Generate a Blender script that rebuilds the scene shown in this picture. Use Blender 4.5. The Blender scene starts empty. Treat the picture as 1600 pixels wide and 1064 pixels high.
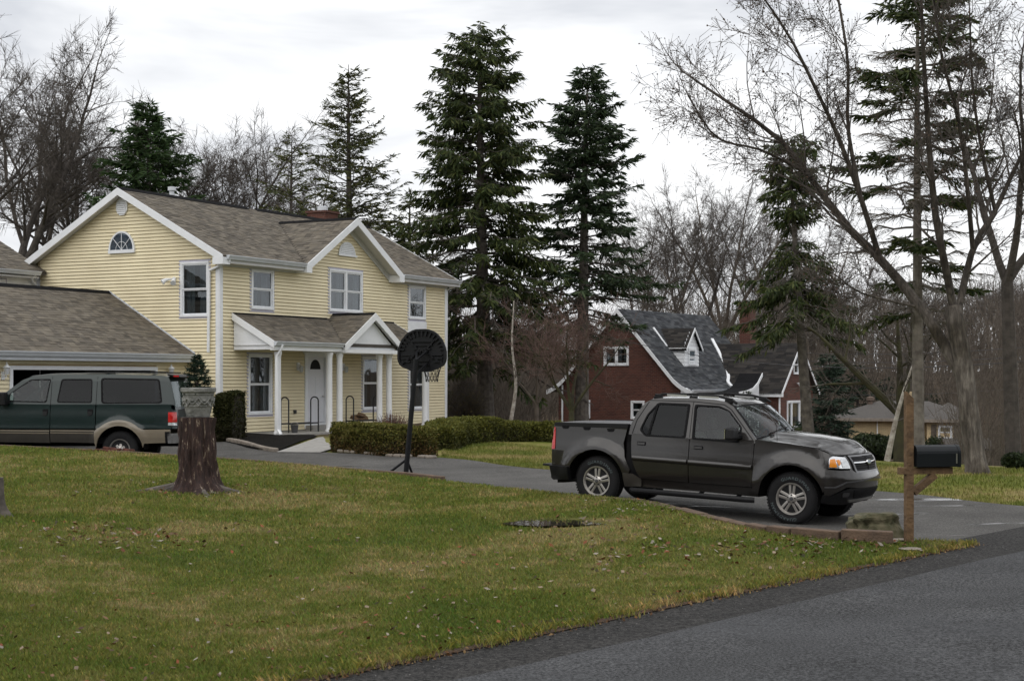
import bpy, bmesh, math, random
import numpy as np
from mathutils import Vector, Matrix
from mathutils.bvhtree import BVHTree

# ------------------------------------------------------------------ camera, sky, sun, exposure
SC = bpy.context.scene
COL = SC.collection
R = math.radians
FPX = 2400.0                 # focal length in pixels of a 1600 px wide frame
EYE = 2.0
HORIZON = 590.0

cam_d = bpy.data.cameras.new('camera')
cam_d.sensor_width = 36.0
cam_d.lens = FPX / 1600.0 * 36.0
cam_d.shift_y = (HORIZON - 532.0) / 1600.0
cam_d.clip_end = 3000.0
cam_d.dof.use_dof = True
cam_d.dof.focus_distance = 31.0
cam_d.dof.aperture_fstop = 6.3
cam = bpy.data.objects.new('camera', cam_d)
cam.location = (0, 0, EYE)
cam.rotation_euler = (R(90), 0, 0)
COL.objects.link(cam)
SC.camera = cam

SUN_EL, SUN_AZ = 52.0, 205.0          # azimuth measured clockwise from +Y
world = bpy.data.worlds.new('World')
SC.world = world
world.use_nodes = True
wn, wl = world.node_tree.nodes, world.node_tree.links
wn.clear()
w_out = wn.new('ShaderNodeOutputWorld')
w_sky = wn.new('ShaderNodeTexSky')
w_sky.sky_type = 'NISHITA'
w_sky.sun_disc = False
w_sky.sun_elevation = R(SUN_EL)
w_sky.sun_rotation = R(SUN_AZ)
w_sky.air_density = 1.0
w_sky.dust_density = 4.0
w_bg1 = wn.new('ShaderNodeBackground')
w_bg1.inputs['Strength'].default_value = 0.10
wl.new(w_sky.outputs[0], w_bg1.inputs['Color'])
# overcast layer: an even deck of cloud with soft grey undersides
w_tc = wn.new('ShaderNodeTexCoord')
w_map = wn.new('ShaderNodeMapping')
w_map.inputs['Scale'].default_value = (1.0, 1.0, 3.6)
wl.new(w_tc.outputs['Generated'], w_map.inputs['Vector'])
w_n1 = wn.new('ShaderNodeTexNoise')
w_n1.inputs['Scale'].default_value = 4.2
w_n1.inputs['Detail'].default_value = 5.0
w_n1.inputs['Roughness'].default_value = 0.52
w_n1.inputs['Distortion'].default_value = 0.35
wl.new(w_map.outputs[0], w_n1.inputs['Vector'])
w_r = wn.new('ShaderNodeValToRGB')
w_r.color_ramp.elements[0].position = 0.33
w_r.color_ramp.elements[0].color = (0.63, 0.65, 0.69, 1)
w_r.color_ramp.elements[1].position = 0.56
w_r.color_ramp.elements[1].color = (0.985, 0.99, 1.0, 1)
wl.new(w_n1.outputs['Fac'], w_r.inputs['Fac'])
w_bg2 = wn.new('ShaderNodeBackground')
w_bg2.inputs['Strength'].default_value = 0.98
wl.new(w_r.outputs['Color'], w_bg2.inputs['Color'])
w_mix = wn.new('ShaderNodeMixShader')
w_mix.inputs['Fac'].default_value = 0.93
wl.new(w_bg1.outputs[0], w_mix.inputs[1])
wl.new(w_bg2.outputs[0], w_mix.inputs[2])
wl.new(w_mix.outputs[0], w_out.inputs['Surface'])

sun_d = bpy.data.lights.new('sun', 'SUN')
sun_d.energy = 0.95
sun_d.angle = R(80)
sun_d.color = (1.0, 0.96, 0.90)
sun = bpy.data.objects.new('sun', sun_d)
_sv = Vector((math.sin(R(SUN_AZ)) * math.cos(R(SUN_EL)), math.cos(R(SUN_AZ)) * math.cos(R(SUN_EL)), math.sin(R(SUN_EL))))
sun.rotation_euler = (-_sv).to_track_quat('-Z', 'Y').to_euler()
COL.objects.link(sun)

SC.view_settings.view_transform = 'Standard'
SC.view_settings.look = 'None'
SC.view_settings.gamma = 1.0
SC.view_settings.exposure = 0.28
SC.view_settings.use_curve_mapping = False
SC.cycles.max_bounces = 6
SC.cycles.transparent_max_bounces = 12
SC.cycles.use_denoising = True
SC.render.engine = 'CYCLES'

rng = np.random.default_rng(7)
RND = random.Random(11)

# ------------------------------------------------------------------ helpers
def P(px, py, d):
    return Vector(((px - 800) / FPX * d, d, EYE + (HORIZON - py) / FPX * d))

def np_mesh(name, V, Fq=None, Ft=None, smooth=False):
    """mesh from arrays of vertices, quads and triangles"""
    me = bpy.data.meshes.new(name)
    V = np.asarray(V, dtype=np.float32).reshape(-1, 3)
    loops, starts, tot = [], [], 0
    if Fq is not None and len(Fq):
        Fq = np.asarray(Fq, dtype=np.int32)
        loops.append(Fq.ravel()); starts.append(np.arange(len(Fq)) * 4); tot += len(Fq) * 4
    if Ft is not None and len(Ft):
        Ft = np.asarray(Ft, dtype=np.int32)
        loops.append(Ft.ravel()); starts.append(tot + np.arange(len(Ft)) * 3); tot += len(Ft) * 3
    L = np.concatenate(loops).astype(np.int32); S = np.concatenate(starts).astype(np.int32)
    me.vertices.add(len(V)); me.vertices.foreach_set('co', V.ravel())
    me.loops.add(len(L)); me.loops.foreach_set('vertex_index', L)
    me.polygons.add(len(S)); me.polygons.foreach_set('loop_start', S)
    me.update(calc_edges=True)
    me.validate(clean_customdata=False)
    if smooth:
        me.polygons.foreach_set('use_smooth', np.ones(len(me.polygons), dtype=bool))
    return me

def col_attr(me, cols):
    """per-vertex tint stored as an attribute"""
    a = me.color_attributes.new('tint', 'FLOAT_COLOR', 'POINT')
    c = np.ones((len(me.vertices), 4), dtype=np.float32)
    c[:, :3] = cols
    a.data.foreach_set('color', c.ravel())

def link(name, me, mat=None, parent=None, loc=None, rot=None):
    o = bpy.data.objects.new(name, me)
    COL.objects.link(o)
    if mat is not None and me is not None:
        if isinstance(mat, (list, tuple)):
            for m in mat: me.materials.append(m)
        else:
            me.materials.append(mat)
    if parent is not None: o.parent = parent
    if loc is not None: o.location = loc
    if rot is not None: o.rotation_euler = rot
    return o

def tag(o, label=None, cat=None, group=None, kind=None):
    if label: o['label'] = label
    if cat: o['category'] = cat
    if group: o['group'] = group
    if kind: o['kind'] = kind
    return o

def thing(name, label, cat, loc=(0, 0, 0), rotz=0.0, group=None):
    o = bpy.data.objects.new(name, None)
    o.empty_display_size = 0.2
    COL.objects.link(o)
    o.location = loc
    o.rotation_euler = (0, 0, rotz)
    return tag(o, label, cat, group)

class MB:
    """collects simple shapes; build() links them as one mesh object"""
    def __init__(s): s.v = []; s.f = []; s.mi = []; s.m = 0
    def add(s, vs, fs):
        b = len(s.v); s.v += [tuple(p) for p in vs]
        for f in fs: s.f.append(tuple(b + i for i in f)); s.mi.append(s.m)
        return s
    def box(s, x0, x1, y0, y1, z0, z1):
        return s.add([(x0,y0,z0),(x1,y0,z0),(x1,y1,z0),(x0,y1,z0),(x0,y0,z1),(x1,y0,z1),(x1,y1,z1),(x0,y1,z1)],
              [(0,3,2,1),(4,5,6,7),(0,1,5,4),(1,2,6,5),(2,3,7,6),(3,0,4,7)])
    def hexa(s, p):
        return s.add(p, [(0,3,2,1),(4,5,6,7),(0,1,5,4),(1,2,6,5),(2,3,7,6),(3,0,4,7)])
    def prism(s, poly, axis, a, b):
        """extrude a 2D polygon; axis 'x': poly is (y,z); 'y': (x,z); 'z': (x,y)"""
        n = len(poly)
        def mk(p, t):
            return {'x': (t, p[0], p[1]), 'y': (p[0], t, p[1]), 'z': (p[0], p[1], t)}[axis]
        vs = [mk(p, a) for p in poly] + [mk(p, b) for p in poly]
        fs = [tuple(range(n))[::-1], tuple(range(n, 2*n))]
        fs += [(i, (i+1) % n, n+(i+1) % n, n+i) for i in range(n)]
        return s.add(vs, fs)
    def bar(s, p0, p1, w, h=None, up=(0,0,1)):
        h = w if h is None else h
        p0, p1 = Vector(p0), Vector(p1); d = (p1-p0).normalized(); u = Vector(up)
        if abs(d.dot(u)) > 0.98: u = Vector((1,0,0))
        a = d.cross(u).normalized(); b = a.cross(d).normalized()
        q = lambda p, i, j: p + a*(i*w/2) + b*(j*h/2)
        return s.hexa([q(p0,-1,-1), q(p0,1,-1), q(p1,1,-1), q(p1,-1,-1), q(p0,-1,1), q(p0,1,1), q(p1,1,1), q(p1,-1,1)])
    def tube(s, pts, r, n=8, caps=True):
        pts = [Vector(p) for p in pts]; k = len(pts)
        rs = r if isinstance(r, (list, tuple, np.ndarray)) else [r]*k
        vs, fs = [], []; a = None
        for i, p in enumerate(pts):
            d = (pts[min(i+1,k-1)]-pts[max(i-1,0)]).normalized()
            if a is None:
                a = d.orthogonal().normalized()
            else:
                a = (a - d*a.dot(d)); a = a.normalized() if a.length > 1e-6 else d.orthogonal().normalized()
            b = d.cross(a)
            for j in range(n):
                t = 2*math.pi*j/n
                vs.append(p + a*(math.cos(t)*rs[i]) + b*(math.sin(t)*rs[i]))
        for i in range(k-1):
            for j in range(n):
                fs.append((i*n+j, i*n+(j+1)%n, (i+1)*n+(j+1)%n, (i+1)*n+j))
        if caps:
            fs.append(tuple(range(n))[::-1]); fs.append(tuple(range((k-1)*n, k*n)))
        return s.add(vs, fs)
    def lathe(s, prof, n=24, c=(0,0,0), axis='z'):
        """prof: list of (radius, height)"""
        vs, fs = [], []; k = len(prof)
        for r, h in prof:
            for j in range(n):
                t = 2*math.pi*j/n; x, y = r*math.cos(t), r*math.sin(t)
                vs.append({'z': (c[0]+x, c[1]+y, c[2]+h), 'y': (c[0]+x, c[1]+h, c[2]+y), 'x': (c[0]+h, c[1]+x, c[2]+y)}[axis])
        for i in range(k-1):
            for j in range(n):
                fs.append((i*n+j, i*n+(j+1)%n, (i+1)*n+(j+1)%n, (i+1)*n+j))
        fs.append(tuple(range(n))[::-1]); fs.append(tuple(range((k-1)*n, k*n)))
        return s.add(vs, fs)
    def build(s, name, mat, parent=None, smooth=False, bevel=0.0, loc=None, rot=None):
        me = bpy.data.meshes.new(name)
        me.from_pydata(s.v, [], s.f); 
        o = link(name, me, mat, parent, loc, rot)
        bm = bmesh.new(); bm.from_mesh(me)
        if s.m or any(s.mi):
            for f, i in zip(bm.faces, s.mi): f.material_index = i
        bmesh.ops.recalc_face_normals(bm, faces=bm.faces)
        bm.to_mesh(me); bm.free()
        if smooth: shade(me)
        if bevel:
            m = o.modifiers.new('bevel', 'BEVEL'); m.width = bevel; m.segments = 2; m.limit_method = 'ANGLE'
        return o

def shade(me, angle=35):
    me.polygons.foreach_set('use_smooth', np.ones(len(me.polygons), dtype=bool))
    me.set_sharp_from_angle(angle=R(angle))

# ------------------------------------------------------------------ materials
def nt(m):
    m.use_nodes = True
    return m.node_tree.nodes, m.node_tree.links, m.node_tree.nodes['Principled BSDF']

def mat(name, c, rough=0.7, var=0.12, scale=6.0, bump=0.0, bscale=40.0, metal=0.0, coat=0.0, spec=0.5, c2=None, space='Object', detail=4.0):
    m = bpy.data.materials.new(name); N, L, b = nt(m)
    b.inputs['Roughness'].default_value = rough
    b.inputs['Metallic'].default_value = metal
    b.inputs['Coat Weight'].default_value = coat
    b.inputs['Coat Roughness'].default_value = 0.06
    b.inputs['Specular IOR Level'].default_value = spec
    tc = N.new('ShaderNodeTexCoord')
    if var > 0 or c2 is not None:
        n = N.new('ShaderNodeTexNoise'); n.inputs['Scale'].default_value = scale; n.inputs['Detail'].default_value = detail
        L.new(tc.outputs[space], n.inputs['Vector'])
        r = N.new('ShaderNodeValToRGB')
        r.color_ramp.elements[0].position = 0.3; r.color_ramp.elements[1].position = 0.7
        lo = c2 if c2 is not None else tuple(x*(1-var) for x in c)
        hi = c if c2 is not None else tuple(min(1, x*(1+var)) for x in c)
        r.color_ramp.elements[0].color = (*lo, 1); r.color_ramp.elements[1].color = (*hi, 1)
        L.new(n.outputs['Fac'], r.inputs['Fac']); L.new(r.outputs['Color'], b.inputs['Base Color'])
    else:
        b.inputs['Base Color'].default_value = (*c, 1)
    if bump > 0:
        n2 = N.new('ShaderNodeTexNoise'); n2.inputs['Scale'].default_value = bscale; n2.inputs['Detail'].default_value = 5
        L.new(tc.outputs[space], n2.inputs['Vector'])
        bp = N.new('ShaderNodeBump'); bp.inputs['Strength'].default_value = bump; bp.inputs['Distance'].default_value = 0.02
        L.new(n2.outputs['Fac'], bp.inputs['Height']); L.new(bp.outputs['Normal'], b.inputs['Normal'])
    return m

def tint_mat(name, rough=0.7, trans=0.0, gain=1.0, spec=0.3):
    """colour from the per-vertex tint (kept for leaves, shingles, blades)"""
    m = bpy.data.materials.new(name); N, L, b = nt(m)
    a = N.new('ShaderNodeAttribute'); a.attribute_name = 'tint'
    b.inputs['Roughness'].default_value = rough
    b.inputs['Specular IOR Level'].default_value = spec
    L.new(a.outputs['Color'], b.inputs['Base Color'])
    if trans > 0:
        t = N.new('ShaderNodeBsdfTranslucent'); mx = N.new('ShaderNodeMixShader')
        mx.inputs['Fac'].default_value = trans
        L.new(a.outputs['Color'], t.inputs['Color'])
        L.new(b.outputs[0], mx.inputs[1]); L.new(t.outputs[0], mx.inputs[2])
        L.new(mx.outputs[0], N['Material Output'].inputs['Surface'])
    return m

def glass_mat(name, tint=(0.5, 0.55, 0.55), refl=0.5, rough=0.02):
    """a thin pane: mirrors by Fresnel, lets tinted light through"""
    m = bpy.data.materials.new(name); N, L, b = nt(m)
    N.remove(b)
    g = N.new('ShaderNodeBsdfGlossy'); g.inputs['Roughness'].default_value = rough
    g.inputs['Color'].default_value = (0.9, 0.93, 0.96, 1)
    t = N.new('ShaderNodeBsdfTransparent'); t.inputs['Color'].default_value = (*tint, 1)
    fc = N.new('ShaderNodeLayerWeight'); fc.inputs['Blend'].default_value = 0.5
    pw = N.new('ShaderNodeMath'); pw.operation = 'POWER'; pw.inputs[1].default_value = 4.0; L.new(fc.outputs['Facing'], pw.inputs[0])
    lw = N.new('ShaderNodeMath'); lw.operation = 'MULTIPLY_ADD'; lw.inputs[1].default_value = 0.9-refl*.3; lw.inputs[2].default_value = 0.032+refl*.3
    L.new(pw.outputs[0], lw.inputs[0])
    tc = N.new('ShaderNodeTexCoord'); n = N.new('ShaderNodeTexNoise'); n.inputs['Scale'].default_value = 2.0
    bp = N.new('ShaderNodeBump'); bp.inputs['Strength'].default_value = 0.06; bp.inputs['Distance'].default_value = 0.02
    L.new(tc.outputs['Object'], n.inputs['Vector']); L.new(n.outputs['Fac'], bp.inputs['Height'])
    L.new(bp.outputs['Normal'], g.inputs['Normal'])
    mx = N.new('ShaderNodeMixShader')
    L.new(lw.outputs[0], mx.inputs['Fac']); L.new(t.outputs[0], mx.inputs[1]); L.new(g.outputs[0], mx.inputs[2])
    L.new(mx.outputs[0], N['Material Output'].inputs['Surface'])
    return m

def ramp(N, pts):
    r = N.new('ShaderNodeValToRGB'); e = r.color_ramp.elements
    while len(e) < len(pts): e.new(0.5)
    for x, (p, c) in zip(e, pts): x.position = p; x.color = (*c, 1)
    return r

def noise(N, L, vec, scale, detail=4, rough=0.5, dist=0.0):
    n = N.new('ShaderNodeTexNoise'); n.inputs['Scale'].default_value = scale; n.inputs['Detail'].default_value = detail
    n.inputs['Roughness'].default_value = rough; n.inputs['Distortion'].default_value = dist
    L.new(vec, n.inputs['Vector']); return n

def mixc(N, L, fac, a, b, mode='MIX'):
    m = N.new('ShaderNodeMix'); m.data_type = 'RGBA'; m.blend_type = mode
    if isinstance(fac, float): m.inputs['Factor'].default_value = fac
    else: L.new(fac, m.inputs['Factor'])
    for k, x in (('A', a), ('B', b)):
        s = m.inputs[6] if k == 'A' else m.inputs[7]
        if isinstance(x, tuple): s.default_value = (*x, 1)
        else: L.new(x, s)
    return m.outputs[2]

def grass_colour(N, L):
    """green and straw patches in world coordinates, shared by turf and blades"""
    g = N.new('ShaderNodeNewGeometry')
    n1 = noise(N, L, g.outputs['Position'], 0.42, 5, 0.62, 0.4)
    n2 = noise(N, L, g.outputs['Position'], 2.6, 4, 0.6)
    n3 = noise(N, L, g.outputs['Position'], 14.0, 3, 0.6)
    a = N.new('ShaderNodeMath'); a.operation = 'MULTIPLY_ADD'; a.inputs[1].default_value = 0.55
    L.new(n2.outputs['Fac'], a.inputs[0]); L.new(n1.outputs['Fac'], a.inputs[2])
    a2 = N.new('ShaderNodeMath'); a2.operation = 'MULTIPLY_ADD'; a2.inputs[1].default_value = 0.28
    L.new(n3.outputs['Fac'], a2.inputs[0]); L.new(a.outputs[0], a2.inputs[2])
    r = ramp(N, [(0.62, (0.082, 0.122, 0.019)), (0.86, (0.140, 0.158, 0.030)), (1.04, (0.205, 0.192, 0.056)), (1.22, (0.27, 0.225, 0.092))])
    s = N.new('ShaderNodeMath'); s.operation = 'MULTIPLY'; s.inputs[1].default_value = 0.9
    L.new(a2.outputs[0], s.inputs[0])
    for e in r.color_ramp.elements: e.position *= 0.9
    L.new(s.outputs[0], r.inputs['Fac'])
    return g, r.outputs['Color']

M = {}
def build_materials():
    # turf (ground sheet)
    m = bpy.data.materials.new('turf'); N, L, b = nt(m)
    g, c = grass_colour(N, L)
    n = noise(N, L, g.outputs['Position'], 55.0, 5, 0.7)
    r = ramp(N, [(0.3, (0.35, 0.32, 0.28)), (0.65, (1.0, 1.0, 1.0))]); L.new(n.outputs['Fac'], r.inputs['Fac'])
    L.new(mixc(N, L, 1.0, c, r.outputs['Color'], 'MULTIPLY'), b.inputs['Base Color'])
    b.inputs['Roughness'].default_value = 0.9; b.inputs['Specular IOR Level'].default_value = 0.15
    bp = N.new('ShaderNodeBump'); bp.inputs['Strength'].default_value = 0.8; bp.inputs['Distance'].default_value = 0.05
    L.new(n.outputs['Fac'], bp.inputs['Height']); L.new(bp.outputs['Normal'], b.inputs['Normal'])
    M['turf'] = m
    # blades
    m = bpy.data.materials.new('grass_blades'); N, L, b = nt(m)
    g, c = grass_colour(N, L)
    at = N.new('ShaderNodeAttribute'); at.attribute_name = 'tint'
    cc = mixc(N, L, 1.0, c, at.outputs['Color'], 'MULTIPLY')
    L.new(cc, b.inputs['Base Color']); b.inputs['Roughness'].default_value = 0.6; b.inputs['Specular IOR Level'].default_value = 0.25
    t = N.new('ShaderNodeBsdfTranslucent'); L.new(cc, t.inputs['Color'])
    mx = N.new('ShaderNodeMixShader'); mx.inputs['Fac'].default_value = 0.3
    L.new(b.outputs[0], mx.inputs[1]); L.new(t.outputs[0], mx.inputs[2]); L.new(mx.outputs[0], N['Material Output'].inputs['Surface'])
    M['blades'] = m
    # far ground: lawn to woodland litter by the sheet's own 'tint' (red = litter)
    m = bpy.data.materials.new('ground'); N, L, b = nt(m)
    g, c = grass_colour(N, L)
    n = noise(N, L, g.outputs['Position'], 3.0, 6, 0.7)
    r = ramp(N, [(0.3, (0.045, 0.032, 0.022)), (0.7, (0.13, 0.095, 0.065))]); L.new(n.outputs['Fac'], r.inputs['Fac'])
    at = N.new('ShaderNodeAttribute'); at.attribute_name = 'tint'
    sp = N.new('ShaderNodeSeparateColor'); L.new(at.outputs['Color'], sp.inputs['Color'])
    L.new(mixc(N, L, sp.outputs[0], mixc(N, L, 1.0, c, (0.85, 0.85, 0.85), 'MULTIPLY'), r.outputs['Color']), b.inputs['Base Color'])
    b.inputs['Roughness'].default_value = 0.95; b.inputs['Specular IOR Level'].default_value = 0.1
    M['ground'] = m
    # asphalt family: aggregate speckle + damp patches that turn glossy
    def asphalt(name, lo, hi, scale, dampscale, dlo, dhi, r_dry, r_wet, bump, stretch=(1, 1, 1)):
        m = bpy.data.materials.new(name); N, L, b = nt(m)
        g = N.new('ShaderNodeNewGeometry')
        n = noise(N, L, g.outputs['Position'], scale, 3, 0.75)
        n0 = noise(N, L, g.outputs['Position'], 0.7, 5, 0.6)
        r = ramp(N, [(0.40, lo), (0.50, tuple((a+b)/2.4 for a, b in zip(lo, hi))), (0.62, hi)]); L.new(n.outputs['Fac'], r.inputs['Fac'])
        r0 = ramp(N, [(0.3, (0.70, 0.70, 0.70)), (0.7, (1.22, 1.22, 1.22))]); L.new(n0.outputs['Fac'], r0.inputs['Fac'])
        c = mixc(N, L, 1.0, r.outputs['Color'], r0.outputs['Color'], 'MULTIPLY')
        mp = N.new('ShaderNodeMapping'); mp.inputs['Scale'].default_value = stretch
        mp.inputs['Rotation'].default_value = (0, 0, R(31))
        L.new(g.outputs['Position'], mp.inputs['Vector'])
        nd = noise(N, L, mp.outputs[0], dampscale, 4, 0.55, 0.3)
        rd = ramp(N, [(dlo, (0, 0, 0)), (dhi, (1, 1, 1))]); L.new(nd.outputs['Fac'], rd.inputs['Fac'])
        c2 = mixc(N, L, rd.outputs['Color'], c, mixc(N, L, 1.0, c, (0.62, 0.63, 0.66), 'MULTIPLY'))
        L.new(c2, b.inputs['Base Color']); b.inputs['Specular IOR Level'].default_value = 0.25
        mr = N.new('ShaderNodeMapRange'); mr.inputs['To Min'].default_value = r_dry; mr.inputs['To Max'].default_value = r_wet
        L.new(rd.outputs['Color'], mr.inputs['Value']); L.new(mr.outputs[0], b.inputs['Roughness'])
        bs = N.new('ShaderNodeMapRange'); bs.inputs['To Min'].default_value = bump; bs.inputs['To Max'].default_value = bump*0.12
        L.new(rd.outputs['Color'], bs.inputs['Value'])
        bp = N.new('ShaderNodeBump'); bp.inputs['Distance'].default_value = 0.012
        L.new(bs.outputs[0], bp.inputs['Strength']); L.new(n.outputs['Fac'], bp.inputs['Height']); L.new(bp.outputs['Normal'], b.inputs['Normal'])
        M[name] = m
    asphalt('road_asphalt', (0.006, 0.006, 0.007), (0.125, 0.127, 0.130), 46.0, 0.30, 0.42, 0.66, 0.9, 0.66, 1.0)
    asphalt('shoulder_asphalt', (0.000, 0.000, 0.000), (0.058, 0.055, 0.052), 30.0, 0.5, 0.62, 0.85, 0.85, 0.6, 1.0)
    asphalt('drive_asphalt', (0.055, 0.053, 0.050), (0.140, 0.135, 0.127), 40.0, 0.9, 0.615, 0.665, 0.85, 0.08, 0.5, (0.42, 2.6, 1))
    # house
    M['siding'] = mat('siding_vinyl', (0.83, 0.745, 0.515), 0.6, scale=1.1, c2=(0.72, 0.635, 0.43), detail=6)
    M['siding_shade'] = mat('siding_backing', (0.42, 0.33, 0.19), 0.8, 0.1, 2.0)  # backing coloured dark so the gaps under the boards read as shadow lines
    M['white'] = mat('white_trim', (0.78, 0.80, 0.825), 0.45, 0.05, 3.0)
    M['white_col'] = mat('white_column', (0.83, 0.845, 0.86), 0.35, 0.03, 3.0)
    M['housewrap'] = mat('window_tape', (0.50, 0.50, 0.55), 0.7, 0.1, 30.0, c2=(0.38, 0.36, 0.47))
    M['soffit'] = mat('soffit_board', (0.62, 0.62, 0.62), 0.6, 0.05, 3.0)
    M['gutter'] = mat('gutter_metal', (0.60, 0.63, 0.67), 0.35, 0.06, 4.0)
    M['ridge_cap'] = mat('ridge_vent', (0.010, 0.010, 0.011), 0.9, 0.2, 8.0, spec=.1)
    M['shingle'] = tint_mat('roof_shingle', 0.92, 0, spec=0.2)
    M['underlay'] = mat('roof_deck', (0.06, 0.052, 0.044), 0.9, 0.1, 5.0)
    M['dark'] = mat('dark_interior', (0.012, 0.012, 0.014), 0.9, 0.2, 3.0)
    M['room'] = mat('room_wall', (0.10, 0.10, 0.095), 0.9, 0.2, 1.0)
    M['curtain'] = mat('sheer_curtain', (0.20, 0.215, 0.22), 0.9, 0.12, 5.0)
    M['pane'] = glass_mat('window_glass', (0.62, 0.66, 0.68), 0.15)
    M['door'] = mat('white_door', (0.70, 0.71, 0.75), 0.4, 0.03, 2.0)
    M['concrete'] = mat('porch_concrete', (0.30, 0.29, 0.27), 0.85, 0.15, 6.0, 0.3, 60)
    M['iron'] = mat('black_iron', (0.012, 0.012, 0.014), 0.5, 0.2, 8.0)
    M['lamp_glass'] = mat('lamp_glass', (0.55, 0.57, 0.60), 0.15, 0.05, 8.0)
    M['mulch'] = mat('black_mulch', (0.006, 0.006, 0.006), 0.95, 0.5, 20.0, 1.0, 30, c2=(0.020, 0.018, 0.016), spec=.05)
    # brick
    def brick(name, c1, c2, mortar, scale=1.0, rot=None):
        m = bpy.data.materials.new(name); N, L, b = nt(m)
        tc = N.new('ShaderNodeTexCoord'); mp = N.new('ShaderNodeMapping')
        L.new(tc.outputs['UV'], mp.inputs['Vector'])
        bt = N.new('ShaderNodeTexBrick'); bt.inputs['Scale'].default_value = scale
        bt.inputs['Brick Width'].default_value = 0.22; bt.inputs['Row Height'].default_value = 0.075; bt.inputs['Mortar Size'].default_value = 0.006
        bt.inputs['Color1'].default_value = (*c1, 1); bt.inputs['Color2'].default_value = (*c2, 1); bt.inputs['Mortar'].default_value = (*mortar, 1)
        L.new(mp.outputs[0], bt.inputs['Vector'])
        v = N.new('ShaderNodeTexVoronoi'); v.inputs['Scale'].default_value = 1.6
        mp2 = N.new('ShaderNodeMapping'); mp2.inputs['Scale'].default_value = (1.0, 2.6, 1); L.new(tc.outputs['UV'], mp2.inputs['Vector']); L.new(mp2.outputs[0], v.inputs['Vector'])
        rv = ramp(N, [(0.0, (0.25, 0.25, 0.25)), (0.14, (1, 1, 1))]); L.new(v.outputs['Distance'], rv.inputs['Fac'])
        n = noise(N, L, tc.outputs['UV'], 0.6, 4, 0.6); rn = ramp(N, [(0.3, (0.72, 0.72, 0.72)), (0.7, (1.12, 1.1, 1.08))]); L.new(n.outputs['Fac'], rn.inputs['Fac'])
        c = mixc(N, L, 0.75, bt.outputs['Color'], mixc(N, L, 1.0, bt.outputs['Color'], rv.outputs['Color'], 'MULTIPLY'))
        L.new(mixc(N, L, 1.0, c, rn.outputs['Color'], 'MULTIPLY'), b.inputs['Base Color'])
        b.inputs['Roughness'].default_value = 0.88
        bp = N.new('ShaderNodeBump'); bp.inputs['Strength'].default_value = 0.6; bp.inputs['Distance'].default_value = 0.01; bp.invert = True
        L.new(bt.outputs['Fac'], bp.inputs['Height']); L.new(bp.outputs['Normal'], b.inputs['Normal'])
        M[name] = m
    brick('red_brick', (0.125, 0.042, 0.028), (0.075, 0.026, 0.019), (0.135, 0.10, 0.08))
    brick('tan_brick', (0.62, 0.49, 0.29), (0.54, 0.42, 0.245), (0.30, 0.25, 0.18))
    # vegetation
    M['bark_grey'] = mat('bark_grey', (0.135, 0.118, 0.10), 0.95, scale=7.0, c2=(0.05, 0.043, 0.038), bump=1.0, bscale=18)
    M['bark_dark'] = mat('bark_dark', (0.090, 0.077, 0.067), 0.95, scale=6.0, c2=(0.040, 0.034, 0.030), bump=1.0, bscale=16)
    M['bark_moss'] = mat('bark_moss', (0.060, 0.058, 0.025), 0.95, scale=4.0, c2=(0.030, 0.024, 0.018), bump=1.0, bscale=16)
    M['bark_pale'] = mat('bark_pale', (0.23, 0.205, 0.175), 0.95, scale=5.0, c2=(0.085, 0.073, 0.063), bump=1.0, bscale=14)
    M['bark_brown'] = mat('bark_brown', (0.138, 0.114, 0.090), 0.95, scale=4.0, c2=(0.075, 0.061, 0.048), bump=0.6, bscale=14)
    M['bark_birch'] = mat('bark_birch', (0.50, 0.47, 0.42), 0.8, scale=9.0, c2=(0.20, 0.17, 0.14))
    M['twig'] = mat('twig_brown', (0.078, 0.066, 0.056), 0.9, 0.3, 3.0)
    M['twig_red'] = mat('twig_reddish', (0.120, 0.075, 0.062), 0.9, 0.3, 3.0)
    M['leaf'] = tint_mat('needle_leaf', 0.65, 0.18, spec=0.25)
    M['litter'] = tint_mat('leaf_litter', 0.8, 0.1, spec=0.3)
    # wood, stone
    M['post_wood'] = mat('treated_wood', (0.185, 0.112, 0.055), 0.85, scale=9.0, c2=(0.080, 0.048, 0.025), bump=0.8, bscale=30)
    M['edge_block'] = mat('edging_block', (0.150, 0.098, 0.066), 0.9, scale=5.0, c2=(0.082, 0.056, 0.040), bump=0.7, bscale=40)
    M['rock'] = mat('mossy_rock', (0.135, 0.118, 0.072), 0.95, scale=7.0, c2=(0.022, 0.028, 0.007), bump=1.0, bscale=16, detail=8)
    M['flagstone'] = mat('flagstone', (0.22, 0.19, 0.16), 0.9, 0.25, 5.0, 0.6, 20)
    M['stone'] = mat('cast_stone', (0.27, 0.27, 0.255), 0.95, scale=9.0, c2=(0.12, 0.124, 0.115), bump=0.9, bscale=30)
    M['red_stone'] = mat('red_bark_block', (0.085, 0.030, 0.020), 0.95, 0.4, 8.0, 1.0, 20)
    M['plastic'] = mat('black_plastic', (0.008, 0.0085, 0.010), 0.5, 0.15, 6.0, spec=.25)
    M['net'] = mat('net_cord', (0.045, 0.042, 0.04), 0.9, 0.2, 9.0)
    M['mail_black'] = mat('mailbox_black', (0.007, 0.009, 0.011), 0.36, 0.1, 5.0, spec=.3)
    M['steel'] = mat('bright_steel', (0.55, 0.55, 0.54), 0.3, 0.1, 8.0, metal=1.0)
    M['wire'] = mat('utility_wire', (0.05, 0.05, 0.055), 0.6, 0.1, 3.0)
build_materials()
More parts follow.
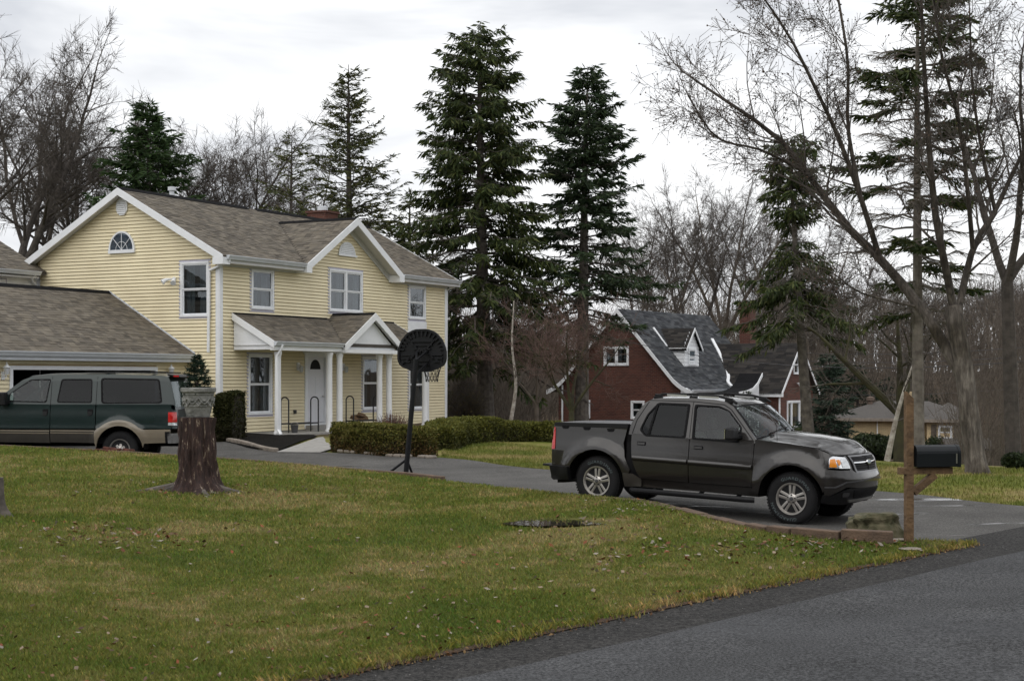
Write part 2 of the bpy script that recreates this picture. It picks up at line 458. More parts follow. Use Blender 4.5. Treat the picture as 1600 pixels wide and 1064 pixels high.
# ------------------------------------------------------------------ ground
def idw(anchors, power=3.0, eps=1.5):
    A = np.array(anchors, dtype=float)
    def f(x, y):
        x = np.atleast_1d(np.asarray(x, float)); y = np.atleast_1d(np.asarray(y, float))
        d2 = (x[:, None]-A[None, :, 0])**2 + (y[:, None]-A[None, :, 1])**2 + eps**2
        w = d2**(-power/2)
        return (w*A[None, :, 2]).sum(1)/w.sum(1)
    return f

# lawn edge beside the driveway: pixel, pixel, depth
EDGE = [(-330, 690, 34.6), (-150, 691, 34.0), (0, 697, 33.0), (195, 707, 32.0), (400, 721, 30.6), (560, 735, 29.3), (690, 751, 28.0), (800, 764, 26.0),
        (933, 777, 23.4), (1000, 783, 22.3), (1060, 797, 21.0), (1130, 815, 19.9), (1200, 830, 19.2), (1290, 840, 18.7), (1398, 846, 18.45), (1445, 843, 18.9), (1490, 847, 19.2), (1527, 851, 19.3)]
EDGE3 = [P(*e) for e in EDGE]
ROADZ = -0.10
def road_pt(px, py, z=ROADZ):
    return P(px, py, FPX*(EYE-z)/(py-HORIZON))
KERB3 = [road_pt(490, 1064), road_pt(800, 1001), road_pt(1200, 917), road_pt(1530, 850)]
d0 = (KERB3[1]-KERB3[0]).normalized()
KERB3 = [KERB3[0]-d0*26, KERB3[0]-d0*14, KERB3[0]-d0*7, KERB3[0]-d0*3] + KERB3
d1 = (KERB3[-1]-KERB3[-2]).normalized()

def resample(pts, n):
    """Catmull-Rom through pts, n points evenly spaced by length"""
    pts = [np.array(p, float) for p in pts]
    pp = [2*pts[0]-pts[1]] + pts + [2*pts[-1]-pts[-2]]
    out = []
    for i in range(1, len(pp)-2):
        a, b, c, d = pp[i-1], pp[i], pp[i+1], pp[i+2]
        for t in np.linspace(0, 1, 14, endpoint=False):
            out.append(0.5*((2*b)+(c-a)*t+(2*a-5*b+4*c-d)*t*t+(3*b-a-3*c+d)*t**3))
    out.append(pts[-1]); out = np.array(out)
    s = np.concatenate([[0], np.cumsum(np.linalg.norm(np.diff(out, axis=0), axis=1))])
    q = np.linspace(0, s[-1], n)
    return np.stack([np.interp(q, s, out[:, k]) for k in range(3)], 1)

T_ANCH = [
    (4.05, 22.2, -.138), (1.3, 23.85, .008), (5.0, 23.75, -.138), (2.26, 25.4, .008), (2.6, 24.0, -.06), (5.6, 21.3, -.20),
    (-8.7, 34.5, -.03), (-12.2, 34.5, -.03), (-8.7, 36.3, -.02), (-12.2, 36.3, -.02), (-16, 35.5, 0.0), (-10.5, 35.4, -.03), (-20, 35, 0.0),
    (-2.2, 32.3, .0), (-5, 33.5, 0.0), (0.2, 28.5, 0.0), (-1.0, 34, .0), (1.2, 31.5, .02),
    (-4.75, 37.6, .15), (-1.7, 36.6, .09), (1.1, 45.6, .10), (-1.4, 44.8, .14), (0.5, 39, .08), (3.5, 38, 0.05), (3.5, 45, -.05),
    (-8.3, 43.7, .36), (-6, 42, .34), (-2.36, 54.9, .46), (-10, 45, .36), (-4, 47, .38), (-9.6, 40.5, .22), (-13.5, 40, .15), (-16.5, 42, .1), (-17, 50, .4), (-12, 55, .5), (-8, 60, .4),
    (6.3, 26.9, -.02), (8.0, 24.3, -.06), (8.5, 28.5, .15), (7.6, 31.0, .17), (10.5, 27, .05), (12, 30, .15), (5.5, 31, .10), (9.5, 34, .05), (13, 37, -.3), (6.5, 38, -.1),
    (12, 46, -1.1), (18, 46, -1.4), (8, 60, -.95), (8, 72, -1.1), (14, 78, -1.15), (5, 75, -1.05), (20, 80, -2.5), (27, 80, -2.6), (34, 80, -2.3), (20, 60, -2.2), (27, 62, -2.3),
    (0, 62, -.4), (-2, 80, -.5), (-20, 70, .5), (-30, 60, .4), (-45, 50, .4), (-30, 90, 1.0), (0, 110, -.6), (30, 115, 0.0), (50, 90, -1), (60, 130, 4), (20, 150, 3), (-40, 140, 3), (100, 160, 8), (0, 190, 4),
    (7.5, 20.6, -.16), (6.6, 19.2, -.14), (9.5, 21.8, -.13), (5.9, 20.0, -.16), (12.5, 25, -.08), (8.3, 22.2, -.13),
    (0, 12.1, -.4), (2.6, 15.5, -.35), (-4, 7, -.4), (0, 5, -.4), (6, 12, -.4), (-10, 0, -.4), (10, 14, -.35), (0, 20, -.1), (-6, 25, -.1), (-12, 20, -.2), (-16, 28, -.1), (14, 18, -.35), (20, 24, -.25), (-4, 15, -.3),
    (20, 34, -.2), (30, 40, -.5), (26, 30, -.2),
]
TH = idw(T_ANCH, 3.4, 1.0)

# the great sheet
gx = np.unique(np.concatenate([np.arange(-40, 40.1, 0.5), np.linspace(-420, -40, 30), np.linspace(40, 420, 30)]))
gy = np.unique(np.concatenate([np.arange(-6, 62, 0.5), np.arange(62, 130, 2.0), np.linspace(130, 900, 40), np.linspace(-200, -6, 12)]))
GX, GY = np.meshgrid(gx, gy)
GZ = TH(GX.ravel(), GY.ravel()).reshape(GX.shape)
nx_, ny_ = len(gx), len(gy)
ii, jj = np.meshgrid(np.arange(nx_-1), np.arange(ny_-1))
q0 = (jj*nx_+ii).ravel()
Fq = np.stack([q0, q0+1, q0+1+nx_, q0+nx_], 1)
gme = np_mesh('ground', np.stack([GX.ravel(), GY.ravel(), GZ.ravel()], 1), Fq, smooth=True)
xx, yy = GX.ravel(), GY.ravel()
# woodland litter beyond the mown lawns, a ragged boundary in plan
lim = 47 + 3*np.sin(xx*0.21) + 2*np.sin(xx*0.53+1) - np.where(xx > 4, (xx-4)*0.72, 0) + np.where(xx < -6, 14, 0)
lim = np.where(xx > 9, np.maximum(lim, 36), lim)
litter = np.clip((yy-lim)/3.0, 0, 1)
col_attr(gme, np.stack([litter, litter*0, litter*0], 1))
ground = tag(link('ground', gme, M['ground']), kind='structure')

# lawn: a ruled sheet between road edge and drive edge
NU, NV = 260, 90
E_ = resample(EDGE3, NU); K_ = resample(KERB3, NU)
vv = np.linspace(0, 1, NV)[:, None, None]
LG = K_[None]*(1-vv) + E_[None]*vv
def vnoise(x, y, s, seed=0):
    """smooth value noise"""
    r = np.random.default_rng(seed); T = r.random((64, 64))
    x = np.asarray(x)/s; y = np.asarray(y)/s
    x0 = np.floor(x).astype(int); y0 = np.floor(y).astype(int); fx = x-x0; fy = y-y0
    fx = fx*fx*(3-2*fx); fy = fy*fy*(3-2*fy)
    g = lambda a, b: T[a % 64, b % 64]
    return (g(x0, y0)*(1-fx)+g(x0+1, y0)*fx)*(1-fy)+(g(x0, y0+1)*(1-fx)+g(x0+1, y0+1)*fx)*fy
fade = np.sin(np.pi*np.clip(vv[..., 0], 0, 1))**0.7
bumpz = (vnoise(LG[..., 0]+90, LG[..., 1]+90, 2.3, 1)-.5)*0.10 + (vnoise(LG[..., 0]+90, LG[..., 1]+90, 0.6, 2)-.5)*0.03
# the puddle lies in a shallow dip
_lb = BVHTree.FromPolygons([tuple(p) for p in LG.reshape(-1, 3)], [(j*NU+i, j*NU+i+1, (j+1)*NU+i+1, (j+1)*NU+i) for j in range(NV-1) for i in range(NU-1)])
PUD = _lb.ray_cast(Vector((0, 0, EYE)), Vector(((888-800)/FPX, 1, (HORIZON-818)/FPX)).normalized())[0]
dip = np.exp(-(((LG[..., 0]-PUD.x)/1.1)**2+((LG[..., 1]-PUD.y)/.8)**2))
bumpz = bumpz*(1-dip)
LG[..., 2] += bumpz*fade
LG[..., 2] += 0.02*(1-vv[..., 0])
LG[..., 2] -= dip*0.015
ii, jj = np.meshgrid(np.arange(NU-1), np.arange(NV-1)); q0 = (jj*NU+ii).ravel()
LV = LG.reshape(-1, 3)
LF = np.stack([q0, q0+1, q0+1+NU, q0+NU], 1)
lawn = tag(link('lawn', np_mesh('lawn', LV, LF, smooth=True), M['turf']), kind='structure')
LB = BVHTree.FromPolygons([tuple(p) for p in LV], [tuple(int(i) for i in f) for f in LF])
def lawn_at(px, py):
    h = LB.ray_cast(Vector((0, 0, EYE)), Vector(((px-800)/FPX, 1, (HORIZON-py)/FPX)).normalized())
    return h[0]
def lawn_z(x, y):
    h = LB.ray_cast(Vector((x, y, 10)), Vector((0, 0, -1)))
    return h[0].z if h[0] is not None else None

# road: shoulder strip and carriageway, both follow the lawn edge
KX = [Vector(p) for p in K_[::4]]
for i in range(1, 30): KX.append(KX[-1] + d1*(1.0 if i < 14 else 4.0))
def strip(name, a, b, dz, m, wob=0.0, n=8):
    """sheet from offset a to offset b on the road side of the kerb line"""
    V = []; k = len(KX)
    for i, p in enumerate(KX):
        d = (KX[min(i+1, k-1)]-KX[max(i-1, 0)]); d.z = 0; d.normalize(); nrm = Vector((d.y, -d.x, 0))
        w = wob*(math.sin(i*0.9)+math.sin(i*0.37+1)+0.6*math.sin(i*2.3))/2.6
        for j in range(n+1):
            t = a + (b-a)*j/n
            q = p + nrm*(t + (w if j == 0 else 0))
            crown = 0.05*math.sin(math.pi*min(max(t/7.0, 0), 1))
            V.append((q.x, q.y, ROADZ + dz + crown))
    F = [(i*(n+1)+j, i*(n+1)+j+1, (i+1)*(n+1)+j+1, (i+1)*(n+1)+j) for i in range(k-1) for j in range(n)]
    me = bpy.data.meshes.new(name); me.from_pydata(V, [], F)
    me.polygons.foreach_set('use_smooth', np.ones(len(F), dtype=bool))
    return tag(link(name, me, m), kind='structure')
strip('road_shoulder', -0.45, 1.6, 0.004, M['shoulder_asphalt'], 0.0, 6)
strip('road', 0.85, 8.0, 0.018, M['road_asphalt'], 0.03, 14)

# driveway: draped on the ground between the lawn edge and its far side
far_px = [(-330, 690, .15), (-150, 691, .16), (0, 691, .17), (345, 692, .22), (500, 707, .15), (560, 711, .12), (690, 716, .09), (700, 720, .04), (760, 724, .03), (860, 735, .02), (1000, 745, .02), (1150, 752, .01), (1370, 769, -.02), (1600, 792, -.06), (1760, 806, -.09), (1830, 826, -.14)]
FAR3 = [P(x, y, FPX*(EYE-z)/(y-HORIZON)) for x, y, z in far_px]
NEAR3 = [Vector(p) for p in EDGE3] + [P(1600, 850, 19.8)]
Fr = resample(FAR3, 150); Nr = resample([(p.x, p.y, 0) for p in NEAR3], 150)
# push the near side a little under the lawn
V = []
NVd = 40
for i in range(150):
    a = np.array([Nr[i][0], Nr[i][1]]); b = np.array([Fr[i][0], Fr[i][1]])
    a = a + (a-b)/np.linalg.norm(a-b)*0.5
    for j in range(NVd+1):
        p = a + (b-a)*j/NVd
        V.append((p[0], p[1], 0))
V = np.array(V); V[:, 2] = TH(V[:, 0], V[:, 1]) + 0.022
F = np.array([(i*(NVd+1)+j, i*(NVd+1)+j+1, (i+1)*(NVd+1)+j+1, (i+1)*(NVd+1)+j) for i in range(149) for j in range(NVd)])
drive = tag(link('driveway', np_mesh('driveway', V, F, smooth=True), M['drive_asphalt']), kind='structure')
def gz(x, y): return float(TH(x, y)[0])

# water standing in the lawn
def puddle(name, c, rx, ry, n=40, z=None, rot=0.0, seed=0):
    r = np.random.default_rng(seed); ph = r.random(5)*6.28
    V = [(0, 0, 0)]
    for k in range(n):
        t = 2*math.pi*k/n
        w = 1 + sum(0.13/(i+1)*math.sin((i+2)*t+ph[i]) for i in range(5))
        x, y = rx*w*math.cos(t), ry*w*math.sin(t)
        V.append((x*math.cos(rot)-y*math.sin(rot), x*math.sin(rot)+y*math.cos(rot), 0))
    me = bpy.data.meshes.new(name); me.from_pydata(V, [], [(0, k+1, (k+1) % n+1) for k in range(n)])
    return link(name, me, M['water'], loc=c)
m = bpy.data.materials.new('water'); N, L, b = nt(m)
b.inputs['Base Color'].default_value = (0.035, 0.032, 0.022, 1); b.inputs['Roughness'].default_value = 0.03; b.inputs['Specular IOR Level'].default_value = 0.6
g = N.new('ShaderNodeNewGeometry'); n = noise(N, L, g.outputs['Position'], 5, 3)
bp = N.new('ShaderNodeBump'); bp.inputs['Strength'].default_value = 0.05; bp.inputs['Distance'].default_value = 0.02
L.new(n.outputs['Fac'], bp.inputs['Height']); L.new(bp.outputs['Normal'], b.inputs['Normal'])
M['water'] = m
pp = lawn_at(888, 818)
tag(puddle('puddle', pp + Vector((0, 0, 0.020)), .82, .50, seed=3), kind='structure')

# grass blades on the lawn, one mass
def blades(n, seed, name):
    r = np.random.default_rng(seed)
    # rejection-sample the sheet so that near turf gets more blades per metre than far turf
    area_u = r.random(n*6)*(NU-1.001); area_v = r.random(n*6)*(NV-1.001)
    i = area_u.astype(int); j = area_v.astype(int); fu = (area_u-i)[:, None]; fv = (area_v-j)[:, None]
    p = (LG[j, i]*(1-fu)+LG[j, i+1]*fu)*(1-fv)+(LG[j+1, i]*(1-fu)+LG[j+1, i+1]*fu)*fv
    cellw = np.linalg.norm(LG[j, i+1]-LG[j, i], axis=1)*np.linalg.norm(LG[j+1, i]-LG[j, i], axis=1)
    px = 800+p[:, 0]/p[:, 1]*FPX
    ok = (px > -120) & (px < 1620) & (p[:, 1] > 7.5)
    pdx = (p[:, 0]-PUD.x)/.80; pdy = (p[:, 1]-PUD.y)/.62
    ok &= (pdx**2+pdy**2 > 1) | (r.random(len(p)) < 0.10)
    w = cellw/np.maximum(p[:, 1], 8)**1.35
    w = w/np.percentile(w[ok], 99.5)
    ok &= r.random(len(w)) < w
    p = p[ok][:n]; k = len(p)
    d = p[:, 1]
    h = r.uniform(.022, .052, k)*(1+.25*(vnoise(p[:, 0]+60, p[:, 1]+60, .7, 5)-.5))*np.clip(d/18, .85, 1.25)
    wd = r.uniform(.0022, .0045, k)*np.clip(d/11, .9, 2.6)
    a = r.uniform(0, 2*np.pi, k); ln = r.uniform(.15, .85, k)*h
    b = a + r.uniform(-1.2, 1.2, k)
    sx = np.stack([np.cos(a), np.sin(a), np.zeros(k)], 1); lx = np.stack([-np.sin(b), np.cos(b), np.zeros(k)], 1)
    up = np.array([0, 0, 1.0])
    base = p - up*.004
    V = np.stack([base-sx*wd[:, None], base+sx*wd[:, None], base+lx*(ln*.35)[:, None]+up*(h*.62)[:, None]+sx*(wd*.8)[:, None], base+lx*ln[:, None]+up*h[:, None]], 1).reshape(-1, 3)
    o = (np.arange(k)*4)[:, None]
    me = np_mesh(name, V, np.concatenate([o, o+1, o+2, o+3], 1))
    t = r.uniform(.70, 1.55, (k, 1))*np.ones((1, 3))
    straw = r.random(k) < .09
    t[straw] = t[straw]*np.array([1.6, 1.3, 1.35])
    deep = (r.random(k) < .25) & ~straw
    t[deep] *= np.array([.75, 1.05, .8])
    col_attr(me, np.repeat(t, 4, axis=0))
    return tag(link(name, me, M['blades']), 'short green and straw-coloured lawn grass between road and driveway', 'grass', kind='stuff')
blades(330000, 21, 'grass')
def far_blades(n, seed):
    # the mown strips beyond the driveway
    r = np.random.default_rng(seed); k = int(n); f = r.random(k)*(len(Fr)-2); i = f.astype(int); t = (f-i)[:, None]; a = Fr[i]*(1-t)+Fr[i+1]*t
    px = 800+a[:, 0]/a[:, 1]*FPX; dd = r.random(k)**1.3*np.where(px > 1200, 8.0, 9.5)
    p = a.copy(); p[:, 1] += dd+.02; p[:, 0] += dd*(px-800)/FPX
    p = p[(px > 690) & (px < 1680)]; k = len(p); p[:, 2] = TH(p[:, 0], p[:, 1])
    h = r.uniform(.035, .075, k); wd = r.uniform(.006, .012, k); an = r.uniform(0, 6.28, k); sx = np.stack([np.cos(an), np.sin(an), an*0], 1); lx = np.stack([-np.sin(an), np.cos(an), an*0], 1)*(h*r.uniform(.2, .9, k))[:, None]
    V = np.stack([p-sx*wd[:, None], p+sx*wd[:, None], p+lx+np.array([0, 0, 1.0])*h[:, None]], 1).reshape(-1, 3); o = (np.arange(k)*3)[:, None]
    me = np_mesh('grass', V, Ft=np.concatenate([o, o+1, o+2], 1)); col_attr(me, np.repeat(r.uniform(.7, 1.5, (k, 1))*np.ones((1, 3)), 3, axis=0)); tag(link('grass', me, M['blades']), 'mown grass strips beyond the driveway', 'grass', kind='stuff')
far_blades(110000, 23)

# fallen leaves
def leaves(n, seed):
    r = np.random.default_rng(seed)
    pts = []
    clusters = [(1030, 868, 150, 22), (1130, 858, 110, 14), (160, 835, 60, 12), (250, 840, 160, 14), (820, 960, 220, 40), (600, 1010, 200, 45), (1290, 852, 60, 8), (300, 765, 120, 8), (760, 900, 260, 60), (480, 930, 400, 100), (100, 1020, 120, 40), (1000, 800, 80, 16)]
    while len(pts) < n:
        c = clusters[r.integers(len(clusters))]
        h = lawn_at(c[0]+r.normal()*c[2], c[1]+r.normal()*c[3])
        if h is not None: pts.append(h)
    p = np.array([tuple(h) for h in pts]); k = len(p)
    s = r.uniform(.011, .034, k)*np.clip(p[:, 1]/14, .8, 1.3); a = r.uniform(0, 6.28, k)
    u = np.stack([np.cos(a), np.sin(a), r.uniform(-.5, .5, k)], 1); v = np.stack([-np.sin(a), np.cos(a), r.uniform(-.5, .7, k)], 1)
    c = p + np.array([0, 0, .028]); S = s[:, None]
    V = np.stack([c-u*S, c-v*S*.6+np.array([0, 0, .008]), c+u*S*1.1+np.array([0, 0, .012]), c+v*S*.6], 1).reshape(-1, 3)
    o = (np.arange(k)*4)[:, None]
    me = np_mesh('fallen_leaves', V, np.concatenate([o, o+1, o+2, o+3], 1))
    pal = np.array([(.28, .17, .09), (.36, .28, .20), (.20, .075, .035), (.42, .37, .31), (.16, .10, .06), (.30, .10, .04)])
    col_attr(me, np.repeat(pal[r.integers(len(pal), size=k)]*r.uniform(.45, .85, (k, 1)), 4, axis=0))
    tag(link('fallen_leaves', me, M['litter']), 'scattered brown and grey fallen leaves on the front lawn', 'leaves', kind='stuff')
leaves(1500, 5)
# dead-grass and soil fringe where the turf meets the road
def fringe():
    r = np.random.default_rng(31); k = len(KX); V = []; n = 5
    for i, p in enumerate(KX[:len(K_[::4])]):
        d = (KX[min(i+1, k-1)]-KX[max(i-1, 0)]); d.z = 0; d.normalize(); nrm = Vector((d.y, -d.x, 0)); w = .22+.10*math.sin(i*1.3)+.09*math.sin(i*.47+2)
        for j in range(n+1):
            q = p-nrm*(w*(1-j/n)-.05*j/n); z = lawn_z(q.x, q.y); V.append((q.x, q.y, (z if z is not None else ROADZ+.02)+.006*(1 if j < n else -1)))
    m_ = len(V)//(n+1); F = [(i*(n+1)+j, i*(n+1)+j+1, (i+1)*(n+1)+j+1, (i+1)*(n+1)+j) for i in range(m_-1) for j in range(n)]
    me = bpy.data.meshes.new('soil_fringe'); me.from_pydata(V, [], F); tag(link('soil_fringe', me, mat('fringe_soil', (.075, .042, .022), .95, .5, 14.0, 1.0, 50, c2=(.030, .020, .012), space='Object')), kind='structure')
    # litter and gravel lying along it
    def flakes(name, label, cat, cnt, lo, hi, sz, pal, zup, tall=.3):
        s = r.random(cnt)*(len(K_)-2); i = s.astype(int); f = (s-i)[:, None]; p = K_[i]*(1-f)+K_[i+1]*f; d = K_[i+1]-K_[i]; d[:, 2] = 0; d /= np.linalg.norm(d, axis=1, keepdims=True); nrm = np.stack([d[:, 1], -d[:, 0], d[:, 0]*0], 1)
        o = lo+(hi-lo)*r.random(cnt)[:, None]**.8; p = p+nrm*o; p = p[(p[:, 1] > 8) & (p[:, 1] < 22)]; c = len(p)
        p[:, 2] = np.array([(lawn_z(a, b) if oo < -.02 else None) or ROADZ+.012 for a, b, oo in zip(p[:, 0], p[:, 1], o[:c, 0])])+zup
        S = (sz[0]+(sz[1]-sz[0])*r.random(c)**2)[:, None]; u = r.normal(size=(c, 3)); u[:, 2] *= tall; u /= np.linalg.norm(u, axis=1, keepdims=True); v = np.cross(u, r.normal(size=(c, 3))*np.array([.3, .3, 1])); v /= np.linalg.norm(v, axis=1, keepdims=True); w = np.cross(u, v)
        V = np.stack([p-u*S, p-v*S*.7, p+u*S, p+v*S*.7, p+np.array([0, 0, 1.0])*S*.8], 1).reshape(-1, 3); o4 = (np.arange(c)*5)[:, None]
        T = np.concatenate([o4+np.array([[a, b, 4]]) for a, b in ((0, 1), (1, 2), (2, 3), (3, 0))], 0)
        me = np_mesh(name, V, Ft=T); col_attr(me, np.repeat(np.array(pal)[r.integers(len(pal), size=c)]*r.uniform(.6, 1.2, (c, 1)), 5, axis=0)); tag(link(name, me, M['litter']), label, cat, kind='stuff')
    flakes('road_litter', 'brown dead grass and needle litter along the road edge', 'litter', 7000, -.50, .16, (.006, .024), [(.15, .075, .03), (.11, .055, .022), (.20, .13, .06), (.07, .04, .02)], .010)
    flakes('gravel', 'loose dark gravel on the road shoulder', 'gravel', 9000, -.02, 1.15, (.003, .011), [(.06, .06, .06), (.11, .11, .11), (.035, .035, .035), (.17, .165, .16)], .002)
fringe()
def edge_tufts(n, seed):
    # ragged turf creeping over the road edge
    r = np.random.default_rng(seed); s = r.random(n)*(len(K_)-2); i = s.astype(int); f = (s-i)[:, None]; p = K_[i]*(1-f)+K_[i+1]*f; d = K_[i+1]-K_[i]; d[:, 2] = 0; d /= np.linalg.norm(d, axis=1, keepdims=True); nrm = np.stack([d[:, 1], -d[:, 0], d[:, 0]*0], 1)
    clump = vnoise(s*.9, s*0, 1.0, 9); p = p+nrm*(r.normal(size=n)*.06-.05+.16*(clump-.5))[:, None]; ok = (p[:, 1] > 8) & (r.random(n) < .25+clump); p = p[ok]; n = len(p); p[:, 2] = ROADZ+.015
    h = r.uniform(.03, .085, n); wd = r.uniform(.002, .0045, n)*np.clip(p[:, 1]/11, .9, 2); an = r.uniform(0, 6.28, n); sx = np.stack([np.cos(an), np.sin(an), an*0], 1); lx = np.stack([-np.sin(an), np.cos(an), an*0], 1)*(h*r.uniform(.3, 1.0, n))[:, None]; up = np.array([0, 0, 1.0])
    V = np.stack([p-sx*wd[:, None], p+sx*wd[:, None], p+lx*.4+up*(h*.6)[:, None]+sx*(wd*.7)[:, None], p+lx+up*h[:, None]], 1).reshape(-1, 3); o = (np.arange(n)*4)[:, None]
    me = np_mesh('grass', V, np.concatenate([o, o+1, o+2, o+3], 1)); t = r.uniform(.7, 1.6, (n, 1))*np.ones((1, 3)); st = r.random(n) < .4; t[st] *= np.array([1.6, 1.2, 1.2]); col_attr(me, np.repeat(t, 4, axis=0)); tag(link('grass', me, M['blades']), 'ragged grass creeping over the road edge', 'grass', kind='stuff')
edge_tufts(16000, 41)
# ------------------------------------------------------------------ building helpers
def clip_poly(poly, keep):
    """clip a convex/concave 2D polygon by half-planes (a,b,c): a*x+b*y+c >= 0"""
    for a, b, c in keep:
        out = []
        for i in range(len(poly)):
            p, q = poly[i], poly[(i+1) % len(poly)]
            dp, dq = a*p[0]+b*p[1]+c, a*q[0]+b*q[1]+c
            if dp >= 0: out.append(p)
            if (dp >= 0) != (dq >= 0):
                t = dp/(dp-dq); out.append((p[0]+(q[0]-p[0])*t, p[1]+(q[1]-p[1])*t))
        poly = out
        if len(poly) < 3: return []
    return poly

def shingles(name, parent, O, U, W, segs, slope_len, tabs=0.26, course=0.140, pal=None, seed=0, patchy=0.16):
    """overlapping shingle tabs on a sloping plane; O origin at the eave, U along the eave, W up the slope.
    segs(w) -> list of (u0,u1) intervals covered at slope distance w"""
    O, U, W = Vector(O), Vector(U).normalized(), Vector(W).normalized(); Nn = U.cross(W).normalized()
    if Nn.z < 0: Nn = -Nn
    r = random.Random(seed); V, F, C = [], [], []
    n = int(slope_len/course)+1
    for k in range(n):
        w0, w1 = k*course-0.02, min((k+1)*course+0.03, slope_len)
        if w1-w0 < 0.03: continue
        a0, a1 = segs(max(w0, 0)), segs(min(w0+course, slope_len))
        for (s0, s1), (t0, t1) in zip(a0, a1):
            u = s0 - r.random()*tabs
            while u < s1:
                du = tabs*r.uniform(.45, 1.25)
                f = lambda x, A, B, C_, D: C_+(x-A)/(B-A)*(D-C_) if B > A else C_
                x0, x1 = max(u, s0), min(u+du-0.004, s1)
                if x1-x0 > 0.02:
                    y0, y1 = min(max(x0, t0), t1), min(max(x1, t0), t1)
                    th = r.choice((0.006, 0.008, 0.013, 0.017))
                    b = len(V)
                    for (x, w, h) in ((x0, w0, th), (x1, w0, th), (y1, w1, 0.003), (y0, w1, 0.003), (x0, w0, -0.004), (x1, w0, -0.004)):
                        V.append(O+U*x+W*w+Nn*h)
                    F += [(b, b+1, b+2, b+3), (b+4, b+5, b+1, b), (b+4, b, b+3), (b+5, b+2, b+1)]
                    c = Vector(r.choice(pal))*r.uniform(1-patchy, 1+patchy)
                    C += [tuple(c)]*6
                u += du
    me = bpy.data.meshes.new(name); me.from_pydata([tuple(v) for v in V], [], F)
    col_attr(me, np.array(C))
    o = link(name, me, M['shingle'], parent); o['kind'] = 'stuff'
    return o
PAL_BROWN = [(.150, .131, .104), (.132, .115, .093), (.100, .088, .073), (.158, .139, .112), (.138, .122, .100), (.116, .103, .086)]
PAL_SLATE = [(.046, .049, .054), (.062, .066, .072), (.034, .036, .041), (.052, .056, .061), (.075, .078, .082)]
PAL_BLACK = [(.024, .022, .021), (.032, .029, .027), (.019, .018, .018), (.040, .036, .033)]

def siding(wall, plane, x0, x1, z0, z1, openings=(), clips=(), pitch=0.1016, th=0.030, name='siding_board', m='siding', out=-1):
    """lap boards; plane 'y': wall faces -y at y=0 and runs along x; plane 'x': wall faces -x at x=0 and runs along y"""
    n = int(round((z1-z0)/pitch))
    for k in range(n):
        a, b = z0+k*pitch+0.012, z0+(k+1)*pitch
        iv = [(x0, x1)]
        for (p, q, r_, s) in openings:
            if b > r_+0.02 and a < s-0.02:
                nv = []
                for (c, d) in iv:
                    if q <= c or p >= d: nv.append((c, d)); continue
                    if p > c: nv.append((c, p))
                    if q < d: nv.append((q, d))
                iv = nv
        for (c, d) in iv:
            if d-c < 0.04: continue
            poly = clip_poly([(c, a), (d, a), (d, b), (c, b)], clips)
            if len(poly) < 3: continue
            mb = MB(); kk = len(poly)
            fr = lambda z: th*(1-(z-a)/(b-a))+0.002
            if plane == 'y':
                vs = [(p[0], out*fr(p[1]), p[1]) for p in poly]+[(p[0], 0.004, p[1]) for p in poly]
            else:
                vs = [(out*fr(p[1]), p[0], p[1]) for p in poly]+[(0.004, p[0], p[1]) for p in poly]
            mb.add(vs, [tuple(range(kk)), tuple(range(kk, 2*kk))[::-1]]+[(i, (i+1) % kk, kk+(i+1) % kk, kk+i) for i in range(kk)])
            mb.build(name, M[m], wall)

class Frame2:
    """maps wall coordinates (a along, out, z) to local coordinates"""
    def __init__(s, plane, at=0.0): s.p, s.at = plane, at
    def __call__(s, a, o, z):
        return (a, s.at-o, z) if s.p == 'y' else (s.at-o, a, z)
    def box(s, mb, a0, a1, o0, o1, z0, z1):
        p, q = s(a0, o0, z0), s(a1, o1, z1)
        mb.box(min(p[0], q[0]), max(p[0], q[0]), min(p[1], q[1]), max(p[1], q[1]), z0, z1)

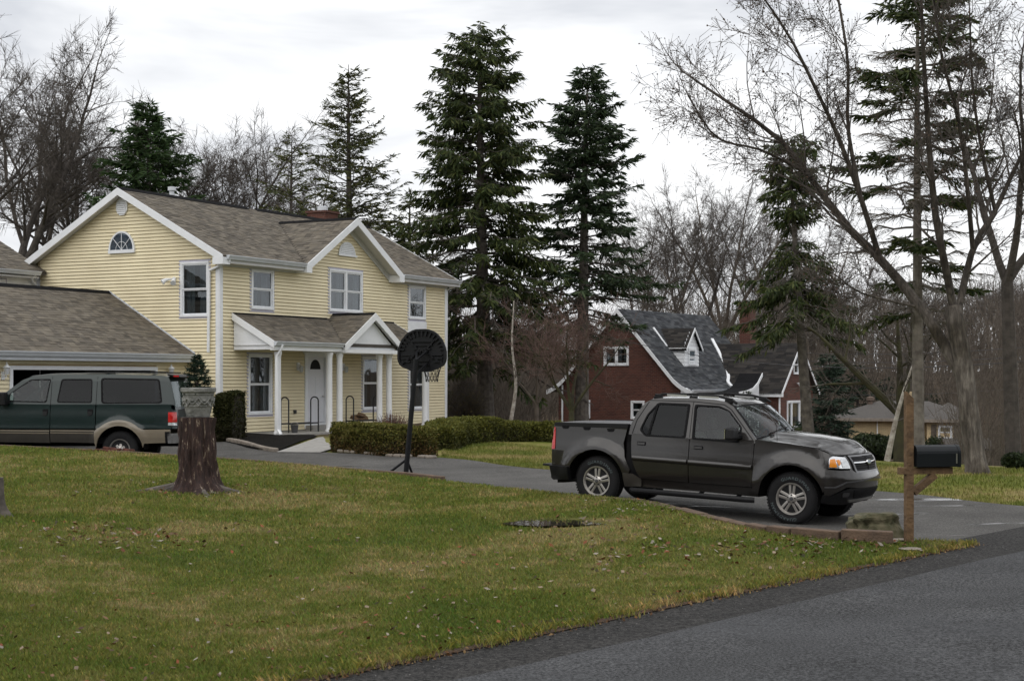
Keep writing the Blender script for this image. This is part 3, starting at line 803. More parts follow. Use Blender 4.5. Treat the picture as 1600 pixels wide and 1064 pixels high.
def window(parent, fr, a0, a1, z0, z1, kind='double', tape=0.06, curtain='sheer', trim=0.07, name='window', frame_mat='white', label=None):
    """double-hung unit: trim frame, two sashes, panes, room behind"""
    mb = MB()
    fr.box(mb, a0, a1, -.03, .045, z1-trim, z1); fr.box(mb, a0, a1, -.03, .055, z0, z0+trim)
    fr.box(mb, a0, a0+trim, -.03, .045, z0+trim, z1-trim); fr.box(mb, a1-trim, a1, -.03, .045, z0+trim, z1-trim)
    w = mb.build(name, M[frame_mat], parent, bevel=0.006)
    if label: w['label'] = label
    if tape > 0:
        mb = MB()
        fr.box(mb, a0-tape, a1+tape, -.01, .022, z1, z1+tape*.8); fr.box(mb, a0-tape, a1+tape, -.01, .022, z0-tape*1.3, z0)
        fr.box(mb, a0-tape, a0, -.01, .022, z0, z1); fr.box(mb, a1, a1+tape, -.01, .022, z0, z1)
        mb.build('flashing_tape', M['housewrap'], w)
    units = [(a0+trim, a1-trim)]
    if kind in ('twin', 'slider'):
        mid = (a0+a1)/2; mb = MB(); fr.box(mb, mid-.045, mid+.045, -.03, .043, z0+trim, z1-trim); mb.build('mullion', M[frame_mat], w)
        units = [(a0+trim, mid-.045), (mid+.045, a1-trim)]
    if kind == 'triple':
        L_ = a1-a0-2*trim; x = a0+trim; units = []
        for t in (.25, .75):
            q = a0+trim+L_*t; mb = MB(); fr.box(mb, q-.03, q+.03, -.03, .043, z0+trim, z1-trim); mb.build('mullion', M[frame_mat], w)
            units.append((x, q-.03)); x = q+.03
        units.append((x, a1-trim))
    zm = (z0+z1)/2
    for (c, d) in units:
        rows = [(z0+trim, zm), (zm, z1-trim)] if kind in ('double', 'twin') else [(z0+trim, z1-trim)]
        for i, (e, f) in enumerate(rows):
            s = .034; o0 = -.02 if i == 0 else 0.0
            mb = MB()
            fr.box(mb, c, d, o0-.02, o0+.025, f-s, f); fr.box(mb, c, d, o0-.02, o0+.025, e, e+s)
            fr.box(mb, c, c+s, o0-.02, o0+.025, e+s, f-s); fr.box(mb, d-s, d, o0-.02, o0+.025, e+s, f-s)
            mb.build('sash', M[frame_mat], w)
            mb = MB(); fr.box(mb, c+s, d-s, o0-.004, o0+.002, e+s, f-s); mb.build('pane', M['pane'], w)
        if curtain == 'sheer':
            mb = MB(); n = 26; ins = .02
            for k in range(n):
                A, B = c+ins+(d-c-2*ins)*k/n, c+ins+(d-c-2*ins)*(k+1)/n
                oo = lambda q: -.11+.022*math.sin(q*52)+.012*math.sin(q*23+1)
                gap = abs((A+B)/2-(c+d)/2) < (d-c)*.12 
                if gap: continue
                mb.add([fr(A, oo(A), z0+.05), fr(B, oo(B), z0+.05), fr(B, oo(B), z1-.06), fr(A, oo(A), z1-.06)], [(0, 1, 2, 3)])
            mb.build('curtain', M['curtain'], w)
    mb = MB()   # shallow dark room behind the glass
    fr.box(mb, a0+.02, a1-.02, -.62, -.6, z0, z1)
    for (p, q, r_, s_) in ((a0+.02, a0+.03, z0, z1), (a1-.03, a1-.02, z0, z1)): fr.box(mb, p, q, -.6, -.03, r_, s_)
    fr.box(mb, a0+.03, a1-.03, -.6, -.03, z0, z0+.01); fr.box(mb, a0+.03, a1-.03, -.6, -.03, z1-.01, z1)
    mb.build('reveal', M['room'], w)
    return w

# ------------------------------------------------------------------ yellow house
HO = (-8.321, 43.7, 0.0)
house = thing('house', 'two-storey pale yellow clapboard house with brown shingle roof and white porch', 'house', HO, R(62))
HL, HW, HB, HT = 12.7, 7.0, 0.40, 5.30
FY, FX = Frame2('y'), Frame2('x')
RID, EAVE = 7.55, 5.44                       # ridge and eave heights of the roof surface
sl = (RID-EAVE)/(HW/2+.38)                   # pitch
# openings (along, along, z, z)
fo = {'UL': (1.43, 2.50, 4.01, 5.20), 'UC': (5.40, 7.28, 4.09, 5.44), 'UR': (10.14, 11.24, 4.01, 5.17),
      'LL': (1.29, 2.42, .91, 2.70), 'DOOR': (4.10, 5.30, .42, 2.78), 'LM': (7.29, 8.42, .94, 2.70), 'LR': (10.14, 11.24, .90, 2.62)}
go = {'win': (.36, 1.40, 3.74, 5.33)}
# wall masses (shell a little inside the boards), hollow where windows look in
def wall_shell(parent, fr, a0, a1, z0, z1, ops, top=None):
    """backing wall cut into blocks round its openings"""
    mb = MB()
    cuts = sorted({a0, a1} | {x for o in ops for x in o[:2]})
    for c, d in zip(cuts[:-1], cuts[1:]):
        zz = [(z0, z1)]
        for o in ops:
            if o[0] <= c+1e-6 and o[1] >= d-1e-6:
                nz = []
                for (e, f) in zz:
                    if o[2] > e: nz.append((e, min(f, o[2])))
                    if o[3] < f: nz.append((max(e, o[3]), f))
                zz = nz
        for (e, f) in zz: fr.box(mb, c, d, -.14, -.001, e, f)
    return mb
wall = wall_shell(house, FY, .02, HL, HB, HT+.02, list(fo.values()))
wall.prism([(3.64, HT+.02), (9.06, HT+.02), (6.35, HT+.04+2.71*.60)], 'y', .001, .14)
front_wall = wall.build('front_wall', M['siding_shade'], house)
ts = .60
# below the eaves: whole width; above: only inside the cross gable
siding(front_wall, 'y', .13, HL-.12, HB, 5.18, list(fo.values()))
siding(front_wall, 'y', 3.5, 9.2, 5.18, 6.95, [fo['UC']], [(ts, -1, 5.42-ts*3.76), (-ts, -1, 5.42+ts*8.94)])
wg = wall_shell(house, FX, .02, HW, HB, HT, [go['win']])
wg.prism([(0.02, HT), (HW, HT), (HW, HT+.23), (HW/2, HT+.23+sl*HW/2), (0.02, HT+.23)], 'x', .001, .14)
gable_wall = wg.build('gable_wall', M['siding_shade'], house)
gl = 4.56-.588*4.12            # garage roof line on this wall: z = gl + .588*t up to t=4.12
siding(gable_wall, 'x', .13, HW-.10, HB, 7.45, [go['win']], [(sl, -1, HT+.24), (-sl, -1, HT+.24+sl*HW)])
# hidden walls
mb = MB(); mb.box(HL-.15, HL, .15, HW, HB, HT); mb.box(.15, HL-.15, HW-.15, HW, HB, HT)
mb.prism([(0.15, HT), (HW, HT), (HW/2, HT+sl*HW/2)], 'x', HL-.15, HL-.01)
mb.build('rear_wall', M['siding'], house)
mb = MB(); mb.box(-.03, HL+.02, -.03, HW, -.3, HB-.003); mb.build('foundation', M['concrete'], house)
# corner boards
for nm, b in (('corner_board', (-.028, .12, -.028, .0, HB, 5.17)), ('corner_board', (-.0285, .0, .001, .12, HB, 5.17)), ('corner_board', (HL-.12, HL+.028, -.028, .02, HB, 5.17)), ('corner_board', (-.028, .0, HW-.11, HW+.03, HB, 5.30))):
    mb = MB(); mb.box(*b); mb.build(nm, M['white'], house)
# frieze boards under the eaves
for (a, b) in ((.0, 3.72), (8.98, HL+.03)):
    mb = MB(); mb.box(a, b, -.045, -.002, 5.18, 5.36); mb.build('frieze_board', M['soffit'], house)

# main roof ---------------------------------------------------------------
OV = .38; RK = .32
def slope_prism(mb, x0, x1, y0, z0, y1, z1, th=.10):
    mb.hexa([(x0,y0,z0-th),(x1,y0,z0-th),(x1,y1,z1-th),(x0,y1,z1-th),(x0,y0,z0),(x1,y0,z0),(x1,y1,z1),(x0,y1,z1)])
mb = MB()
YI = .16; ZI = EAVE+sl*(YI+OV)
slope_prism(mb, -RK, HL+RK, YI, ZI, HW/2, RID); slope_prism(mb, -RK, 3.64, -OV, EAVE, YI, ZI); slope_prism(mb, 9.06, HL+RK, -OV, EAVE, YI, ZI); slope_prism(mb, -RK, HL+RK, HW+OV, EAVE, HW/2, RID)
roof = mb.build('roof', M['underlay'], house)
SLEN = math.hypot(HW/2+OV, RID-EAVE)
CG0, CG1, CGM = 3.62, 9.08, 6.35; CGZ = 7.08; CGE = 5.44; csl = (CGZ-CGE)/((CG1-CG0)/2)
def main_segs(w):
    z = EAVE+(RID-EAVE)*w/SLEN+.01
    h = max((CGZ-z)/csl, 0)
    if h <= 0: return [(-RK, CGM), (CGM, HL+RK)]
    return [(-RK, CGM-h), (CGM+h, HL+RK)]
shingles('shingles', house, (0, -OV, EAVE), (1, 0, 0), (0, HW/2+OV, RID-EAVE), main_segs, SLEN, pal=PAL_BROWN, seed=2)
shingles('shingles', house, (0, HW+OV, EAVE), (1, 0, 0), (0, -(HW/2+OV), RID-EAVE), lambda w: [(-RK, HL+RK)], SLEN, pal=PAL_BROWN, seed=3, tabs=.6)
# cross gable roof: two slopes running back into the main roof
CF = -.45                                      # front overhang of the cross gable
def tback(z): return (z-EAVE)/(RID-EAVE)*(HW/2+OV)-OV
mb = MB()
for x0 in (CG0, CG1):
    p = [(x0, CF, CGE), (CGM, CF, CGZ), (CGM, tback(CGZ)+.1, CGZ), (x0, tback(CGE)+.02, CGE)]
    q = [(a, b, c-.09) for a, b, c in p]
    mb.hexa(q+p)
mb.build('gable_roof', M['underlay'], house)
for sgn, x0, sd in ((1, CG0, 5), (-1, CG1, 6)):
    Wv = Vector((CGM-x0, 0, CGZ-CGE)); ln = Wv.length
    def sg(w, ln=ln): return [(CF, tback(CGE+(CGZ-CGE)*w/ln)+.05)]
    shingles('shingles', house, (x0, 0, CGE), (0, 1, 0), Wv, sg, ln, pal=PAL_BROWN, seed=sd)
# ridge vents
mb = MB(); mb.prism([(HW/2-.13, RID-.045), (HW/2, RID+.055), (HW/2+.13, RID-.045)], 'x', -RK, 5.75); mb.build('ridge_cap', M['ridge_cap'], house)
mb = MB(); mb.prism([(HW/2-.13, RID-.045), (HW/2, RID+.055), (HW/2+.13, RID-.045)], 'x', 6.2, HL+RK); mb.build('ridge_cap', M['ridge_cap'], house)
mb = MB(); mb.prism([(CGM-.11, CGZ-.04), (CGM, CGZ+.045), (CGM+.11, CGZ-.04)], 'y', CF+.03, tback(CGZ)-.02); mb.build('ridge_cap', M['ridge_cap'], house)
# rake boards (fascia) and soffits
def rake(name, plane, at0, at1, a0, z0, a1, z1, w=.22, m='white', drop=.0):
    """sloping board between (a0,z0) and (a1,z1), top edge on the line"""
    mb = MB(); mb.prism([(a0, z0-drop), (a1, z1-drop), (a1, z1-w), (a0, z0-w)], plane, at0, at1); return mb.build(name, M[m], house)
for y0 in (-OV, HW+OV):
    rake('rake_board', 'x', -RK-.03, -RK+.0, y0, EAVE+.02, HW/2, RID+.02)
    rake('rake_board', 'x', HL+RK, HL+RK+.03, y0, EAVE+.02, HW/2, RID+.02)
    rake('soffit', 'x', -RK, -.03, y0, EAVE-.11, HW/2, RID-.11, .03, 'soffit')
for x0 in (CG0, CG1):
    rake('rake_board', 'y', CF-.03, CF, x0, CGE+.02, CGM, CGZ+.02, .24)
    rake('soffit', 'y', CF, -.03, x0, CGE-.10, CGM, CGZ-.10, .03, 'soffit')
    sg_ = 1 if x0 == CG0 else -1
    rake('frieze_board', 'y', -.05, -.026, x0+sg_*.16, CGE-.13+.16*csl, CGM, CGZ-.13, .20, 'soffit')
# eave returns
for (a, b) in ((CG0-.06, CG0+.22), (CG1-.22, CG1+.06)):
    mb = MB(); mb.box(a, b, CF-.034, -.03, CGE-.25, CGE-.02); mb.build('eave_return', M['white'], house)
for y0, y1 in ((-OV-.02, -.03), (HW+.03, HW+OV+.02)):
    mb = MB(); mb.box(-RK-.034, -.03, y0, y1, EAVE-.24, EAVE-.04); mb.build('eave_return', M['white'], house)
# box soffit + gutters + downspouts on the front
def gutter(parent, p0, p1, out, name='gutter'):
    """K-style gutter from p0 to p1, profile pointing along out"""
    p0, p1, o = Vector(p0), Vector(p1), Vector(out); prof = [(0, 0), (0, -.12), (.07, -.12), (.10, -.06), (.13, -.02), (.13, 0), (.12, 0), (.115, -.02), (.085, -.06), (.062, -.105), (.012, -.105), (.012, 0)]
    mb = MB(); n = len(prof)
    vs = [p0+o*a+Vector((0, 0, b)) for a, b in prof]+[p1+o*a+Vector((0, 0, b)) for a, b in prof]
    mb.add(vs, [(i, (i+1) % n, n+(i+1) % n, n+i) for i in range(n)]+[(0, 1, 2, 3, 4, 5), (n+5, n+4, n+3, n+2, n+1, n)])
    return mb.build(name, M['gutter'], parent)
for (a, b) in ((-.18, CG0-.06), (CG1+.06, HL+RK-.02)):
    gutter(house, (a, -OV-.005, EAVE+.02), (b, -OV-.005, EAVE+.02), (0, -1, 0))
    mb = MB(); mb.box(max(a, -.02), b, -OV, -.05, EAVE-.20, EAVE-.16); mb.build('soffit', M['soffit'], house)
    mb = MB(); mb.box(max(a, -.02), b, -OV-.003, -OV+.02, EAVE-.20, EAVE-.09); mb.build('fascia', M['soffit'], house)
def downspout(parent, pts, name='downspout', m='white', w=.075):
    mb = MB()
    for p, q in zip(pts[:-1], pts[1:]): mb.bar(p, q, w, w*.75)
    return mb.build(name, M[m], parent, bevel=.008)
downspout(house, [(-.06, -.42, EAVE-.09), (-.08, -.40, 5.28), (-.09, .30, 5.05), (-.09, .33, 2.72)])
downspout(house, [(HL+.22, -.42, EAVE-.09), (HL+.22, -.38, 5.32), (HL+.08, .02, 5.12), (HL+.08, .05, .5)])

# windows and doors
window(house, FY, *fo['UL']); window(house, FY, *fo['UC'], kind='twin', label='wide twin window under the front gable'); window(house, FY, *fo['UR'], curtain=None)
window(house, FY, *fo['LL']); window(house, FY, *fo['LM']); window(house, FY, *fo['LR'])
window(house, FX, *go['win'])
mb = MB(); mb.box(10.08, 11.30, -.042, -.003, 3.52, 3.94); mb.build('infill_panel', M['white'], house)
mb = MB(); mb.box(10.08, 11.30, -.042, -.003, 2.70, 3.518); mb.build('infill_panel', M['white'], house)
mb = MB(); mb.box(11.10, 11.46, -.045, -.003, HB, 2.69); mb.build('pilaster', M['white_col'], house)
# front door
x0, x1, z0, z1 = fo['DOOR']
mb = MB(); mb.box(x0-.02, x0+.13, -.05, .1, z0, z1); mb.box(x1-.13, x1+.02, -.05, .1, z0, z1); mb.box(x0+.13, x1-.13, -.05, .1, z1-.14, z1); mb.box(x0+.13, x1-.13, -.05, .1, z0, z0+.17)
dr = mb.build('door', M['white'], house)
mb = MB(); mb.box(x0+.13, x1-.13, .02, .06, z0+.19, z1-.14); mb.build('door_leaf', M['door'], dr)
for (a, b, c, d) in ((.22, .53, .32, .95), (.60, .91, .32, .95), (.22, .53, 1.05, 1.62), (.60, .91, 1.05, 1.62)):
    mb = MB(); mb.box(x0+a+.0, x0+b, .012, .03, z0+c, z0+d); mb.build('door_panel', M['door'], dr, bevel=.008)
def halfround(mb, cx, cz, rx, rz, y0, y1, n=14):
    mb.prism([(cx+rx*math.cos(math.pi*k/n), cz+rz*math.sin(math.pi*k/n)) for k in range(n+1)], 'y', y0, y1)
mb = MB(); halfround(mb, (x0+x1)/2, z1-.52, .27, .30, .008, .022); mb.build('fanlight', M['dark'], dr)
mb = MB(); mb.tube([(x1-.22, .02, 1.42), (x1-.22, -.05, 1.42)], [.018, .03], 8); mb.build('handle', M['steel'], dr)
mb = MB(); mb.box(x0, x1, -.32, -.05, HB-.05, HB+.13); mb.build('door_step', M['concrete'], house)
# vents and small window
mb = MB(); n = 14
mb.prism([(6.38+.47*math.cos(math.pi*k/n), 5.93+.42*math.sin(math.pi*k/n)) for k in range(n+1)], 'y', -.055, -.02)
gv = mb.build('gable_vent', M['white'], house)
for k in range(6):
    z = 5.98+k*.055; w = .40*math.sqrt(max(0, 1-((z-5.93)/.40)**2))
    mb = MB(); mb.prism([(-.08, z), (-.056, z+.036), (-.056, z)], 'x', 6.38-w, 6.38+w); mb.build('louvre', M['white'], gv)
mb = MB(); mb.box(5.86, 6.90, -.085, -.02, 5.885, 5.945); mb.build('sill', M['white'], gv)
mb = MB(); mb.prism([(3.6+.23*math.cos(math.pi*(k+.5)/4), 7.14-.10+.27*math.sin(math.pi*(k+.5)/4)) for k in range(8)], 'x', -.06, -.018)
ov = mb.build('gable_vent', M['white'], house)
for k in range(7):
    z = 6.84+k*.058; mb = MB(); mb.prism([(-.082, z), (-.061, z+.038), (-.061, z)], 'y', 3.44, 3.76)
    mb.build('louvre', M['white'], ov)
# half-round gable window
n = 18; cz, cy, rr, rh = 5.72, 3.60, .50, .60
mb = MB()
arc = [(cy+rr*math.cos(math.pi*k/n), cz+rh*math.sin(math.pi*k/n)) for k in range(n+1)]
arci = [(cy+(rr-.06)*math.cos(math.pi*k/n), cz+.05+(rh-.10)*math.sin(math.pi*k/n)) for k in range(n+1)]
for k in range(n):
    for (o0, o1) in ((-.075, -.015),):
        a, b, c, d = arc[k], arc[k+1], arci[k+1], arci[k]
        mb.hexa([(o0, *a), (o0, *b), (o0, *c), (o0, *d), (o1, *a), (o1, *b), (o1, *c), (o1, *d)])
mb.box(-.085, -.015, cy-rr, cy+rr, cz-.05, cz+.05)
hw = mb.build('window', M['white'], house); hw['label'] = 'half-round window with radiating bars in the gable'
mb = MB(); mb.prism(arci, 'x', -.055, -.050); mb.build('pane', M['pane'], hw)
mb = MB(); mb.prism(arci, 'x', -.046, -.042); mb.build('blind', mat('window_film', (.36, .39, .47), .6, .1, 6.0), hw)
for t in (.25, .5, .75):
    mb = MB(); mb.bar((-.062, cy, cz+.05), (-.062, cy+(rr-.05)*math.cos(math.pi*t), cz+(rh-.06)*math.sin(math.pi*t)), .014); mb.build('glazing_bar', M['white'], hw)
mb = MB(); mb.tube([(-.062, cy+.22*math.cos(math.pi*k/10), cz+.05+.24*math.sin(math.pi*k/10)) for k in range(11)], .007, 5); mb.build('glazing_bar', M['white'], hw)

# porch --------------------------------------------------------------------
PS0, PS1, PT = .55, 9.15, -1.5                # roof extent and front eave line
PZ0, PZ1 = 3.02, 3.84
mb = MB(); mb.box(.45, 9.3, -1.62, -.03, -.1, HB-.02); mb.build('porch_floor', M['concrete'], house)
mb = MB(); slope_prism(mb, PS0, PS1, PT, PZ0, -.02, PZ1, .08); mb.build('porch_roof', M['underlay'], house)
PGM, PG0, PG1, PGZ, PGE, PGF = 5.60, 3.93, 7.24, 3.99, 2.99, -1.62
psl = (PGZ-PGE)/((PG1-PG0)/2)
PSL = math.hypot(1.48, PZ1-PZ0)
def psegs(w):
    z = PZ0+(PZ1-PZ0)*w/PSL+.01; h = max((PGZ-z)/psl, 0); return [(PS0, PGM-h), (PGM+h, PS1)]
shingles('shingles', house, (0, PT, PZ0), (1, 0, 0), (0, 1.48, PZ1-PZ0), psegs, PSL, pal=PAL_BROWN, seed=12)
mb = MB()
for x0 in (PG0, PG1):
    p = [(x0, PGF, PGE), (PGM, PGF, PGZ), (PGM, -.02, PGZ), (x0, -.02, PGE)]
    mb.hexa([(a, b, c-.07) for a, b, c in p]+p)
mb.build('porch_gable_roof', M['underlay'], house)
for x0, sd in ((PG0, 14), (PG1, 15)):
    Wv = Vector((PGM-x0, 0, PGZ-PGE)); ln = Wv.length
    shingles('shingles', house, (x0, 0, PGE), (0, 1, 0), Wv, lambda w, ln=ln: [(PGF, min(-.02, max(PGF+.05, PT+(PGE+(PGZ-PGE)*w/ln-PZ0)/(PZ1-PZ0)*1.48+.06)))], ln, pal=PAL_BROWN, seed=sd)
mb = MB(); mb.prism([(PGM-.09, PGZ-.03), (PGM, PGZ+.04), (PGM+.09, PGZ-.03)], 'y', PGF+.02, -.02); mb.build('ridge_cap', M['ridge_cap'], house)
for (a, b) in ((PS0, PGM-.35), (PGM+.35, PS1)):
    mb = MB(); mb.box(a, b, -.06, -.021, PZ1-.02, PZ1+.035); mb.build('flashing', M['ridge_cap'], house)
for x0 in (PG0, PG1):
    rake('rake_board', 'y', PGF-.03, PGF, x0, PGE+.02, PGM, PGZ+.02, .22, 'white_col')
    rake('soffit', 'y', PGF, PGF+.18, x0, PGE-.085, PGM, PGZ-.085, .03, 'white_col')
mb = MB(); mb.prism([(PG0+.2, PGE-.12), (PG1-.2, PGE-.12), (PGM, PGZ-.16)], 'y', PGF+.16, PGF+.19); mb.build('pediment', M['white'], house)
mb = MB(); mb.box(PG0+.02, PG1-.02, PGF-.005, -.05, PGE-.24, PGE-.13); mb.build('beam', M['white_col'], house)
rake('rake_board', 'x', PS0-.03, PS0, PT-.02, PZ0+.02, -.02, PZ1+.02, .20, 'white_col')
rake('rake_board', 'x', PS1, PS1+.03, PT-.02, PZ0+.02, -.02, PZ1+.02, .20, 'white_col')
for xx_ in (PS0+.06, PS1-.08):
    mb = MB(); mb.prism([(PT+.05, PZ0-.22), (-.03, PZ0-.22), (-.03, PZ1-.15), (PT+.05, PZ0-.10)], 'x', xx_, xx_+.02); mb.build('side_panel', M['white'], house)
mb = MB(); mb.box(PS0+.03, PG0, PT-.004, PT+.16, PZ0-.24, PZ0-.03); mb.build('beam', M['white_col'], house)
mb = MB(); mb.box(PG1, PS1-.02, PT-.004, PT+.16, PZ0-.24, PZ0-.03); mb.build('beam', M['white_col'], house)
mb = MB(); mb.box(PS0+.03, PS1-.03, PT+.17, -.05, PZ0-.10, PZ0-.08); mb.build('porch_ceiling', M['soffit'], house)
gutter(house, (PS0-.02, PT-.008, PZ0+.01), (PG0-.03, PT-.008, PZ0+.01), (0, -1, 0))
gutter(house, (PG1+.03, PT-.008, PZ0+.01), (PS1+.02, PT-.008, PZ0+.01), (0, -1, 0))
for sx in (.92, 3.48, 4.02, 6.24, 6.80, 9.0):
    mb = MB(); mb.lathe([(.125, 0), (.125, .05), (.10, .08), (.094, .14), (.088, 2.2), (.10, 2.26), (.115, 2.30), (.115, 2.37)], 20, (sx, -1.36, HB-.02)); mb.build('column', M['white_col'], house, smooth=True)
downspout(house, [(.80, -1.62, PZ0-.09), (.78, -1.58, PZ0-.22), (.74, -1.45, PZ0-.42), (.76, -1.48, HB+.12), (.70, -1.62, HB-.02)], m='white_col')
# porch lights and outlet
for lx in (3.72, 6.15):
    mb = MB(); mb.box(lx-.06, lx+.06, -.06, -.018, 2.22, 2.46); mb.tube([(lx, -.06, 2.36), (lx, -.14, 2.40), (lx, -.16, 2.34)], .012, 6)
    lt = mb.build('wall_light', M['white'], house); mb = MB(); mb.lathe([(.03, .02), (.07, -.02), (.06, -.16), (.03, -.18)], 10, (lx, -.16, 2.34)); mb.build('lamp_shade', M['lamp_glass'], lt)
mb = MB(); mb.box(3.50, 3.62, -.06, -.018, .90, 1.02); mb.build('outlet_box', M['iron'], house)
# flood light on the gable
mb = MB(); mb.lathe([(.06, 0), (.06, .04)], 10, (-.06, 1.62, 4.85), 'x')
fl = mb.build('flood_light', M['white'], house)
for (dy, dz) in ((.13, -.02), (-.12, -.04)):
    mb = MB(); a = Vector((-.07, 1.62+dy*.3, 4.86)); b = Vector((-.22, 1.62+dy*1.1, 4.84+dz)); c = b+(b-a).normalized()*.12+Vector((0, 0, -.05))
    mb.tube([a, b, c], [.018, .05, .085], 10); mb.build('lamp_head', M['white'], fl, smooth=True)
mb = MB(); mb.lathe([(.075, 0), (.075, .40), (.12, .41), (.12, .52), (.07, .53)], 14, (2.35, HW/2+.25, RID-.18)); mb.build('vent_pipe', M['gutter'], house, smooth=True)
def uv_box(o):
    """metre-scaled box UVs for brick surfaces"""
    me = o.data; uv = me.uv_layers.new(name='UVMap')
    for p in me.polygons:
        n = p.normal
        for li in p.loop_indices:
            c = me.vertices[me.loops[li].vertex_index].co
            if abs(n.z) > .7: uv.data[li].uv = (c.x, c.y)
            elif abs(n.x) > abs(n.y): uv.data[li].uv = (c.y, c.z)
            else: uv.data[li].uv = (c.x, c.z)
mb = MB(); mb.box(10.8, 11.6, 3.9, 4.7, 6.6, 7.93); ch = mb.build('chimney', M['red_brick'], house); uv_box(ch)
mb = MB(); mb.box(10.75, 11.65, 3.85, 4.75, 7.93, 8.0); mb.build('chimney_cap', M['red_brick'], ch); uv_box(ch.children[0])
mb = MB(); mb.lathe([(.19, 0), (.19, .17), (.16, .19)], 14, (11.2, 4.3, 8.0)); mb.build('flue', M['gutter'], ch)
# utility box at the far corner
mb = MB(); mb.box(HL+.05, HL+.35, .35, .6, 1.25, 2.0); mb.build('meter_box', M['gutter'], house)

# garage wing --------------------------------------------------------------
GT, GR, GRZ, GEZ, GTE = 1.15, 4.12, 4.53, 2.66, .86
GS0 = -8.6
gops = [(-6.70, -1.44, -.2, 2.20)]
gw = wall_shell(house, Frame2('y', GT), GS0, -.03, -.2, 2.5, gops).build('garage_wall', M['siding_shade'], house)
for c_ in ((GS0, -6.80), (-1.34, -.03)):
    pass
gx_wall = bpy.data.objects.new('garage_siding', None)
COL.objects.link(gx_wall); gx_wall.parent = house; gx_wall.location = (0, GT, 0)
siding(gx_wall, 'y', GS0, -.03, .0, 2.46, [(-6.80, -1.34, -.2, 2.30)])
mb = MB(); mb.box(-6.80, -6.70, GT-.05, GT+.1, -.1, 2.2); mb.box(-1.44, -1.34, GT-.05, GT+.1, -.1, 2.2); mb.box(-6.80, -1.34, GT-.05, GT+.1, 2.2, 2.30); mb.build('garage_door_frame', M['white'], house)
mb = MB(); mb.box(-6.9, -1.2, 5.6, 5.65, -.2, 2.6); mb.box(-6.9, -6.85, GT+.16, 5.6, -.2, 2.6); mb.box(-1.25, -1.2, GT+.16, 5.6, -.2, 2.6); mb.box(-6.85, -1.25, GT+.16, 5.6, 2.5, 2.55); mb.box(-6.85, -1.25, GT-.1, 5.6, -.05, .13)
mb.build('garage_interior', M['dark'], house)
mb = MB(); mb.tube([(-5.5, GT+.25, 2.2), (-5.5, GT+.25, 1.2)], .006, 5); mb.build('door_cord', M['white'], house)
mb = MB(); slope_prism(mb, GS0-.3, -.012, GTE, GEZ, GR, GRZ, .09); slope_prism(mb, GS0-.3, -.012, 2*GR-GTE, GEZ, GR, GRZ, .09); mb.build('garage_roof', M['underlay'], house)
GSL = math.hypot(GR-GTE, GRZ-GEZ)
shingles('shingles', house, (0, GTE, GEZ), (1, 0, 0), (0, GR-GTE, GRZ-GEZ), lambda w: [(GS0-.3, -.02)], GSL, pal=PAL_BROWN, seed=22)
mb = MB(); mb.prism([(GR-.12, GRZ-.05), (GR, GRZ+.05), (GR+.12, GRZ-.05)], 'x', GS0-.3, -.03); mb.build('ridge_cap', M['ridge_cap'], house)
rake('flashing', 'x', -.035, -.02, GTE, GEZ+.06, GR, GRZ+.06, .05, 'gutter')
gutter(house, (GS0-.3, GTE-.008, GEZ+.0), (-.02, GTE-.008, GEZ+.0), (0, -1, 0))
mb = MB(); mb.box(GS0-.3, -.02, GTE-.003, GTE+.02, GEZ-.22, GEZ-.10); mb.build('fascia', M['gutter'], house)
mb = MB(); mb.box(GS0-.3, -.02, GTE+.02, GT-.02, GEZ-.22, GEZ-.19); mb.build('soffit', M['soffit'], house)
mb = MB(); mb.box(GS0, -.03, 2*GR-GT, 2*GR-GT+.1, -.2, 2.5); mb.prism([(GT+.15, -.2), (2*GR-GT, -.2), (2*GR-GT, 2.5), (GR, GRZ-.12), (GT+.15, 2.5)], 'x', GS0, GS0+.1); mb.build('garage_rear_wall', M['siding'], house)
for lx in (-7.02, -.90):
    mb = MB(); mb.box(lx-.05, lx+.05, GT-.05, GT-.018, 1.95, 2.15); mb.tube([(lx, GT-.05, 2.05), (lx, GT-.14, 2.0), (lx, GT-.16, 2.08)], .012, 6); lt = mb.build('wall_light', M['white'], house)
    mb = MB(); mb.lathe([(.05, 0), (.075, .16), (.07, .17)], 8, (lx, GT-.16, 2.08)); mb.build('lamp_shade', M['lamp_glass'], lt)
    mb = MB(); mb.lathe([(.10, .17), (.02, .25), (.012, .31)], 8, (lx, GT-.16, 2.08)); mb.build('lamp_cap', M['white'], lt)
# rear wing seen over the garage roof --------------------------------------
RW0 = -7.5
mb = MB(); mb.box(RW0, -.02, HW-.02, HW+6, HB, 5.12); rw = mb.build('rear_wing_wall', M['white'], house)
fw = Frame2('y', HW-.02)
window(house, fw, -2.6, -1.35, 3.6, 4.92, curtain=None)
mb = MB(); slope_prism(mb, RW0-.3, -.05, HW-.40, 5.22, HW+3, 7.0); slope_prism(mb, RW0-.3, -.05, HW+6.4, 5.22, HW+3, 7.0)
mb.build('rear_wing_roof', M['underlay'], house)
ln = math.hypot(3.4, 1.78)
shingles('shingles', house, (0, HW-.40, 5.22), (1, 0, 0), (0, 3.4, 1.78), lambda w: [(RW0-.3, -.06)], ln, pal=PAL_BROWN, seed=31)
gutter(house, (RW0-.3, HW-.408, 5.2), (-.36, HW-.408, 5.2), (0, -1, 0))
mb = MB(); mb.box(RW0-.3, -.36, HW-.41, HW-.03, 5.0, 5.04); mb.build('soffit', M['soffit'], house)
mb = MB(); mb.prism([(HW+2.88, 6.96), (HW+3, 7.06), (HW+3.12, 6.96)], 'x', RW0-.3, -.05); mb.build('ridge_cap', M['ridge_cap'], house)
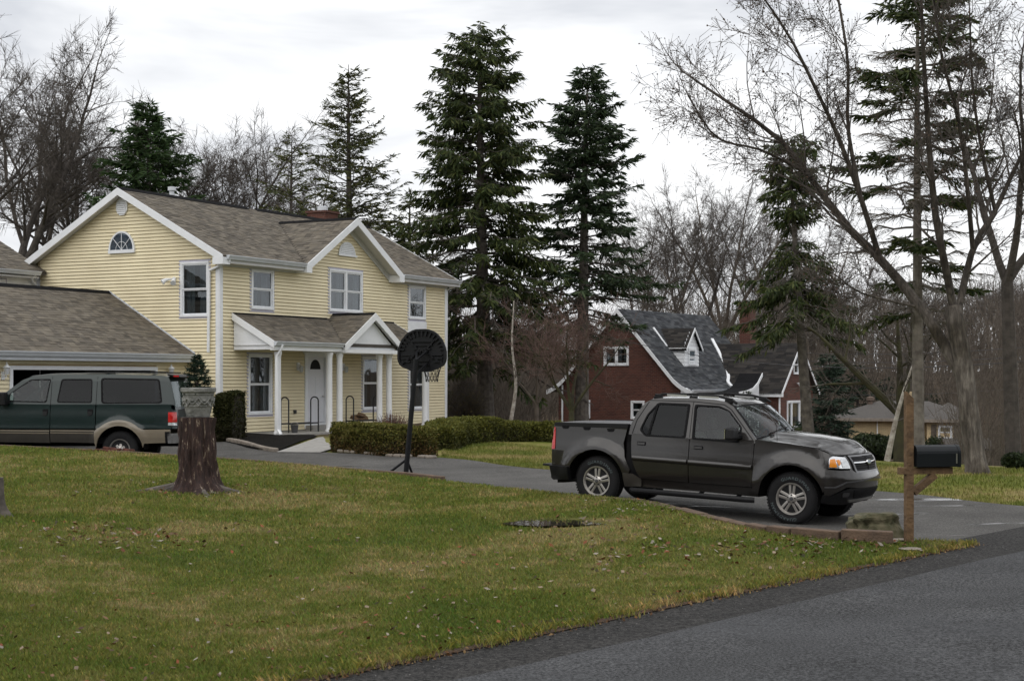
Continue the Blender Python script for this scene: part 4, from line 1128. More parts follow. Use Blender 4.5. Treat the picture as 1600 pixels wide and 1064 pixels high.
downspout(house, [(-.55, HW-.45, 5.1), (-.45, HW-.2, 4.98), (-.2, HW-.08, 4.85)])
# ------------------------------------------------------------------ vehicles
from mathutils.geometry import tessellate_polygon
def paint(name, c, c2, metal=0.45, coat=1.0):
    m = bpy.data.materials.new(name); N, L, b = nt(m)
    tc = N.new('ShaderNodeTexCoord'); n = noise(N, L, tc.outputs['Object'], 3.0, 5, 0.6)
    r = ramp(N, [(0.3, c2), (0.7, c)]); L.new(n.outputs['Fac'], r.inputs['Fac']); L.new(r.outputs['Color'], b.inputs['Base Color'])
    b.inputs['Metallic'].default_value = metal; b.inputs['Roughness'].default_value = 0.34
    b.inputs['Coat Weight'].default_value = coat; b.inputs['Specular IOR Level'].default_value = 0.3; b.inputs['Coat Roughness'].default_value = 0.035
    # rain beads and road film
    n2 = noise(N, L, tc.outputs['Object'], 26.0, 4, 0.7)
    bp = N.new('ShaderNodeBump'); bp.inputs['Strength'].default_value = 0.025; bp.inputs['Distance'].default_value = 0.01
    L.new(n2.outputs['Fac'], bp.inputs['Height']); L.new(bp.outputs['Normal'], b.inputs['Coat Normal'])
    return m
M['paint_grey'] = paint('paint_stone_grey', (.022, .0195, .018), (.018, .016, .015), .30)
M['paint_green'] = paint('paint_dark_green', (.006, .019, .018), (.005, .015, .015), .1, .55)
M['paint_tan'] = mat('paint_tan', (.20, .17, .125), .4, .08, 3.0, coat=.6)
M['clad_dark'] = mat('lower_cladding', (.040, .036, .030), .5, .15, 4.0, coat=.3)
M['rubber'] = mat('tyre_rubber', (.013, .013, .014), .85, .25, 5.0, .4, 60, spec=.25)
M['alloy'] = mat('alloy_wheel', (.42, .40, .375), .36, .12, 6.0, metal=.85)
M['alloy_dark'] = mat('brake_disc', (.05, .042, .038), .6, .3, 6.0, metal=.5)
M['seal'] = mat('window_rubber', (.006, .006, .007), .7, .1, 5.0, spec=.15)
M['trim_black'] = mat('black_trim', (.009, .009, .010), .5, .2, 6.0, spec=.25)
M['trim_grey'] = mat('grey_trim', (.055, .055, .058), .45, .1, 6.0)
M['auto_glass'] = glass_mat('auto_glass', (.66, .74, .70), .02)
M['dark_glass'] = glass_mat('privacy_glass', (.10, .11, .12), -.04)
M['interior'] = mat('seat_cloth', (.055, .052, .048), .95, .2, 8.0)
M['chrome'] = mat('chrome', (.72, .73, .74), .12, .04, 5.0, metal=1.0)
M['red_lens'] = mat('red_lens', (.50, .012, .010), .15, .15, 12.0, coat=1.0)
M['amber_lens'] = mat('amber_lens', (.72, .24, .010), .15, .1, 12.0, coat=1.0)
M['clear_lens'] = mat('clear_lens', (.62, .64, .66), .12, .3, 22.0, metal=.35, coat=1.0)
M['grille_frame'] = mat('grille_frame', (.16, .16, .165), .3, .1, 6.0, metal=.8)
M['letter'] = mat('tyre_lettering', (.10, .125, .13), .8, .25, 30.0)
M['logo_blue'] = mat('badge_blue', (.45, .50, .60), .25, .1, 9.0)

class Wrap:
    """a vehicle skin: plan outline followed by s (s = x on the straight side), height z; off = outward offset"""
    def __init__(s, xr, xf, hw, ar, af, pr, pf, prof):
        # xr/xf: where rear/front corner rounding starts; ar/af: its length; pr/pf: superellipse power
        s.hw, s.prof = hw, prof
        S, X, Y = [], [], []
        n = 160
        fr = [(xf+af*math.sin(t)**(2/pf), hw*math.cos(t)**(2/pf)) for t in np.linspace(0, math.pi/2, n)]
        re = [(xr-ar*math.sin(t)**(2/pr), hw*math.cos(t)**(2/pr)) for t in np.linspace(math.pi/2, 0, n)]
        pts = re+fr
        arr = np.array(pts); d = np.concatenate([[0], np.cumsum(np.linalg.norm(np.diff(arr, axis=0), axis=1))])
        d = d-d[n-1]+xr
        s.S, s.X, s.Y = d, arr[:, 0], arr[:, 1]
        s.smin, s.smax = d[0], d[-1]
    def __call__(s, q, z, off=0.0, side=-1):
        x = np.interp(q, s.S, s.X); y = np.interp(q, s.S, s.Y)
        e = 0.01
        dx = np.interp(q+e, s.S, s.X)-np.interp(q-e, s.S, s.X); dy = np.interp(q+e, s.S, s.Y)-np.interp(q-e, s.S, s.Y)
        l = math.hypot(dx, dy) or 1e-6
        nx, ny = -dy/l, dx/l
        if ny < 0 and abs(ny) > 1e-6 and q < s.smax and q > s.smin: nx, ny = -nx, -ny
        if q >= s.smax-1e-3: nx, ny = 1, 0
        if q <= s.smin+1e-3: nx, ny = -1, 0
        o = s.prof(q, z, x, y)+off
        yy = max(y+ny*o, 0.0)
        return Vector((x+nx*o, side*yy, z))

def round_poly(p, r, n=4):
    """round the corners of a 2D polygon"""
    out = []; k = len(p)
    for i in range(k):
        a, b, c = Vector(p[i-1]), Vector(p[i]), Vector(p[(i+1) % k])
        u, v = (a-b), (c-b); t = min(r, u.length*.45, v.length*.45)
        if t < 1e-4: out.append(tuple(b)); continue
        u.normalize(); v.normalize(); A, B = b+u*t, b+v*t
        for j in range(n+1):
            f = j/n; out.append(tuple(A*(1-f)**2+b*2*f*(1-f)+B*f**2))
    return out

def patch(name, surf, polys, material, parent, off=0.0, thick=0.0, cell=0.05, sides=(-1,), smooth=True, joined=True, ang=40):
    """a piece of the skin: polys = [outline, hole, hole...] in (s,z), cut to a grid and mapped onto surf"""
    outs = []
    base_v, base_f = None, None
    flat = [Vector((x, z, 0)) for pl in polys for (x, z) in pl]
    tris = tessellate_polygon([[Vector((x, z, 0)) for (x, z) in pl] for pl in polys])
    bm = bmesh.new(); vs = [bm.verts.new(v) for v in flat]
    for t in tris:
        try: bm.faces.new([vs[i] for i in t])
        except ValueError: pass
    bmesh.ops.dissolve_limit(bm, angle_limit=0.01, verts=bm.verts, edges=[e for e in bm.edges if not e.is_boundary])
    xs = [v.x for v in flat]; zs = [v.y for v in flat]
    for ax, lo, hi in ((0, min(xs), max(xs)), (1, min(zs), max(zs))):
        k = int(math.floor(lo/cell))+1
        while k*cell < hi:
            co = Vector((k*cell, 0, 0)) if ax == 0 else Vector((0, k*cell, 0)); no = Vector((1, 0, 0)) if ax == 0 else Vector((0, 1, 0))
            bmesh.ops.bisect_plane(bm, geom=bm.verts[:]+bm.edges[:]+bm.faces[:], plane_co=co, plane_no=no, dist=1e-5); k += 1
    bm.verts.index_update()
    V2 = [(v.co.x, v.co.y) for v in bm.verts]; F2 = [tuple(v.index for v in f.verts) for f in bm.faces]
    bd = [(e.verts[0].index, e.verts[1].index) for e in bm.edges if e.is_boundary]
    bm.free()
    allv, allf = [], []
    for sd in sides:
        V = [surf(a, b, off, sd) for a, b in V2]; F = [f if sd < 0 else f[::-1] for f in F2]
        n = len(V)
        if thick > 0:
            V += [surf(a, b, off-thick, sd) for a, b in V2]
            F += [tuple(n+i for i in f[::-1]) for f in F]
            F += [(a, b, n+b, n+a) for a, b in bd]
        if joined:
            b0 = len(allv); allv += V; allf += [tuple(b0+i for i in f) for f in F]
        else:
            outs.append(_mk(name, V, F, material, parent, smooth, ang))
    if joined: return _mk(name, allv, allf, material, parent, smooth, ang)
    return outs
def _mk(name, V, F, material, parent, smooth, ang):
    me = bpy.data.meshes.new(name); me.from_pydata([tuple(v) for v in V], [], F)
    bm = bmesh.new(); bm.from_mesh(me); bmesh.ops.remove_doubles(bm, verts=bm.verts, dist=2e-4); bmesh.ops.recalc_face_normals(bm, faces=bm.faces); bm.to_mesh(me); bm.free()
    o = link(name, me, material, parent)
    if smooth: shade(me, ang)
    return o
def grid_mesh(name, f, u0, u1, v0, v1, nu, nv, material, parent, smooth=True):
    V = [f(u0+(u1-u0)*i/nu, v0+(v1-v0)*j/nv) for j in range(nv+1) for i in range(nu+1)]
    F = [(j*(nu+1)+i, j*(nu+1)+i+1, (j+1)*(nu+1)+i+1, (j+1)*(nu+1)+i) for j in range(nv) for i in range(nu)]
    me = bpy.data.meshes.new(name); me.from_pydata([tuple(v) for v in V], [], F)
    o = link(name, me, material, parent)
    if smooth: shade(me, 50)
    return o
def arch(cx, cz, r, a0, a1, n=18, rz=None):
    rz = rz or r
    return [(cx+r*math.cos(R(a0+(a1-a0)*k/n)), cz+rz*math.sin(R(a0+(a1-a0)*k/n))) for k in range(n+1)]

_letter_cache = {}
def arc_text(txt, r, a_mid, step, size, y, parent, m, name):
    """raised letters round a tyre side (faces -y)"""
    V, F = [], []
    dg = None
    n = len(txt)
    for i, ch in enumerate(txt):
        if ch == ' ': continue
        if ch not in _letter_cache:
            cu = bpy.data.curves.new('t', 'FONT'); cu.body = ch; cu.size = 1.0; cu.align_x = 'CENTER'; cu.resolution_u = 2
            ob = bpy.data.objects.new('t', cu); COL.objects.link(ob)
            dg = bpy.context.evaluated_depsgraph_get(); me = ob.evaluated_get(dg).to_mesh()
            _letter_cache[ch] = ([tuple(v.co) for v in me.vertices], [tuple(p.vertices) for p in me.polygons])
            ob.evaluated_get(dg).to_mesh_clear(); bpy.data.objects.remove(ob); bpy.data.curves.remove(cu)
        lv, lf = _letter_cache[ch]
        a = R(a_mid + (n-1)*step/2 - i*step)
        b = len(V)
        for (x, z, _) in lv:
            px_, pz_ = x*size*1.15, z*size-size*.35+r
            # seen from -y: x to the right, z up; rotate by (90deg - a)
            t = math.pi/2-a
            V.append((px_*math.cos(t)+pz_*math.sin(t), y, -px_*math.sin(t)+pz_*math.cos(t)))
        F += [tuple(b+i for i in f) for f in lf]
    me = bpy.data.meshes.new(name); me.from_pydata(V, [], F)
    return link(name, me, m, parent)

def make_wheel(parent, loc, rt, rr, w, text=None, lowtext=None, spokes=5, kind='star', side=-1):
    """wheel in the xz plane, outer face towards -y; the empty is turned for the far side"""
    h = bpy.data.objects.new('wheel', None); COL.objects.link(h); h.parent = parent; h.location = loc
    if side > 0: h.rotation_euler = (0, 0, math.pi)
    mb = MB()
    k = w/2
    mb.lathe([(rr-.01, -k+.02), (rr+.012, -k+.004), (rr+.05, -k-.006), (rt-.055, -k-.004), (rt-.028, -k+.012), (rt-.006, -k+.035), (rt, -k+.07), (rt, k-.07), (rt-.02, k-.02), (rr, k), (rr-.02, k-.02)], 44, axis='y')
    ty = mb.build('tyre', M['rubber'], h, smooth=True)
    mb = MB()
    nb = 54
    for j in range(nb):       # tread blocks
        a0 = 2*math.pi*j/nb
        for (yy, ph) in ((-k+.045, 0), (-k+.11, .5), (0, 0), (k-.11, .5)):
            a = a0+ph*2*math.pi/nb; da = .6*math.pi/nb; r1, r2 = rt-.004, rt+.007
            pts = []
            for (rad) in (r1, r2):
                for (aa, y_) in ((a-da, yy-.02), (a+da, yy-.02), (a+da, yy+.02), (a-da, yy+.02)): pts.append((rad*math.cos(aa), y_, rad*math.sin(aa)))
            mb.hexa(pts)
    mb.build('tread', M['rubber'], h)
    if text: arc_text(text, (rt+rr)/2-.002, 76, 10.5, .062, -k-.0085, h, M['letter'], 'tyre_lettering')
    if lowtext: arc_text(lowtext, (rt+rr)/2-.002, -118, 10.5, .062, -k-.0085, h, M['letter'], 'tyre_lettering')
    # rim barrel
    mb = MB(); n = 40; prof = [(rr+.012, -k+.0), (rr+.010, -k-.006), (rr-.008, -k-.004), (rr-.022, -k+.018), (rr-.03, -k+.08), (rr-.035, k-.05)]
    for i, (a, b) in enumerate(zip(prof[:-1], prof[1:])):
        for j in range(n):
            t0, t1 = 2*math.pi*j/n, 2*math.pi*(j+1)/n
            mb.add([(a[0]*math.cos(t0), a[1], a[0]*math.sin(t0)), (a[0]*math.cos(t1), a[1], a[0]*math.sin(t1)), (b[0]*math.cos(t1), b[1], b[0]*math.sin(t1)), (b[0]*math.cos(t0), b[1], b[0]*math.sin(t0))], [(0, 1, 2, 3)])
    mb.build('rim', M['alloy'], h, smooth=True)
    mb = MB(); mb.lathe([(.001, -.01), (rr-.05, -.01), (rr-.05, .02), (.001, .02)], 30, (0, -k+.12, 0), 'y'); mb.build('brake_disc', M['alloy_dark'], h)
    yo = -k+.012
    for s_ in range(spokes):
        a = 2*math.pi*s_/spokes+R(90 if kind == 'star' else 80)
        ca, sa = math.cos(a), math.sin(a)
        def pt(rad, t, y): return (rad*ca-t*sa, y, rad*sa+t*ca)
        mb = MB()
        if kind == 'star':
            r0, r1, w0, w1 = .05, rr-.006, .056, .056
            for sg in (-1, 1):   # split spoke: two ribs with a groove
                q = [pt(r0, sg*.004, yo+.0), pt(r1, sg*.017, yo+.002), pt(r1, sg*w1, yo+.004), pt(r0, sg*w0*.75, yo+.004)]
                mb.hexa([(x, y+.05, z) for x, y, z in q]+q)
            q = [pt(r0, -.03, yo+.012), pt(r1, -.03, yo+.014), pt(r1, .03, yo+.014), pt(r0, .03, yo+.012)]
            mb.hexa([(x, y+.05, z) for x, y, z in q]+q)
        else:
            r0, r1 = .06, rr-.01
            q = [pt(r0, -.030, yo), pt(r1, -.024, yo+.02), pt(r1, .024, yo+.02), pt(r0, .030, yo)]
            mb.hexa([(x, y+.04, z) for x, y, z in q]+q)
        mb.build('spoke', M['alloy'], h, bevel=.004)
    mb = MB(); mb.lathe([(.001, -.012), (.05, -.012), (.072, .0), (.082, .012), (.082, .05), (.001, .05)], 24, (0, yo, 0), 'y'); mb.build('hub', M['alloy'], h, smooth=True)
    mb = MB(); mb.lathe([(.001, -.02), (.026, -.018), (.032, -.006), (.001, -.004)], 16, (0, yo, 0), 'y'); mb.build('hub_cap', M['trim_grey'], h, smooth=True)
    for j in range(5):
        a = R(90+72*j+36 if kind != 'star' else 90+72*j); mb = MB(); mb.lathe([(.001, -.022), (.009, -.022), (.011, 0), (.001, 0)], 8, (.056*math.cos(a), yo-.004, .056*math.sin(a)), 'y'); mb.build('lug_nut', M['trim_black'], h)
    return h

def seats(parent, xs, hw, zf, zt, both=True):
    for x in xs:
        for sd in (-1, 1):
            y = sd*hw
            mb = MB(); mb.box(x-.05, x+.48, y-.25, y+.25, zf, zf+.18)
            mb.hexa([(x-.12, y-.24, zf+.1), (x+.06, y-.24, zf+.1), (x+.06, y+.24, zf+.1), (x-.12, y+.24, zf+.1), (x-.30, y-.21, zt-.16), (x-.16, y-.21, zt-.16), (x-.16, y+.21, zt-.16), (x-.30, y+.21, zt-.16)])
            mb.hexa([(x-.32, y-.12, zt-.13), (x-.21, y-.12, zt-.13), (x-.21, y+.12, zt-.13), (x-.32, y+.12, zt-.13), (x-.34, y-.11, zt+.05), (x-.25, y-.11, zt+.05), (x-.25, y+.11, zt+.05), (x-.34, y+.11, zt+.05)])
            mb.build('seat', M['interior'], parent, bevel=.04)

def molded(surf, zc, hw_, out):
    """half-round strip standing out from a skin"""
    return lambda q, z, off=0.0, side=-1: surf(q, z, off+out*math.sqrt(max(0.0, 1-((z-zc)/hw_)**2)), side)
# ---------------------------------------------------------------- pickup truck
def sm(a, b, x):
    t = min(max((x-a)/(b-a), 0), 1); return t*t*(3-2*t)
def truck_prof(q, z, x, y):
    front = sm(.30, 1.0, q); rear = sm(-3.95, -4.10, q)
    side = -.030*sm(.80, 1.22, z)-.05*sm(.62, .36, z)
    if z > .62 and z < .98: side += .006*math.sin((z-.62)/.36*math.pi)
    for cx in (0.0, -3.19):
        d = math.hypot(q-cx, z-.38)
        if z > .30: side += .050*sm(.70, .53, d)*sm(.30, .45, z)
    fz = [(.30, -.16), (.42, -.06), (.52, .0), (.66, .02), (.72, .03), (.78, .0), (.84, -.03), (.95, -.055), (1.02, -.10), (1.08, -.17), (1.14, -.28)]
    fp = float(np.interp(z, [a for a, _ in fz], [b for _, b in fz]))
    return side*(1-front)+fp*front-.02*rear
TW = Wrap(-3.97, .34, .885, .10, .53, 3.0, 2.5, truck_prof)
_th, _p = R(31.5), math.atan(.146/3.2)
_f = Vector((math.cos(_th)*math.cos(_p), -math.sin(_th)*math.cos(_p), -math.sin(_p))); _l = Vector((math.sin(_th), math.cos(_th), 0)); _u = _f.cross(_l)
truck = thing('pickup_truck', 'dark stone-grey four-door pickup truck parked on the driveway behind the mailbox', 'pickup truck', (4.4647, 22.9082, -.128))
truck.rotation_euler = Matrix((_f, _l, _u)).transposed().to_euler()
SIDES = (-1, 1)
sill = .375
arch_f = arch(0, .38, .495, 168, 8, 22)        # from rear foot over the top to the front foot
arch_r = arch(-3.19, .38, .495, 172, 8, 22)
# bed side
bed = [(-4.06, .56), (-4.075, .82), (-4.03, 1.00), (-3.99, 1.185), (-2.70, 1.225), (-2.745, 1.0), (-2.70, .79), (-2.60, .60), (-2.66, .45)] + arch_r[::-1][0:] + [(-3.70, .50)]
body = patch('bed_side', TW, [bed], M['paint_grey'], truck, 0, .03, .045, SIDES, joined=False)
# fender, cowl and rocker
fend = [(-.60, 1.195), (-.05, 1.165), (.34, 1.13), (.58, 1.045), (.56, .845), (.478, .80)] + arch(0, .38, .495, 12, 168, 22)[0:] + [(-.52, .37), (-.60, .37)]
fend = [(-.60, 1.195), (-.05, 1.165), (.34, 1.13), (.60, 1.045), (.53, .845), (.50, .70), (.497, .55)] + arch(0, .38, .495, 15, 168, 20) + [(-.52, .375), (-.602, .375)]
patch('front_fender', TW, [fend], M['paint_grey'], truck, 0, .03, .045, SIDES, joined=False)
rock = [(-2.60, .47), (-.605, .49), (-.60, sill), (-2.70, .345), (-2.69, .40)]
patch('rocker_panel', TW, [rock], M['paint_grey'], truck, -.015, .03, .06, SIDES, joined=False)
patch('mud_guard', TW, [[(-2.705, .55), (-2.56, .545), (-2.42, .47), (-2.42, .36), (-2.70, .34)]], M['clad_dark'], truck, .022, .03, .05, SIDES, joined=False)
# doors (lower panels)
door_r = [(-2.615, 1.16), (-1.652, 1.15), (-1.632, .485), (-2.44, .48), (-2.54, .66), (-2.585, .80), (-2.61, 1.0)]
door_f = [(-1.640, 1.15), (-.612, 1.19), (-.604, .50), (-1.620, .485)]
for sd in SIDES:
    d1_ = patch('door', TW, [round_poly(door_r, .02, 2)], M['paint_grey'], truck, .004, .03, .05, (sd,))
    d2_ = patch('door', TW, [round_poly(door_f, .02, 2)], M['paint_grey'], truck, .004, .03, .05, (sd,))
    patch('door_molding', molded(TW, .790, .040, .030), [[(-2.575, .829), (-1.66, .829), (-1.655, .751), (-2.560, .751)]], M['paint_grey'], d1_, .003, 0, .013, (sd,), ang=60)
    patch('door_molding', molded(TW, .790, .040, .030), [[(-1.632, .829), (-.62, .829), (-.62, .751), (-1.628, .751)]], M['paint_grey'], d2_, .003, 0, .013, (sd,), ang=60)
    for (d_, a, b) in ((d1_, -2.51, 1.045), (d2_, -1.56, 1.045)):
        patch('handle_recess', TW, [round_poly([(a, b), (a+.15, b), (a+.15, b-.055), (a, b-.055)], .012)], M['seal'], d_, .0065, .002, .05, (sd,))
        patch('handle', TW, [round_poly([(a+.015, b-.012), (a+.135, b-.012), (a+.135, b-.042), (a+.015, b-.042)], .008)], M['paint_grey'], d_, .022, .012, .05, (sd,))
    # dark jamb behind the door gaps
    patch('door_jamb', TW, [[(-2.66, 1.14), (-.58, 1.17), (-.58, .47), (-2.50, .46)]], M['seal'], truck, -.034, .004, .08, (sd,))
    patch('bed_gap', TW, [[(-2.74, 1.21), (-2.60, 1.21), (-2.42, .48), (-2.66, .45)]], M['seal'], truck, -.05, .004, .08, (sd,))
# lower front clip: bumper cover wraps to the centre
S1 = TW.smax
fbump = [(.50, .845), (.70, .835), (.95, .84), (1.03, .805), (S1, .80), (S1, .58), (1.05, .585), (.82, .60), (.70, .535), (.58, .475), (.496, .47), (.497, .55), (.50, .70)]
patch('front_bumper', TW, [fbump], M['paint_grey'], truck, .012, .05, .05, SIDES)
patch('bumper_edge', TW, [[(.50, .60), (.64, .605), (.80, .68), (S1, .72), (S1, .705), (.81, .662), (.655, .588), (.50, .583)]], M['trim_grey'], truck, .022, .012, .05, SIDES)
patch('front_valance', TW, [[(.47, .475), (.62, .48), (.74, .53), (.90, .585), (S1, .575), (S1, .36), (.9, .33), (.60, .34), (.44, .36)]], M['trim_black'], truck, .0, .04, .05, SIDES)
patch('air_intake', TW, [[(.98, .555), (S1, .56), (S1, .43), (1.05, .43)]], M['seal'], truck, .008, .004, .06, SIDES)
patch('skid_plate', TW, [[(.92, .415), (S1, .425), (S1, .385), (.98, .37)]], M['steel'], truck, .03, .03, .06, SIDES)
for sd in SIDES: patch('fog_light', TW, [round_poly([(.77, .515), (.90, .52), (.91, .455), (.79, .45)], .03)], M['trim_grey'], truck, .010, .008, .04, (sd,))
# headlights wrap the corner
for sd in SIDES:
    hl = patch('headlight', TW, [round_poly([(.535, .865), (.545, 1.005), (.60, 1.035), (.86, 1.02), (.93, .865)], .02)], M['chrome'], truck, .004, .03, .03, (sd,))
    patch('lens', TW, [round_poly([(.73, 1.0), (.85, 1.005), (.915, .878), (.765, .878)], .015)], M['clear_lens'], hl, .012, .008, .03, (sd,))
    patch('turn_signal', TW, [round_poly([(.557, .99), (.64, 1.0), (.665, .88), (.552, .88)], .012)], M['amber_lens'], hl, .012, .008, .03, (sd,))
    patch('turn_signal', TW, [round_poly([(.655, .985), (.715, .99), (.735, .93), (.70, .90)], .012)], M['amber_lens'], hl, .0115, .008, .03, (sd,))
# grille
gr_ = [(.955, 1.035), (S1, 1.035), (S1, .805), (1.05, .805)]
patch('nose_panel', TW, [[(.86, 1.04), (S1, 1.055), (S1, .79), (1.03, .79), (.93, .84)]], M['paint_grey'], truck, -.012, .03, .04, SIDES)
patch('grille', TW, [gr_], M['seal'], truck, -.004, .01, .04, SIDES)
patch('grille_surround', TW, [[(.945, 1.045), (S1, 1.05), (S1, .798), (1.04, .798)], [(.985, 1.022), (S1-.0005, 1.028), (S1-.0005, .826), (1.072, .826)]], M['grille_frame'], truck, .012, .02, .03, SIDES)
for k in range(6): patch('grille_bar', TW, [[(1.0+.012*k, 1.012-k*.034), (S1, 1.012-k*.034), (S1, 1.005-k*.034), (1.0+.012*k, 1.005-k*.034)]], M['trim_black'], truck, .002, .006, .06, SIDES)
patch('grille_bar', TW, [[(1.02, .955), (S1, .955), (S1, .935), (1.03, .935)]], M['chrome'], truck, .010, .014, .05, SIDES)
c_ = TW(S1, .945, .03)
mb = MB(); mb.prism([(.082*math.cos(2*math.pi*k/24), .945+.036*math.sin(2*math.pi*k/24)) for k in range(24)], 'x', c_.x-.02, c_.x); bd_ = mb.build('badge', M['chrome'], truck)
mb = MB(); mb.prism([(.070*math.cos(2*math.pi*k/24), .945+.027*math.sin(2*math.pi*k/24)) for k in range(24)], 'x', c_.x, c_.x+.003); mb.build('badge_field', M['logo_blue'], bd_)
# hood: crowned sheet with a raised centre
def hood_f(v, t):
    # t: 0 cowl .. 1 nose along the car; v: -1..1 across
    x0 = -.60+.22*(1-v*v)
    q = .60+.62*abs(1-abs(v))**1.0 if False else None
    # outline of the nose at this v: take the skin at z=1.045
    s_n = .60+(S1-.60)*(1-abs(v))**.80
    nose = TW(s_n, 1.045, .002)
    side_y = lambda x: .848-.04*sm(.0, .6, x)
    x = x0+(nose.x-x0)*t
    ymax = side_y(min(x, .3))*(1-t)+0*t
    y = v*(.835*(1-sm(.55, 1.0, t))+abs(nose.y)/max(abs(v), .02)*sm(.55, 1.0, t)) if abs(v) > .02 else 0.0
    zs = float(np.interp(x, [-.6, -.05, .34, .60], [1.200, 1.170, 1.135, 1.045]))
    crown = .085*(1-abs(v)**2.2)*(1-.55*t**3)
    bulge = .028*(sm(.62, .50, abs(v)))*(1-sm(.75, 1.0, t))
    z = (1.205-.085*t**1.3)+crown+bulge-.075*sm(.80, 1.0, t)-.0
    zedge = zs
    z = z*(1-abs(v)**6)+zedge*abs(v)**6
    if t > .97: z = z*.4+1.045*.6
    return Vector((x, y, z))
grid_mesh('hood', hood_f, -1, 1, 0, 1, 40, 40, M['paint_grey'], truck)
# greenhouse
def gh(q, z, off=0.0, side=-1):
    y = .862-.235*max(z-1.14, 0)-.10*max(z-1.60, 0)
    return Vector((q, side*(y+off), z))
gh_out = [(-2.665, 1.14), (-2.655, 1.28), (-2.575, 1.48), (-2.46, 1.635), (-2.36, 1.695), (-2.2, 1.72), (-1.70, 1.745), (-1.32, 1.74), (-1.14, 1.715), (-1.01, 1.655), (-.80, 1.44), (-.585, 1.20), (-.60, 1.14)]
wr = round_poly([(-2.235, 1.632), (-1.728, 1.640), (-1.732, 1.155), (-2.370, 1.145), (-2.475, 1.228), (-2.385, 1.46)], .035)
wf = round_poly([(-1.612, 1.640), (-1.235, 1.640), (-1.07, 1.585), (-.845, 1.36), (-.862, 1.150), (-1.585, 1.150)], .035)
for sd in SIDES:
    g_ = patch('cab_side', gh, [gh_out, wr, wf], M['paint_grey'], truck, 0, .03, .06, (sd,))
    for w_, m_ in ((wr, 'dark_glass'), (wf, 'auto_glass')):
        cx, cz = sum(p[0] for p in w_)/len(w_), sum(p[1] for p in w_)/len(w_)
        big = [(cx+(a-cx)*1.055+.0, cz+(b-cz)*1.07) for a, b in w_]; sml = [(cx+(a-cx)*.965, cz+(b-cz)*.955) for a, b in w_]
        patch('window_seal', gh, [big, sml], M['seal'], g_, .006, .02, .08, (sd,))
        patch('side_window', gh, [w_], M[m_], g_, -.008, 0, .15, (sd,))
    patch('window_divider', gh, [[(-2.262, 1.632), (-2.228, 1.632), (-2.315, 1.148), (-2.350, 1.148)]], M['seal'], g_, .007, .015, .08, (sd,))
    patch('door_seam', gh, [[(-1.667, 1.70), (-1.659, 1.70), (-1.642, 1.155), (-1.650, 1.155)]], M['seal'], g_, .0025, .002, .1, (sd,))
    patch('door_seam', gh, [[(-2.40, 1.66), (-2.392, 1.655), (-2.555, 1.36), (-2.60, 1.16), (-2.612, 1.16), (-2.566, 1.365)]], M['seal'], g_, .0025, .002, .1, (sd,))
    patch('door_seam', gh, [[(-2.40, 1.68), (-1.66, 1.700), (-1.16, 1.68), (-1.03, 1.615), (-.63, 1.19), (-.645, 1.19), (-1.04, 1.605), (-1.165, 1.668), (-1.66, 1.690), (-2.39, 1.672)]], M['seal'], g_, .0025, .002, .1, (sd,))
def roof_f(v, t):
    x = -2.36+1.34*t+.10*(1-v*v)*sm(.7, 1, t)-.05*(1-v*v)*sm(.3, 0, t)
    zs = float(np.interp(-2.36+1.34*t, [a for a, b in gh_out[4:10]], [b for a, b in gh_out[4:10]]))
    y = gh(0, zs).y*-1
    return Vector((x, v*y, zs+.035*(1-abs(v)**2.4)))
grid_mesh('roof', roof_f, -1, 1, 0, 1, 24, 24, M['paint_grey'], truck)
def ws_f(v, t):
    a = Vector((-1.015, v*gh(0, 1.655).y*-1, 1.655)); b = Vector((-.60, v*.845, 1.185))
    bl = (1-v*v)
    a += Vector((.10*bl, 0, .035*(1-abs(v)**2.4))); b += Vector((.22*bl, 0, .085*(1-abs(v)**2.2)))
    p = a.lerp(b, t); return p+Vector((.012, 0, .02))*math.sin(math.pi*t)
grid_mesh('windshield', ws_f, -.955, .955, .05, .955, 24, 14, M['auto_glass'], truck)
mb = MB()
for sd in (-1, 1):
    for t0, t1 in zip(np.linspace(0, 1, 9)[:-1], np.linspace(0, 1, 9)[1:]):
        A, B, C_, D = ws_f(sd*1.0, t0), ws_f(sd*.945, t0), ws_f(sd*.945, t1), ws_f(sd*1.0, t1)
        mb.add([A, B, C_, D], [(0, 1, 2, 3)])
for t0, t1 in ((0, .055), (.95, 1.0)):
    for v0, v1 in zip(np.linspace(-.95, .95, 17)[:-1], np.linspace(-.95, .95, 17)[1:]): mb.add([ws_f(v0, t0), ws_f(v1, t0), ws_f(v1, t1), ws_f(v0, t1)], [(0, 1, 2, 3)])
mb.build('windshield_frame', M['seal'], truck)
for (y0, y1) in ((-.55, .02), (.08, .62)):
    mb = MB(); a = ws_f(y0/.85, .93)+Vector((.02, 0, .02)); b = ws_f(y1/.85, .83)+Vector((.012, 0, .018)); mb.bar(a, b, .018, .014); mb.tube([ws_f(y0/.85, .99)+Vector((.0, 0, .0)), a], .014, 6); mb.build('wiper', M['trim_black'], truck)
def rw_f(v, t):
    a = Vector((-2.36, v*.70, 1.695)); b = Vector((-2.66, v*.80, 1.22)); return a.lerp(b, t)+Vector((-.06*(1-v*v), 0, 0))
grid_mesh('cab_rear', rw_f, -1, 1, 0, 1, 12, 8, M['paint_grey'], truck)
def rw2(v, t): return rw_f(v, t)+Vector((-.006, 0, .003))
grid_mesh('rear_window', rw2, -.8, .8, .12, .82, 12, 6, M['dark_glass'], truck)
